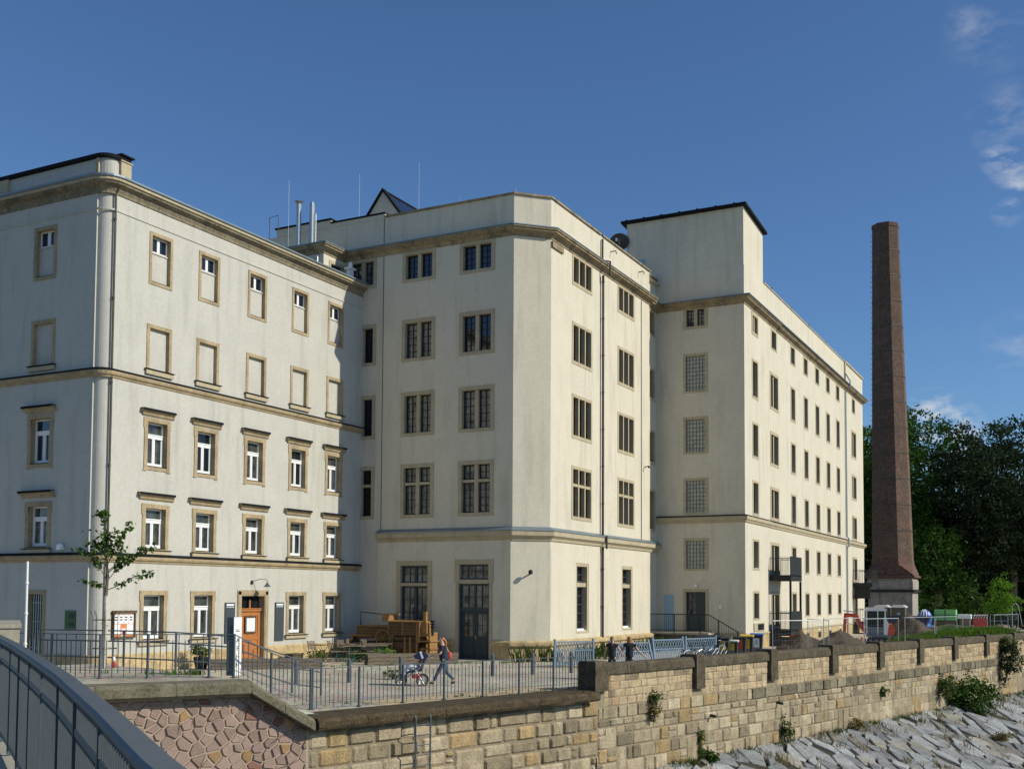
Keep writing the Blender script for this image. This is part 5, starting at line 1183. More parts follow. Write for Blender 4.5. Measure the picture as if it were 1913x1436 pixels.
for i, (x, y, R_, H_, lm) in enumerate(((-36, 160, 9, 11, 'leaf_dark'), (-22, 166, 10, 10, 'leaf_dark'), (-5, 168, 10, 9.5, 'leaf_dark'), (9, 162, 9, 10, 'leaf_dark'))):
    tree('woodland_tree', ['dark woodland tree far left behind the long wing', 'dark woodland tree deep behind the chimney', 'dark woodland tree deep behind the copper beech', 'dark woodland tree beyond the right edge'][i], (x, y, 0), 8, lob(x, y, 8.6, R_, H_+1, 12, rt_), lm, rt_, 520, 26, .8, 2.2, .5, limbs=3)
def shrub(name, label, c, rad, leafm, n, per, leaf, cl, group=None, stem=True, cat='shrub', r=None):
    r = r or rt_; t = thing(name, label, cat, (c[0], c[1], c[2]-rad[2]), group=group)
    m = MB(); crown(m, [(c, rad)], r, n, per, leaf, cl, .15); m.build('foliage', leafm, t, fixn=False)
    if stem:
        m = MB()
        for k in range(4): m.tube([(c[0]+r.uniform(-.1,.1), c[1], c[2]-rad[2]-.05), (c[0]+r.uniform(-.6,.6)*rad[0], c[1]+r.uniform(-.6,.6)*rad[1], c[2]+r.uniform(0, .5)*rad[2])], [.03, .01], 5)
        m.build('stems', 'bark', t)
    return t
for i, (x, y, R_) in enumerate(((-19, 152, 5), (-13.5, 154, 5), (-8.5, 152, 5), (-3.5, 154, 5), (1.5, 152, 5))):
    tree('thicket_tree', 'low dark thicket %s under the tall trees' % ['behind the chimney base', 'behind the green crate', 'behind the pale pallets', 'behind the bright young tree', 'at the right edge'][i], (x, y, 0), 2, lob(x, y, 3.4, R_, 4.4, 6, rt_), 'leaf_dark', rt_, 260, 26, .5, 1.2, .2, limbs=2)
H = [(-16.6, 124, 1.9, 2.4, 'leaf_green', 'leafy shrub directly right of the chimney base'), (-14.2, 125, 1.7, 2.1, 'leaf_weed', 'grey green hedge shrub behind the blue bag'), (-11.8, 124, 1.9, 2.3, 'leaf_green', 'hedge shrub behind the green crate'), (-9.4, 123, 2.0, 2.6, 'leaf_weed', 'hedge shrub behind the pale pallets'), (-7.0, 124, 2.2, 2.4, 'leaf_dark', 'dark hedge shrub left of the bright young tree'), (-4.4, 122, 2.2, 2.6, 'leaf_dark', 'dark hedge shrub at the right edge')]
for x, y, rx, rz, lm, lab in H: shrub('hedge_shrub', lab, (x, y, 1.4), (rx, 1.6, rz), lm, 60, 26, .24, .55, group='shrubs along the back of the building site')
m_ = tree('young_tree', 'bright yellow green young tree in front of the dark trees at the right edge', (-6.9, 112, 0), 2.2, [((-6.9, 112, 3.4), (1.1, 1.1, 1.6)), ((-6.4, 112, 2.5), (1.2, 1, 1.0)), ((-7.5, 112, 2.3), (1.0, 1, .9)), ((-6.8, 112, 4.6), (.55, .5, .9))], 'leaf_bright', rt_, 110, 26, .17, .4, .08)

# young street tree with sparse branches and a steel guard
YT = thing('young_street_tree', 'slim young tree with sparse leafy branches and a white trunk near the rounded corner', 'tree', (-24.6, 22.55, 1.0))
bx, by = -24.55, 22.45
import itertools
def P3(dx, dz, dy=0):
    dz = dz if dz < 2 else 2+(dz-2)*.70
    return Vector((bx+dx*.84+dy*.54, by+dx*.46+dy*-.84, 1.0+dz))
m = MB(); m.tube([P3(0, 0), P3(.02, 1.2), P3(0, 2.05)], [.07, .062, .05], 8); m.build('trunk', 'bark_white', YT)
m = MB(); m.tube([P3(0, 2.0), P3(.04, 2.8), P3(-.02, 3.6), P3(-.05, 4.5)], [.05, .04, .03, .012], 7); m.build('leader', 'bark', YT)
branches = [((0, 2.25), (.35, 2.45), (.8, 2.8), (1.25, 2.95)), ((0, 2.3), (-.25, 2.5), (-.62, 2.62)), ((0, 2.6), (.25, 3.0), (.75, 3.55), (1.3, 4.0)), ((0, 2.9), (.3, 3.3), (.62, 3.6), (1.05, 3.95)), ((0, 2.7), (-.2, 3.2), (-.45, 3.7), (-.85, 3.85)),
            ((0, 3.2), (.2, 3.9), (.42, 4.6), (.60, 4.9)), ((-.02, 3.4), (-.08, 4.2), (-.07, 5.0), (-.12, 5.3)), ((0, 3.5), (-.25, 4.0), (-.40, 4.2)), ((0, 3.6), (.1, 4.1), (.05, 4.45)), ((0, 3.0), (.3, 3.3), (.45, 4.0), (.3, 4.6))]
m = MB(); lf = MB(); ry = random.Random(8)
for br in branches:
    dy = ry.uniform(-.25, .25); pts = [P3(a, b, dy*i/3) for i, (a, b) in enumerate(br)]; m.tube(pts, [.018]+[.010]*(len(pts)-2)+[.004], 5)
    n = len(pts)-1
    for k in range(int(75*n/3)):
        f = ry.uniform(.28, 1)*n; i = min(n-1, int(f)); p = pts[i].lerp(pts[i+1], f-i); leaf_quad(lf, p+Vector((ry.gauss(0,.05), ry.gauss(0,.05), ry.gauss(-.01,.045))), .13*ry.uniform(.7, 1.25), ry, .8)
    for k in range(12): leaf_quad(lf, pts[-1]+Vector((ry.gauss(0,.07), ry.gauss(0,.07), ry.gauss(0,.05))), .12, ry, .8)
for k in range(60): leaf_quad(lf, P3(-.13+ry.gauss(0,.09), 5.35+ry.gauss(0,.08), ry.gauss(0,.08)), .13, ry, .8)
for k in range(240): leaf_quad(lf, P3(-.05+ry.gauss(0,.27), 3.95+ry.gauss(0,.33), ry.gauss(0,.22)), .12, ry, .8)
m.build('branch', 'bark', YT); lf.build('crown', 'leaf_green', YT, fixn=False)
t = thing('tree_guard', 'light steel rod guard with spiked tips around the young tree trunk', 'tree guard', (bx, by, 1.0)); m = MB()
for k in range(8):
    a = k*math.pi/4; x, y = bx+.33*math.cos(a), by+.33*math.sin(a); m.tube([(x, y, 1.0), (x, y, 2.45), (x+.07*math.cos(a), y+.07*math.sin(a), 2.6)], .009, 4)
for z in (1.55, 2.35): m.tube([(bx+.33*math.cos(a*math.pi/6), by+.33*math.sin(a*math.pi/6), z) for a in range(13)], .009, 4)
m.build('rods', 'iron_dark', t)
t = thing('cloth_bundle', 'small bundle of coloured cloth at the foot of the young tree', 'bundle', (bx+.2, by+.05, 1.0)); m = MB(); m.ell((bx+.24, by+.12, 1.10), (.08, .06, .10), 10, 7); m.build('lower_cloth', 'cloth_red', t); m = MB(); m.ell((bx+.23, by+.12, 1.25), (.055, .055, .08), 10, 7); m.build('upper_cloth', 'paper', t)

# weeds: grass tufts as strips
def grass(mb, x, y, z, h, n, r, spread=.12, w_=.012):
    for _ in range(n):
        a = r.uniform(0, 6.28); px, py = x+r.gauss(0, spread), y+r.gauss(0, spread); hh = h*r.uniform(.5, 1.2); ln = r.uniform(.1, .5)*hh; dx, dy = math.cos(a), math.sin(a)
        i = [mb.V((px-dy*w_, py+dx*w_, z)), mb.V((px+dy*w_, py-dx*w_, z)), mb.V((px+dx*ln*.4+dy*w_*.7, py+dy*ln*.4-dx*w_*.7, z+hh*.6)), mb.V((px+dx*ln, py+dy*ln, z+hh)), mb.V((px+dx*ln*.4-dy*w_*.7, py+dy*ln*.4+dx*w_*.7, z+hh*.6))]; mb.F(i)
rg = random.Random(12)
def strip(pts, h, dens, sp, leafm, nm, lab=None, w_=.014):
    m = MB()
    for a, b in zip(pts, pts[1:]):
        a = Vector(a); b = Vector(b); n = int((b-a).length*dens)
        for k in range(n):
            p = a.lerp(b, rg.random())+Vector((rg.gauss(0, sp), rg.gauss(0, sp), 0))
            if noise.noise(Vector((p.x*.8, p.y*.8, 3))) < -.12: continue
            grass(m, p.x, p.y, p.z-.01, h, 7, rg, .07, w_)
    o = m.build(nm, leafm, fixn=False); o['kind'] = 'stuff'; o['label'] = lab or 'grass and weeds growing in the paving joints'
def gz(x, y): return (x, y, ground_z(x, y))
strip([(-28.8, 39.6, 0), (-26.3, 43.2, 0), (-23.6, 45.2, 0), (-20.6, 46.4, 0)], .13, 9, .22, 'grass_blade', 'paving_weeds')
strip([(-30.2, 37.6, 0), (-28.6, 39.4, 0)], .1, 8, .2, 'grass_blade', 'paving_weeds')
strip([(-23.6, 20.6, 1.0), (-21.9, 21.0, 1.0), (-20.3, 22.1, 1.0)], .15, 16, .14, 'grass_blade', 'terrace_weeds', 'weeds behind the railing on the raised terrace')
strip([(-18.6, 25.4, 0), (-16.4, 31.0, 0), (-15.2, 34.2, 0)], .08, 5, .25, 'leaf_weed', 'coping_weeds', 'small weeds along the inside of the quay railing')
strip([(-24.0, 46.2, 0), (-22.0, 47.9, 0), (-21.8, 52, 0), (-21.6, 58, 0), (-22, 62, 0)], .75, 12, .35, 'leaf_weed', 'wall_weeds', 'tall weeds along the foot of the mill wall', .02)
strip([(-15.2, 37.2, 0), (-13.9, 43.5, 0), (-11.6, 53, 0)], .55, 6, .28, 'leaf_weed', 'verge_weeds', 'weeds along the inside of the river parapet', .02)
strip([(-22.8, 61.4, 0), (-19.5, 61.8, 0), (-17.2, 62.3, 0)], .8, 12, .4, 'leaf_dark', 'stair_weeds', 'dark weeds under the entrance steps', .025)
m = MB()
for k in range(2600):
    s = rg.uniform(31.5, 50); o = -rg.uniform(.6, 2.6); p = fF(s, o, 0); hh = .55+.45*noise.noise(Vector((s*.4, o, 0)))
    grass(m, p[0], p[1], .30+.42*math.sin((s-31.5)/18.5*3.14), 0.6*hh+.2, 5, rg, .22, .03)
o = m.build('verge_grass', 'grass_blade', fixn=False); o['kind'] = 'stuff'; o['label'] = 'thick bright green grass behind the far parapet'
m = MB(); 
for k in range(900):
    s = rg.uniform(4, 60); o = rg.uniform(0, 1)**2*12+.1; p = fF(s, o, 0)
    if noise.noise(Vector((s*.35, o*.35, 9))) > .05: grass(m, p[0], p[1], bank_z(o)-.02, .35, 8, rg, .12, .012)
o = m.build('bank_grass', 'dry_grass', fixn=False); o['kind'] = 'stuff'; o['label'] = 'dry grass tufts between the stone slabs of the bank'
m = MB()
for k in range(520):
    s = rg.uniform(3, 60); p = fF(s, .06+abs(rg.gauss(0, .15)), 0)
    if noise.noise(Vector((s*.5, 1, 2))) > -.05: grass(m, p[0], p[1], -3.12, .38, 9, rg, .12, .014)
o = m.build('wall_foot_grass', 'leaf_weed', fixn=False); o['kind'] = 'stuff'; o['label'] = 'green weeds along the foot of the river wall'
# shrubs that grow out of the wall
def wsh(lab, s, o, z, rad, lm, n, leaf=.08, cl=.2, near=False):
    p = (fN if near else fF)(s, o, 0); return shrub('wall_plant', lab, (p[0], p[1], z), rad, lm, n, 20, leaf, cl, group='plants growing out of the river wall')
wsh('leafy plant growing out of the wall right of the first parapet pier', 3.15, .16, -.42, (.22, .16, .22), 'leaf_green', 16)
wsh('brown withered plant hanging below the leafy wall plant', 3.05, .14, -.85, (.28, .14, .36), 'dry_grass', 22, .09)
wsh('long green moss streak running down the wall under a drain pipe', 6.3, .05, -2.35, (.16, .05, .85), 'leaf_weed', 60, .07, .12)
wsh('small broad-leaved plant at the foot of the wall, left of the slabs', 6.6, .3, -2.75, (.3, .2, .3), 'leaf_green', 20, .13)
wsh('narrow green plant climbing at the wall foot', 12.9, .2, -2.35, (.3, .15, .55), 'leaf_weed', 26, .1)
wsh('small green tuft in the joint below the dark course', 23.3, .1, -1.45, (.3, .12, .22), 'leaf_green', 12, .12)
wsh('large bushy shrub growing from the wall foot over the slabs', 33.5, .9, -2.3, (1.6, 1.2, 1.15), 'leaf_green', 170, .16, .4)
wsh('upper sprawling part of a shrub on the wall left of the large bush', 31.3, .3, -1.6, (.7, .4, .7), 'leaf_weed', 40, .14, .3)
wsh('dark bush hanging over the far parapet', 41.6, .3, -.7, (1.0, .4, 1.3), 'leaf_dark', 110, .14, .32)
wsh('pale twiggy bush leaning on the far parapet coping', 41.8, .25, .3, (.9, .35, .45), 'leaf_weed', 60, .12, .3)
wsh('olive tuft at the wall foot left of the large bush', 19.5, .2, -2.75, (.6, .25, .3), 'dry_grass', 26, .1)
wsh('small weed at the very end of the low mossy coping', 10.6, .2, -.15, (.22, .15, .16), 'dry_grass', 14, .07, .12, True)
def bsh(lab, s, o, rad, lm): 
    p = fF(s, o, 0); shrub('bank_plant', lab, (p[0], p[1], bank_z(o)+rad[2]*.5), rad, lm, 46, 20, .1, .25, group='plants between the bank slabs')
bsh('large straw-coloured grass tuft on the lower slabs at the bottom edge', 17.5, 8.0, (1.4, .9, .5), 'dry_grass')
bsh('round straw-coloured tuft on the slabs near the bottom edge', 11.0, 5.2, (.9, .7, .4), 'dry_grass')
bsh('small green plant among the slabs near the right edge', 30, 6.5, (.6, .4, .35), 'leaf_weed')
bsh('olive plant among the slabs below the large bush', 27, 4.4, (.5, .4, .3), 'dry_grass')

# ================================================================== SMALL THINGS
# slim square sign column
SC = thing('sign_column', 'tall slim white and grey square sign column with vertical black letters behind the railing', 'sign', (-19.6, 22.18, 1.0), R(-8))
def LM(t): return WM[t]
m = MB(LM(SC)); m.box(-.13, .13, -.13, .13, 0, 1.5); m.build('column', 'steel_grey', SC)
m = MB(LM(SC)); m.box(.131, .139, -.13, .13, .0, 1.5); m.build('face', 'white_paint', SC)
for i, ch in enumerate('AFHH'):
    cu = bpy.data.curves.new('letter', 'FONT'); cu.body = ch; cu.size = .17; cu.extrude = .002; cu.align_x = 'CENTER'; cu.align_y = 'CENTER'
    tmp = bpy.data.objects.new('letter', cu); C.collection.objects.link(tmp); dg = bpy.context.evaluated_depsgraph_get(); dg.update(); me = bpy.data.meshes.new_from_object(tmp.evaluated_get(dg)); bpy.data.objects.remove(tmp)
    me.materials.clear(); me.materials.append(MT['ink']); link('letter', me, SC, LM(SC) @ Matrix.Translation((.142, .0, .90-.21*i)) @ Matrix.Rotation(R(90), 4, 'Z') @ Matrix.Rotation(R(90), 4, 'X'))
m = MB(LM(SC)); m.box(.140, .143, -.06, .06, 1.13, 1.15); m.box(.140, .143, -.06, .03, 1.17, 1.185)
m.build('small_print', 'ink', SC)
m = MB(LM(SC)); m.box(-.01, .11, -.142, -.140, 1.0, 1.28); m.build('emblem', 'navy', SC)
t = thing('flag_pole', 'thin white metal pole beside the concrete end block at the left edge', 'pole', (-21.68, 17.5, 1.0)); m = MB(); m.tube([(-21.68, 17.5, .2), (-21.68, 17.5, 3.82)], .028, 8)
for z in (1.9, 2.6, 3.3): m.tube([(-21.68, 17.5, z), (-21.68, 17.5, z+.05)], .04, 8)
m.build('pole', 'white_paint', t)

# bollards
bo0 = thing('bollard', 'grey bollard farthest left behind the quay railing', 'bollard', (-24.18, 30.53, 0), group='grey bollards on the square')
m = MB(T(-24.18, 30.53)); m.tube([(0,0,-.05), (0,0,.80), (0,0,.84)], [.075, .075, .05], 10); m.tube([(0,0,.66), (0,0,.70)], .082, 10); m.build('post', 'steel_grey', bo0)
for (x, y), lab in (((-23.19, 32.23), 'grey bollard second from the left, left of the pushchair'), ((-22.47, 34.44), 'grey bollard half hidden behind the pushchair'), ((-20.36, 37.66), 'grey bollard right of the walking woman'), ((-19.43, 39.26), 'grey bollard in front of the canted mill corner'), ((-18.51, 40.91), 'grey bollard nearest the first parapet pier')): dup(bo0, (x, y, 0), 0, lab)
shrub('bollard_weed', 'weeds around the foot of the bollard behind the pushchair', (-22.65, 34.2, .22), (.4, .3, .22), 'leaf_weed', 14, 18, .08, .15, cat='plant')

# timber beams
def beam(name, lab, a, b, w_, h_, matn, extra=None):
    a = Vector(a); b = Vector(b); t = thing(name, lab, 'beam', (a.x, a.y, 0)); m = MB(); d = (b-a).normalized(); 
    for k in range(3): m.bar(a+d*(.0+.03*(k%2))+Vector((0,0,h_*(k+.5)/3)), b-d*.02*(k%2)+Vector((0,0,h_*(k+.5)/3)), w_-.03*(k%2), h_/3-.012)
    m.build('beam', matn, t)
    q = MB(); q.bar(a-d*.012+Vector((0,0,h_/2)), a-d*.002+Vector((0,0,h_/2)), w_*.94, h_*.94); q.build('end_face', 'iron_dark', t); return t
beam('timber_beam', 'dark weathered timber trough in front of the orange wooden door', (-31.9, 34.75, 0), (-28.7, 37.9, 0), .55, .42, 'old_wood')
beam('log_bench', 'pale grey squared log bench left of the walking woman', (-28.3, 40.6, 0), (-25.6, 43.9, 0), .5, .48, 'old_wood')
t = shrub('fern_plant', 'ferny green plant in the dark pot at the left end of the timber trough', (-32.4, 34.7, .75), (.42, .4, .32), 'leaf_weed', 26, 20, .1, .2, cat='plant')
t = thing('plant_pot', 'dark plant pot at the left end of the timber trough', 'pot', (-32.4, 34.7, 0)); m = MB(T(-32.4, 34.7)); m.tube([(0,0,0), (0,0,.45), (0,0,.5)], [.22, .32, .32], 10); m.build('pot', 'iron_dark', t)
t = thing('stone_trough', 'small dark stone trough right of the orange wooden door', 'trough', (-32.6, 40.9, 0)); m = MB(); m.box(-32.9, -32.45, 40.7, 41.4, 0, .32); m.box(-32.95, -32.4, 40.62, 41.48, .3, .36); m.build('trough', 'mossy_stone', t)

# cafe furniture
def chair_mesh(M_, t, cm='old_wood', fm='iron_dark'):
    m = MB(M_)
    for k in range(6): m.box(-.21, .21, -.2+k*.07, -.145+k*.07, .44, .46)
    m.build('seat', cm, t); m = MB(M_)
    for k in range(6): m.box(-.2, .2, .20+k*.012, .22+k*.012, .55+k*.065, .60+k*.065)
    m.build('backrest', cm, t)
    for s in (-1, 1):
        q = MB(M_); q.tube([(s*.22, -.22, 0), (s*.22, .17, .46), (s*.22, .29, .95)], .012, 5); q.tube([(s*.2, .25, 0), (s*.2, -.2, .44)], .012, 5); q.build('leg', fm, t)
ch0 = thing('cafe_chair', 'x', 'chair', (0, 0, 0), group='folding cafe chairs by the corner house'); chair_mesh(Matrix.Identity(4), ch0)
chs = [(-31.9, 41.6, 1.4, 'wooden folding cafe chair farthest left in front of the window'), (-31.3, 42.3, 1.9, 'second folding cafe chair from the left'), (-31.6, 43.4, 1.2, 'third folding cafe chair from the left, against the table'), (-31.9, 44.6, 1.7, 'folding cafe chair under the last window of the corner house'), (-31.0, 44.5, 1.2, 'folding cafe chair nearest the blue-grey shaded wall'), (-30.2, 43.4, 2.3, 'folding cafe chair at the near side of the beer tables')]
for i, (x, y, rz, lab) in enumerate(chs):
    if i == 0: ch0.matrix_basis = T(x, y, 0, rz); ch0['label'] = lab
    else: dup(ch0, (x, y, 0), rz, lab)
tb0 = thing('cafe_table', 'small square slatted cafe table at the left end of the chairs', 'table', (0, 0, 0), group='slatted cafe tables'); m = MB()
for k in range(7): m.box(-.35, .35, -.34+k*.1, -.26+k*.1, .71, .735)
m.build('tabletop', 'old_wood', tb0)
for s in (-1, 1):
    q = MB(); q.tube([(s*.3, -.3, 0), (s*.3, .3, .7)], .013, 5); q.tube([(s*.28, .3, 0), (s*.28, -.3, .7)], .013, 5); q.build('leg', 'iron_dark', tb0)
tb0.matrix_basis = T(-32.2, 42.3, 0, .1); dup(tb0, (-32.3, 44.0, 0), .2, 'small slatted cafe table between the third and fourth chair'); dup(tb0, (-31.2, 43.2, 0), .3, 'small slatted cafe table in front of the third chair')
bt0 = thing('beer_table', 'long plank table with green folding legs nearest the square', 'table', (0, 0, 0), group='long tables and benches with green legs'); m = MB()
for k in range(4): m.box(-1.1, 1.1, -.25+k*.13, -.13+k*.13, .73, .765)
m.build('tabletop', 'old_wood', bt0)
for s in (-1, 1):
    q = MB(); q.tube([(s*.8, -.2, 0), (s*.8, -.2, .73), (s*.8, .2, .73), (s*.8, .2, 0)], .02, 5); q.tube([(s*.8, -.2, .3), (s*.8, .2, .3)], .014, 5); q.tube([(s*.8, 0, .3), (s*.25, 0, .72)], .014, 5); q.build('leg', 'green_paint', bt0)
bb0 = thing('beer_bench', 'long narrow plank bench with green legs nearest the square', 'bench', (0, 0, 0), group='long tables and benches with green legs'); m = MB()
for k in range(2): m.box(-1.1, 1.1, -.13+k*.14, -.01+k*.14, .43, .46)
m.build('seat', 'old_wood', bb0)
for s in (-1, 1):
    q = MB(); q.tube([(s*.8, -.11, 0), (s*.8, -.11, .43), (s*.8, .11, .43), (s*.8, .11, 0)], .018, 5); q.tube([(s*.8, 0, .2), (s*.3, 0, .42)], .012, 5); q.build('leg', 'green_paint', bb0)
rz = .98
bt0.matrix_basis = T(-29.6, 42.3, 0, rz); bb0.matrix_basis = T(-29.0, 41.9, 0, rz)
dup(bt0, (-30.5, 44.0, 0), rz, 'long plank table with green legs in the middle row'); dup(bb0, (-29.95, 43.55, 0), rz, 'long plank bench with green legs in the middle row'); dup(bt0, (-31.6, 45.7, 0), rz-.1, 'long plank table with green legs closest to the shaded wall'); dup(bb0, (-30.6, 42.75, 0), rz, 'long plank bench with green legs on the far side of the front table')
shrub('potted_plant', 'bright green bushy plant in front of the wooden machine', (-28.6, 42.5, .35), (.55, .5, .35), 'leaf_bright', 22, 20, .1, .2, cat='plant'); shrub('potted_plant', 'reddish green plant at the foot of the leftmost cafe chair', (-30.9, 40.4, .28), (.5, .45, .3), 'leaf_weed', 24, 20, .09, .2, cat='plant'); shrub('potted_plant', 'dark green plant between the beer table legs', (-30.0, 42.6, .3), (.7, .5, .32), 'leaf_green', 26, 20, .1, .2, cat='plant')

# old wooden threshing machine; orange paints its sunlit edges, brown its shaded body
TM = thing('wooden_machine', 'old wooden threshing machine coloured for sun and shade, standing before the tall shaded mill window', 'machine', (-30.2, 45.6, 0), R(0)); Mt = T(-30.2, 45.55) @ Matrix.Diagonal((1, 1, .90, 1))
m = MB(Mt)
m.box(-1.9, .35, -.35, .45, 1.05, 1.72); m.box(.0, 1.75, -.45, .5, 1.25, 1.98); m.box(.15, 1.55, -.38, .45, .55, 1.2); bd_ = m.build('body', 'brown_wood', TM)
m = MB(Mt)
for z in (1.22, 1.38, 1.54): m.box(-1.92, -.02, -.375, -.352, z, z+.02)
for z in (1.42, 1.6, 1.78): m.box(.0, 1.76, -.475, -.452, z, z+.02)
for x in (.02, .85, 1.66): m.box(x, x+.07, -.478, -.453, 1.26, 1.97)
m.build('batten', 'sunlit_wood', bd_)
m = MB(Mt)
m.box(-1.9, -.1, -.38, .5, 1.72, 1.78); m.extr([(-.02, -.48, 1.98), (1.8, -.48, 1.98), (1.8, .5, 1.98), (-.02, .5, 2.06)], (0, 0, .05)); m.box(1.76, 1.86, -.5, .5, .9, 2.0); m.box(-2.3, -1.0, -.4, -.32, 1.18, 1.26); m.box(-2.2, -2.1, -.4, .3, 0, 1.2); m.box(-.35, -.02, -.42, .45, 2.0, 2.35); m.box(-.38, .62, -.42, -.3, 2.35, 2.43); m.build('top_boards', 'sunlit_wood', TM)
for i, (x, z) in enumerate(((.2, 1.3), (.95, 1.2), (1.25, 1.2), (1.62, 1.6))):
    q = MB(Mt); q.box(x, x+.1, -.46, -.36, 0, z); q.box(x, x+.1, .36, .46, 0, z); q.build('post', 'sunlit_wood', TM)
m = MB(Mt); m.box(1.86, 2.5, -.45, .4, .10, .18); m.box(1.86, 2.45, -.45, .4, .95, 1.03); m.box(1.86, 2.45, -.45, .4, .55, .61); m.box(1.86, 2.4, -.45, -.38, 1.25, 1.33); m.box(2.3, 2.38, -.4, .3, .1, 1.45); m.build('rack', 'sunlit_wood', TM)
m = MB(Mt); m.box(1.78, 2.2, -.4, .2, 1.35, 1.95); m.box(1.95, 2.12, -.35, -.2, 1.3, 2.55); m.build('hopper', 'sunlit_wood', TM)
m = MB(Mt); m.tube([(-.22+.42*math.cos(a*math.pi/8), -.52, 1.12+.42*math.sin(a*math.pi/8)) for a in range(17)], .035, 6)
for a in range(3): m.tube([(-.22-.4*math.cos(a*1.05), -.52, 1.12-.4*math.sin(a*1.05)), (-.22+.4*math.cos(a*1.05), -.52, 1.12+.4*math.sin(a*1.05))], .02, 5)
m.build('wheel', 'sunlit_wood', TM)
m = MB(Mt); m.tube([(-1.7, -.3, 1.8), (-1.7, -.3, 2.5), (-.3, -.3, 2.38)], .03, 5); m.tube([(.6, -.3, 2.25), (1.95, -.3, 2.2)], .02, 5); m.tube([(2.4, -.2, 1.3), (2.4, -.2, 2.1)], .07, 8); m.tube([(-2.2, -.42, .9), (2.0, -.42, 1.0)], .03, 5)
for z in (1.75, 1.9, 2.05): m.tube([(2.28, -.22, z), (2.55, -.22, z)], .03, 6)
m.build('iron_work', 'iron_dark', TM)

# lost blue garden gates / fence panels
def blue_panel(M_, lab, leaf_=1.5, h=1.1):
    t = thing('blue_fence_panel', lab, 'fence panel', (0,0,0), group='light blue lattice fence panels'); t.matrix_basis = M_; WM[t] = M_
    m = MB(M_); m.box(-.05, .03, -.04, .04, 0, h+.1); m.build('post', 'blue_paint', t); m = MB(M_); m.box(leaf_-.03, leaf_+.05, -.04, .04, 0, h+.1); m.build('post', 'blue_paint', t)
    m = MB(M_); pass
    for za, zb in ((h-.06, h), (h*.62, h*.62+.05), (.08, .14)): m = MB(M_); m.box(.03, leaf_-.03, -.025, .025, za, zb); m.build('rail', 'blue_paint', t)
    m = MB(M_); n = int(leaf_/.11)
    for k in range(n): x = .06+k*(leaf_-.12)/n; m.box(x, x+.05, -.01, .01, .1, h*.62)
    m.build('slats', 'blue_paint', t); m = MB(M_); n = int(leaf_/.16)
    for k in range(n):
        x = .05+k*(leaf_-.1)/n; e = (leaf_-.1)/n; m.bar((x, 0, h*.62+.05), (x+e, 0, h-.05), .025); m.bar((x+e, .012, h*.62+.05), (x, .012, h-.05), .025)
    m.build('lattice', 'blue_paint', t)
blue_panel(T(-20.5, 43.6, 0, R(58)), 'upright light blue fence panel between the canted mill corner and the first parapet pier', 2.0, 1.12)
blue_panel(T(-17.9, 44.2, 0, R(60)) @ Matrix.Rotation(R(-20), 4, 'X'), 'leaning light blue lattice panel directly right of the two girls', 2.1, 1.15)
blue_panel(T(-16.9, 46.3, 0, R(66)) @ Matrix.Rotation(R(-7), 4, 'X'), 'light blue lattice panel in the middle of the row', 1.9, 1.2)
blue_panel(T(-16.2, 48.4, 0, R(70)), 'light blue lattice panel behind the bicycles', 2.2, 1.2)
# bicycles
def bicycle(x, y, rz, lab, fm):
    M_ = T(x, y, 0, rz) @ Matrix.Rotation(R(8), 4, 'X'); t = thing('bicycle', lab, 'bicycle', (0,0,0), group='bicycles by the blue panels'); t.matrix_basis = M_; WM[t] = M_
    for cx_ in (0, 1.05):
        q = MB(M_); q.tube([(cx_+.33*math.cos(a*math.pi/10), 0, .34+.33*math.sin(a*math.pi/10)) for a in range(21)], .018, 6); w_ = q.build('wheel', 'rubber', t)
        q = MB(M_)
        for a in range(8): q.tube([(cx_, 0, .34), (cx_+.32*math.cos(a*math.pi/4), 0, .34+.32*math.sin(a*math.pi/4))], .004, 4)
        q.tube([(cx_, -.04, .34), (cx_, .04, .34)], .03, 6); q.build('spokes', 'galvanised', w_)
    q = MB(M_)
    for a, b in (((0,0,.34),(.38,0,.30)), ((.38,0,.3),(.85,0,.80)), ((.38,0,.3),(.22,0,.85)), ((.22,0,.78),(.82,0,.86)), ((0,0,.34),(.24,0,.76)), ((1.05,0,.34),(.84,0,.88)), ((.84,0,.88),(.80,0,1.0))): q.tube([a, b], .017, 6)
    q.build('frame', fm, t)
    q = MB(M_); q.tube([(.72,-.28,1.0),(.82,-.2,1.02),(.80,0,1.0),(.82,.2,1.02),(.72,.28,1.0)], .013, 6); q.build('handlebar', 'galvanised', t)
    q = MB(M_); q.ell((.2, 0, .9), (.14, .07, .035), 8, 5); q.build('saddle', 'rubber', t)
    q = MB(M_); q.tube([(-.36, 0, .5), (-.2, 0, .66), (.05, 0, .71), (.2, 0, .62)], .016, 5); q.build('mudguard', 'white_paint', t); q = MB(M_); q.tube([(.8, 0, .62), (1.05, 0, .71), (1.3, 0, .6)], .016, 5); q.build('mudguard', 'galvanised', t)
bicycle(-15.75, 48.9, R(78), 'bicycle with white mudguards leaning at the right end of the blue panels', 'iron_dark')
bicycle(-15.4, 50.3, R(85), 'bicycle next to the dark wheelie bins', 'galvanised')
bicycle(-16.0, 47.9, R(72), 'dark bicycle in front of the middle blue panel', 'door_teal')
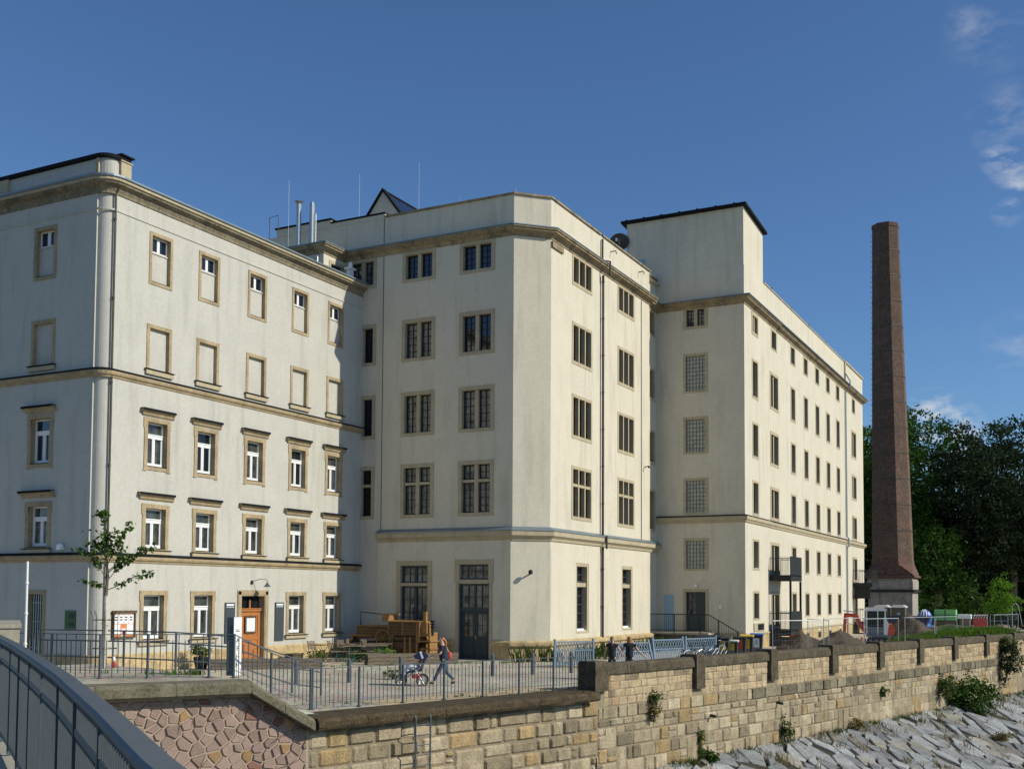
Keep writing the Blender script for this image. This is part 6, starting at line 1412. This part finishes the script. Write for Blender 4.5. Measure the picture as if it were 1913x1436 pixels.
# wheelie bins
def wbin(x, y, rz, lab, lid, sticker, h=1.1, wd=.58, big=False):
    M_ = T(x, y, 0, rz); t = thing('wheelie_bin', lab, 'bin', (0,0,0), group='wheelie bins by the parapet'); t.matrix_basis = M_; WM[t] = M_
    w_ = wd/2; m = MB(M_); b = [(-w_*.85, -.24, .08), (w_*.85, -.24, .08), (w_*.85, .24, .08), (-w_*.85, .24, .08)]; u = [(-w_, -.32, h-.08), (w_, -.32, h-.08), (w_, .34, h-.08), (-w_, .34, h-.08)]
    i = [m.V(p) for p in b]; j = [m.V(p) for p in u]; m.F(i[::-1]); m.F(j)
    for k in range(4): m.F([i[k], i[(k+1)%4], j[(k+1)%4], j[k]])
    m.box(-w_-.02, w_+.02, -.345, .36, h-.14, h-.08); m.build('body', 'dark_plastic', t)
    m = MB(M_); m.extr([(-w_-.03, -.36, h-.08), (-w_-.03, -.36, h-.03), (-w_-.03, -.1, h+.03), (-w_-.03, .36, h-.01), (-w_-.03, .36, h-.08)], (2*w_+.06, 0, 0)); m.tube([(-w_*.7, .38, h-.05), (w_*.7, .38, h-.05)], .02, 6); m.build('lid', lid, t)
    for s in (-1, 1): m = MB(M_); m.tube([(s*(w_-.05), .24, .1), (s*(w_+.01), .24, .1)], .1, 12); m.build('wheel', 'rubber', t)
    if sticker:
        m = MB(M_); tf = lambda z: -.24-.08*(z-.08)/(h-.16)-.008
        m.extr([(-.15, tf(.5), .5), (.15, tf(.5), .5), (.15, tf(.97), .97), (-.15, tf(.97), .97)], (0, -.004, 0)); st_ = m.build('label_panel', sticker, t)
        m = MB(M_); m.extr([(-.16, tf(.14), .14), (.16, tf(.14), .14), (.16, tf(.49), .49), (-.16, tf(.49), .49)], (0, -.004, 0)); m.build('front_strip', 'grey_plastic', t)
        m = MB(M_)
        for zz in (.66, .72, .78, .84): m.box(-.07, .07, tf(zz)-.009, tf(zz)-.005, zz, zz+.025)
        m.build('print', 'grey_plastic', st_)
# fronts (local -y) face the river and the camera
wbin(-16.1, 51.5, R(15), 'large dark waste container at the left end of the bins', 'dark_plastic', None, 1.22, 1.15)
wbin(-15.72, 52.6, R(10), 'dark wheelie bin with a tall yellow label, leftmost of the labelled bins', 'dark_plastic', 'yellow_plastic', 1.12)
wbin(-15.45, 53.2, R(10), 'lower wheelie bin with a short yellow label and pale lid', 'cream_paint', 'yellow_plastic', .98)
wbin(-15.35, 54.3, R(10), 'wheelie bin with an orange label', 'dark_plastic', 'orange_red', 1.12)
wbin(-15.3, 55.4, R(10), 'wheelie bin with a yellow lid and a tall yellow label', 'yellow_plastic', 'yellow_plastic', 1.16)
wbin(-15.2, 56.9, R(10), 'wheelie bin with a blue lid and pale label at the right end', 'blue_plastic', 'paper', 1.2)

# ------------------------------------------------------------------ building site
def site_panel(a, b, lab, h=1.9):
    a = Vector(a); b = Vector(b); t = thing('site_fence', lab, 'fence', (a.x, a.y, 0), group='mesh fence panels of the building site'); d = b-a; z = Vector((0, 0, 1))
    for zz in (h, .25): m = MB(); m.tube([a+z*zz, b+z*zz], .021, 6); m.build('rail', 'galvanised', t)
    for p in (a, b): q = MB(); q.tube([p, p+z*(h+.03)], .022, 6); q.build('post', 'galvanised', t)
    m = MB(); n = int(d.length/.22)
    for k in range(1, n): p = a+d*(k/n); m.tube([p+z*.25, p+z*h], .003, 3, False)
    for k in range(1, 5): m.tube([a+z*(.25+(h-.25)*k/5), b+z*(.25+(h-.25)*k/5)], .003, 3, False)
    m.build('mesh', 'galvanised', t)
    m = MB()
    for p in (a, b): m.box(p.x-.11, p.x+.11, p.y-.3, p.y+.3, -.02, .12)
    m.build('foot', 'concrete', t)
site_panel((-14.0, 55.4, 0), (-12.2, 58.9, 0), 'site fence panel left of the loose soil heaps'); site_panel((-13.6, 61.5, 0), (-11.8, 58.2, 0), 'slanting site fence panel in front of the left soil heap')
site_panel((-12.0, 57.9, 0), (-10.6, 61.4, 0), 'site fence panel in front of the middle soil heap', 2.0); site_panel((-10.6, 61.5, 0), (-9.3, 64.6, 0), 'site fence panel crossing the excavator tracks', 1.95)
site_panel((-8.9, 64.2, 0), (-7.75, 67.5, 0), 'site fence panel right of the excavator', 2.0); site_panel((-7.7, 67.7, 0), (-6.9, 71.1, 0), 'site fence panel behind the left part of the tall grass', 2.0); site_panel((-6.8, 73.5, 0), (-5.7, 77.8, 0), 'site fence panel behind the right part of the tall grass', 2.0); site_panel((-5.4, 79.3, 0), (-4.2, 84, 0), 'last site fence panel at the right edge', 2.0)
def heap(lab, c, rad, matn='dirt_pile', seed=1, nm='soil_heap', cat='soil heap'):
    t = thing(nm, lab, cat, (c[0], c[1], 0)); m = MB(); n = 34; idx = []
    for j in range(n+1):
        row = []
        for i in range(n+1):
            x = (i/n-.5)*2; y = (j/n-.5)*2; q = math.sqrt(x*x+y*y); e = max(0, 1-q)**.8
            e *= .75+.5*noise.noise(Vector((x*1.6+seed*7, y*1.6, seed))); e += .10*noise.noise(Vector((x*6, y*6, seed)))*(q < 1) + .04*noise.noise(Vector((x*19, y*19, seed)))*(q < 1)
            row.append(m.V((c[0]+x*rad[0], c[1]+y*rad[1], max(-.05, e*rad[2]*1.15)-.03)))
        idx.append(row)
    for j in range(n):
        for i in range(n): m.F([idx[j][i], idx[j][i+1], idx[j+1][i+1], idx[j+1][i]])
    m.build('heap', matn, t, smooth=True); return t
heap('dark soil heap under the steel balcony at the left of the site', (-15.0, 66.3), (1.5, 2.2, 1.35), seed=2)
heap('long brown soil heap left of the red excavator', (-12.9, 66.8), (2.2, 3.2, 1.15), seed=5)
heap('big brown soil heap right of the red excavator', (-10.9, 82.5), (2.6, 3.6, 2.0), seed=9)
heap('heap of grey rubble behind the tall grass', (-8.9, 92), (4.6, 4, 1.2), 'rubble', 14, 'rubble_heap', 'rubble heap')
heap('low rubble heap with pale pieces near the right edge', (-6.0, 88), (3.2, 3, 1.2), 'rubble', 17, 'rubble_heap', 'rubble heap')
# excavator
EX = thing('mini_excavator', 'small excavator with red arm, white cab and red engine cover between the soil heaps', 'excavator', (-12.5, 77.5, 0)); Me = T(-12.45, 77.6, 0, R(12))
def EB(name, matn, boxes=(), tubes=(), extrs=(), parent=None, M_=None):
    m = MB(M_ or Me)
    for b in boxes: m.box(*b)
    for p, r_ in tubes: m.tube(p, r_, 8)
    for p, d in extrs: m.extr(p, d)
    return m.build(name, matn, parent or EX)
for s, nm in ((-1, 'l'), (1, 'r')):
    y0 = s*.62-.16
    m = MB(Me); pr = [(-.75, .22), (-.62, .05), (.62, .05), (.75, .22), (.62, .42), (-.62, .42)]; m.extr([(x, y0, z) for x, z in pr], (0, .32, 0)); tk = m.build('track', 'rubber', EX)
    m = MB(Me)
    for x in (-.55, -.2, .15, .52): m.tube([(x, y0-.02, .22), (x, y0+.34, .22)], .11, 8)
    m.build('roller', 'grey_plastic', tk)
EB('undercarriage', 'iron_dark', [(-.4, .4, -.45, .45, .15, .45), (-.95, -.85, -.7, .7, .08, .35)])
EB('blade', 'orange_red', [(-1.15, -1.05, -.75, .75, .05, .40)])
EB('deck', 'grey_plastic', [(-.8, .85, -.68, .68, .48, .62)])
EB('engine_cover', 'orange_red', [], [], [([(.45, -.68, .62), (.95, -.68, .62), (1.02, -.68, 1.0), (.85, -.68, 1.35), (.5, -.68, 1.3)], (0, 1.36, 0))])
EB('rear_stripe', 'white_paint', [], [], [([(.30, -.70, .62), (.52, -.70, .62), (.62, -.70, 1.35), (.44, -.70, 1.75), (.30, -.70, 1.75)], (0, 1.4, 0))])
cb = EB('cab', 'white_paint', [(-.82, -.74, -.6, -.52, .62, 2.2), (-.82, -.74, .3, .38, .62, 2.2), (.36, .44, -.6, -.52, .62, 2.25), (.36, .44, .3, .38, .62, 2.25), (-.1, -.04, -.6, -.54, .62, 2.2)], [], [([(-.9, -.66, 2.2), (.5, -.66, 2.2), (.5, -.66, 2.32), (.3, -.66, 2.42), (-.7, -.66, 2.42), (-.88, -.66, 2.34)], (0, 1.1, 0))])
EB('cab_glass', 'pane_dark', [(-.79, -.77, -.52, .30, 1.1, 2.2), (-.74, .36, -.58, -.56, 1.15, 2.2), (-.74, .36, .34, .36, 1.15, 2.2), (.39, .41, -.52, .30, 1.3, 2.2)], parent=cb)
EB('cab_panel', 'grey_plastic', [(-.78, -.74, -.52, .30, .62, 1.1), (-.74, .36, -.58, -.55, .62, 1.15)], parent=cb)
EB('seat', 'orange_red', [(-.1, .3, -.35, .1, 1.0, 1.15), (.22, .32, -.35, .1, 1.15, 1.6)], parent=cb)
def armseg(name, P_, w_, wid, matn='orange_red'):
    m = MB(Me)
    for a, b in zip(P_, P_[1:]): m.bar(a, b, wid, w_, (0, 1, 0))
    return m.build(name, matn, EX)
armseg('boom', [(-.8, .1, .75), (-1.22, .1, 1.35), (-1.45, .1, 1.9)], .2, .26); armseg('boom_head', [(-1.4, .1, 1.86), (-2.2, .1, 1.92)], .18, .26); armseg('dipper', [(-2.12, .1, 2.0), (-2.22, .1, .6)], .17, .2)
armseg('ram', [(-1.0, .1, .8), (-1.55, .1, 1.62)], .07, .07, 'galvanised'); armseg('ram', [(-1.4, .1, 2.1), (-2.25, .1, 2.2)], .07, .07, 'galvanised')
EB('bucket', 'grey_plastic', [], [], [([(-2.2, -.15, .65), (-1.95, -.15, .35), (-2.2, -.15, .12), (-2.5, -.15, .25), (-2.42, -.15, .5)], (0, .5, 0))])
# portable toilets
def toilet(x, y, lab):
    t = thing('portable_toilet', lab, 'portable toilet', (x, y, 0), group='portable toilets by the chimney'); m = MB(T(x, y, .0)); m.box(-.55, .55, -.55, .55, .08, 2.2); m.box(-.58, .58, -.58, .58, 0, .1)
    for s in (-1, 1): m.box(s*.55-.03, s*.55+.03, -.58, -.54, .1, 2.2)
    m.build('cabin', 'toilet_brown', t)
    m = MB(T(x, y)); m.extr([(-.66, -.6, 2.2), (-.66, -.6, 2.28), (-.4, -.6, 2.42), (.4, -.6, 2.42), (.66, -.6, 2.28), (.66, -.6, 2.2)], (0, 1.2, 0)); m.build('roof', 'white_paint', t)
    m = MB(T(x, y)); m.box(-.3, .3, -.575, -.55, .2, 2.05); d_ = m.build('door', 'toilet_brown', t); m = MB(T(x, y)); m.box(-.1, .15, -.585, -.575, 1.55, 1.75); m.build('plate', 'light_blue', d_)
toilet(-16.55, 105.5, 'left portable toilet with a white roof in front of the chimney base'); toilet(-15.15, 105.8, 'right portable toilet with a white roof in front of the chimney base')
t = thing('site_container', 'low dark navy skip container behind the excavator', 'skip', (-14.6, 98, 0)); m = MB(); m.extr([(-16.6, 98, .2), (-16.6, 98, 1.55), (-11.6, 98, 1.55), (-12.2, 98, .2)], (0, 2, 0)); m.build('body', 'navy', t); m = MB(); m.box(-16.65, -11.55, 97.93, 98, 1.45, 1.58)
for k in range(7): m.box(-16.3+k*.7, -16.2+k*.7, 97.94, 98, .3, 1.45)
m.build('ribs', 'navy', t)
t = thing('blue_big_bag', 'round striped blue bag between the skip and the green crate', 'bag', (-12.2, 99.5, 0)); m = MB(); m.ell((-12.2, 99.5, 1.35), (.62, .6, .78), 14, 8); m.ell((-12.2, 99.5, .7), (.55, .55, .7), 12, 6); m.build('body', 'blue_plastic', t)
m = MB()
for a in (-.4, 0.0, .4): m.tube([(-12.2+.6*math.sin(a)*math.sin(b*.35+.4), 99.5-.62*math.cos(a)*math.sin(b*.35+.4), 1.35+.80*math.cos(b*.35+.4)) for b in range(7)], .05, 5)
m.build('stripes', 'paper', t)
t = thing('green_crate_stack', 'long light green wrapped stack left of the pale pallets', 'stack', (-10.6, 101, 0)); m = MB(); m.box(-11.55, -9.85, 100.6, 101.8, 1.2, 2.1); m.build('wrap', 'green_crate', t); m = MB(); m.box(-11.4, -10.0, 100.7, 101.7, 0, 1.2); m.build('pallet', 'brown_wood', t); m = MB(); m.box(-10.72, -10.66, 100.57, 100.6, 1.2, 2.1); m.box(-11.55, -9.85, 100.57, 100.6, 1.63, 1.67); m.build('strap', 'iron_dark', t)
t = thing('pale_panel_stack', 'low stack of pale panels right of the green stack', 'stack', (-9.2, 101.5, 0)); m = MB(); m.box(-9.75, -8.7, 101, 102, 1.35, 1.72); m.build('panels', 'paper', t); m = MB(); m.box(-9.6, -8.8, 101.1, 101.9, 0, 1.35); m.build('pallet', 'old_wood', t)
t = thing('striped_barrier', 'crumpled red and white barrier boards right of the pale panels', 'barrier', (-7.9, 101, 0)); m = MB()
for k in range(6): m.bar((-8.5+k*.2, 101, 1.35+.05*(k%2)), (-8.35+k*.2, 101, 1.75), .1, .04)
m.build('white_boards', 'paper', t); m = MB()
for k in range(5): m.bar((-8.4+k*.2, 100.98, 1.4), (-8.25+k*.2, 100.98, 1.78), .07, .04)
m.box(-8.5, -7.4, 101, 101.05, 0, 1.4); m.build('red_boards', 'cloth_red', t)
t = thing('red_barrel', 'small dark red box standing under the steel balcony', 'box', (-15.9, 70.5, 0)); m = MB(); m.box(-16.2, -15.6, 68.6, 69.1, 0, .75); m.box(-16.22, -15.58, 68.58, 69.12, .7, .76); m.build('box', 'cloth_red', t)
t = thing('site_gate', 'open grey tube gate near the right edge behind the rubble', 'gate', (-6.3, 90, 0)); m = MB()
for x in (-6.4, -5.2): m.tube([(x, 90, 0), (x, 90, 1.9)], .02, 6)
m.tube([(-6.4, 90, 1.9), (-5.2, 90, 1.9)], .02, 6); m.tube([(-6.4, 90, 1.4), (-5.2, 90, 1.4)], .03, 6); m.build('frame', 'galvanised', t)
t = thing('street_hook_pole', 'thin curved pale pole at the right edge in front of the hedge', 'pole', (-5.6, 108, 0)); m = MB(); m.tube([(-5.9, 108, 0), (-5.85, 108, 2.4), (-5.6, 108, 2.7), (-5.35, 108, 2.4), (-5.1, 108, .8)], .03, 6); m.build('pole', 'galvanised', t)
t = thing('grab_ladder', 'galvanised ladder fixed over the low mossy coping down the sandstone wall', 'ladder', (*fN(3.5, .3, 0)[:2], -3)); m = MB()
for u in (3.22, 3.76): q = MB(); q.tube([fN(u, .12, -.05), fN(u, .40, -.10), fN(u, .44, -.25), fN(u, .44, -3.3)], .026, 6); q.build('rail', 'steel_grey', t)
for k in range(11): q = MB(); q.tube([fN(3.22, .44, -.42-k*.27), fN(3.76, .44, -.42-k*.27)], .015, 5); q.build('rung', 'steel_grey', t)

# ================================================================== PEOPLE
def skin_obj(name, verts, edges, rad, matn, parent, sub=2):
    me = bpy.data.meshes.new(name); me.from_pydata([tuple(v) for v in verts], edges, []); me.materials.append(MT[matn]); o = bpy.data.objects.new(name, me); C.collection.objects.link(o)
    o.parent = parent; WM[o] = WM[parent]
    md = o.modifiers.new('Skin', 'SKIN'); md.use_smooth_shade = True; me.update()
    for i, r_ in enumerate(rad):
        sv = me.skin_vertices[0].data[i]; rr_ = r_ if isinstance(r_, tuple) else (r_, r_); sv.radius = rr_; sv.use_root = (i == 0)
    sd = o.modifiers.new('Subsurf', 'SUBSURF'); sd.levels = sub; sd.render_levels = sub; return o
def person(label, loc, rz, J, top, bottom, hairm, long_hair=True, ponytail=False, scale=1.0, sleeves=.5, shoe_m='shoe'):
    """J: dict of joints in metres, x forward, y left, z up"""
    t = thing('person', label, 'person', loc, rz); t.scale = (scale, scale, scale)
    V_, E_, Rr = [], [], []
    def add(p, r_, par=None):
        V_.append(Vector(p)); Rr.append(r_); i = len(V_)-1
        if par is not None: E_.append((par, i))
        return i
    pel = add(J['pelvis'], (.13, .11)); wst = add(J['waist'], (.11, .09), pel); che = add(J['chest'], (.15, .11), wst); shb = add(J['neckbase'], (.09, .08), che); nk = add(J['neck'], .05, shb); hd0 = add(J['head'], (.078, .088), nk); hd1 = add(Vector(J['head'])+Vector((0, 0, .10)), (.070, .082), hd0)
    add(Vector(J['head'])+Vector((.10, 0, .015)), .013, hd0)        # nose
    add(Vector(J['head'])+Vector((.055, 0, -.075)), (.036, .036), hd0)   # chin
    for s in (-1, 1): add(Vector(J['head'])+Vector((-.005, s*.085, .01)), .012, hd0)   # ears
    for s in 'lr':
        sh_ = add(J['sh_'+s], .052, shb); el = add(J['el_'+s], .038, sh_); wr = add(J['wr_'+s], .026, el)
        hd = Vector(J['wr_'+s])+(Vector(J['wr_'+s])-Vector(J['el_'+s])).normalized()*.07; pm = add(hd, (.034, .018), wr); dr_ = (Vector(J['wr_'+s])-Vector(J['el_'+s])).normalized()
        side = dr_.cross(Vector((0, 0, 1))); side = side.normalized() if side.length > .1 else Vector((0, 1, 0))
        for k, ln in enumerate((.055, .07, .065, .05)):
            b0 = hd+side*(-.027+.018*k)+dr_*.03; f1 = add(b0, .0085, pm); f2 = add(b0+dr_*ln*.6+Vector((0, 0, -.012)), .008, f1); add(b0+dr_*ln-Vector((0, 0, .03)), .007, f2)
        th_ = add(hd-side*.045+dr_*.0, .010, pm); add(hd-side*.06+dr_*.035, .008, th_)
        hp_ = add(J['hip_'+s], .085, pel); kn = add(J['kn_'+s], .056, hp_); an = add(J['an_'+s], .038, kn); add(Vector(J['toe_'+s]), .033, an)
    skin_obj('body', V_, E_, Rr, 'skin', t)
    # shirt
    V_, E_, Rr = [], [], []
    p0 = Vector(J['pelvis']); w0 = Vector(J['waist']); c0 = Vector(J['chest']); n0 = Vector(J['neckbase'])
    a0_ = add(p0-Vector((0, 0, .07)), (.155, .14)); a = add(p0, (.182, .165), a0_); b = add(w0, (.168, .152), a); c = add(c0, (.19, .152), b); d = add(n0-Vector((0,0,.02)), (.11, .10), c)
    for s in 'lr': s1 = add(J['sh_'+s], .080, d); add(Vector(J['sh_'+s]).lerp(Vector(J['el_'+s]), sleeves), .062, s1)
    skin_obj('shirt', V_, E_, Rr, top, t)
    V_, E_, Rr = [], [], []
    a = add(Vector(J['pelvis'])+Vector((0, 0, .06)), (.135, .12)); a = add(Vector(J['pelvis'])-Vector((0, 0, .03)), (.140, .125), a)
    for s in 'lr': h_ = add(J['hip_'+s], .098, a); k_ = add(J['kn_'+s], .068, h_); add(Vector(J['an_'+s])+Vector((0,0,.03)), .052, k_)
    skin_obj('trousers', V_, E_, Rr, bottom, t)
    for s in 'lr':
        V_, E_, Rr = [], [], []; an_ = Vector(J['an_'+s]); to = Vector(J['toe_'+s]); a = add(an_+Vector((-.03, 0, -.03)), .046); b = add(an_.lerp(to, .5)+Vector((0,0,-.01)), .045, a); add(to, .038, b); skin_obj('shoe', V_, E_, Rr, shoe_m, t, 1)
    V_, E_, Rr = [], [], []; h0 = Vector(J['head'])
    a = add(h0+Vector((-.012, 0, .115)), (.086, .094)); b = add(h0+Vector((-.045, 0, .03)), (.090, .082), a)
    if ponytail: c = add(h0+Vector((-.13, 0, .02)), .045, b); d = add(h0+Vector((-.17, 0, -.10)), .04, c); add(h0+Vector((-.16, 0, -.24)), .02, d)
    elif long_hair: c = add(h0+Vector((-.065, 0, -.10)), (.105, .07), b); add(h0+Vector((-.085, 0, -.24)), (.10, .05), c)
    skin_obj('hair', V_, E_, Rr, hairm, t)
    for s in (-1, 1): m = MB(WM[t]); m.ell(h0+Vector((.082, s*.032, .035)), .011, 6, 4); m.build('eye', 'ink', t)
    return t
stride = dict(pelvis=(0,0,.90), waist=(.03,0,1.06), chest=(.06,0,1.26), neckbase=(.06,0,1.40), neck=(.08,0,1.46), head=(.11,0,1.54),
  sh_l=(.06,.17,1.36), sh_r=(.06,-.17,1.36), el_l=(.13,.22,1.10), el_r=(.13,-.22,1.10), wr_l=(.36,.17,1.00), wr_r=(.36,-.17,1.00),
  hip_l=(0,.09,.84), hip_r=(0,-.09,.84), kn_l=(.20,.09,.48), kn_r=(-.06,-.09,.47), an_l=(.36,.09,.12), an_r=(-.34,-.09,.16), toe_l=(.52,.09,.10), toe_r=(-.22,-.09,.05))
hd = math.atan2(-.50, -.87)      # walks towards the left of the picture
woman = person('woman in dark top and jeans with tied auburn hair and red bag pushing the pushchair', (-19.62, 32.80, 0), hd, stride, 'cloth_navy', 'denim', 'hair_auburn', ponytail=True, sleeves=.75)
MW = WM[woman]
t = thing('shoulder_bag', 'small red and yellow bag on the back of the walking woman', 'bag', (-19.62, 32.80, .9), hd); WM[t] = MW; t.matrix_basis = MW
m = MB(MW); m.ell((-.17, -.12, 1.02), (.09, .12, .14), 10, 6); m.build('body', 'cloth_red', t); m = MB(MW); m.tube([(-.15, -.1, 1.12), (-.05, -.13, 1.36), (.08, 0, 1.42), (.17, .12, 1.2)], .014, 5); m.build('strap', 'yellow_plastic', t)
PC = thing('pushchair', 'dark navy pushchair with a child under a blanket and three big spoked wheels', 'pushchair', (0,0,0)); WM[PC] = MW; PC.matrix_basis = MW
def PB(name, matn, fnc, parent=None):
    m = MB(MW); fnc(m); return m.build(name, matn, parent or PC)
for x, y, r_ in ((.74, .27, .19), (.74, -.27, .19), (1.48, .10, .18), (1.48, -.10, .18)):
    wl = PB('wheel', 'rubber', lambda m: m.tube([(x+r_*math.cos(a*math.pi/8), y, r_+r_*math.sin(a*math.pi/8)) for a in range(17)], .022, 6))
    PB('rim', 'galvanised', lambda m: ([m.tube([(x, y, r_), (x+r_*.9*math.cos(a*math.pi/3), y, r_+r_*.9*math.sin(a*math.pi/3))], .008, 4) for a in range(6)], m.tube([(x+r_*.8*math.cos(a*math.pi/6), y, r_+r_*.8*math.sin(a*math.pi/6)) for a in range(13)], .012, 5)), wl)
for y in (-.24, .24):
    PB('frame_tube', 'galvanised', lambda m: (m.tube([(.44, y*.8, 1.0), (.55, y, .85), (1.0, y, .48), (1.42, y*.5, .2)], .014, 6), m.tube([(.72, y, .17), (.95, y, .52), (1.1, y, .62)], .014, 6)))
PB('push_bar', 'rubber', lambda m: m.tube([(.44, -.2, 1.0), (.40, 0, 1.02), (.44, .2, 1.0)], .02, 6))
PB('seat', 'navy', lambda m: (m.extr([(.75, -.2, .50), (.62, -.2, .98), (.68, -.2, 1.0), (.84, -.2, .56), (1.25, -.2, .50), (1.38, -.2, .30), (1.32, -.2, .28), (1.2, -.2, .44)], (0, .4, 0)), ))
PB('hood', 'navy', lambda m: m.extr([(.66, -.23, .84), (.55, -.23, 1.0), (.64, -.23, 1.13), (.86, -.23, 1.15), (1.06, -.23, 1.02), (.98, -.23, .92), (.80, -.23, .90)], (0, .46, 0)))
PB('hood_stripe', 'paper', lambda m: m.extr([(.70, -.235, .96), (.78, -.235, 1.155), (.84, -.235, 1.155), (.76, -.235, .92)], (0, .47, 0)))
PB('basket', 'cloth_red', lambda m: m.box(.75, 1.1, -.18, .18, .26, .38))
PB('blanket', 'paper', lambda m: (m.ell((1.08, 0, .66), (.26, .18, .11), 10, 6), m.ell((1.26, 0, .52), (.12, .14, .12), 8, 6)))
ch_ = thing('person', 'small child lying in the pushchair under the hood', 'person', (0,0,0)); WM[ch_] = MW; ch_.matrix_basis = MW
V_ = [(.86, 0, .72), (.80, 0, .86), (.78, 0, .96), (1.05, 0, .66), (1.25, .06, .55), (1.25, -.06, .55), (.9, .14, .78), (1.02, .15, .72), (.9, -.14, .78), (1.02, -.15, .72)]
skin_obj('body', V_, [(0,1),(1,2),(0,3),(3,4),(3,5),(1,6),(6,7),(1,8),(8,9)], [.08, .045, .07, .07, .04, .04, .035, .025, .035, .025], 'skin', ch_, 1)
def stand(el_l, wr_l, el_r, wr_r, lean=0): return dict(pelvis=(0,0,.88), waist=(0,0,1.02), chest=(.01,0,1.22), neckbase=(.01,0,1.36), neck=(.02,0,1.42), head=(.04+lean,0,1.50), sh_l=(0,.16,1.33), sh_r=(0,-.16,1.33), el_l=el_l, wr_l=wr_l, el_r=el_r, wr_r=wr_r,
  hip_l=(0,.085,.82), hip_r=(0,-.085,.82), kn_l=(.06,.09,.47), kn_r=(-.04,-.09,.47), an_l=(.03,.09,.10), an_r=(-.16,-.09,.12), toe_l=(.18,.09,.05), toe_r=(-.03,-.09,.04))
away = math.atan2(.86, -.30)
person('girl in black t-shirt with dark brown hair, left of the two girls by the parapet', (-15.75, 38.5, 0), away, stand((.02,.24,1.10), (.10,.28,.90), (-.05,-.28,1.12), (-.02,-.42,.96)), 'cloth_black', 'denim_dark', 'hair_brown', ponytail=True, sleeves=.5, scale=.98)
person('girl in black t-shirt with long light brown hair stretching out her right arm', (-15.0, 38.35, 0), away, stand((-.08,.26,1.10), (-.14,.36,.92), (-.02,-.34,1.08), (.02,-.58,.86)), 'cloth_black', 'denim_dark', 'hair_auburn', long_hair=True, sleeves=.45, scale=1.0)
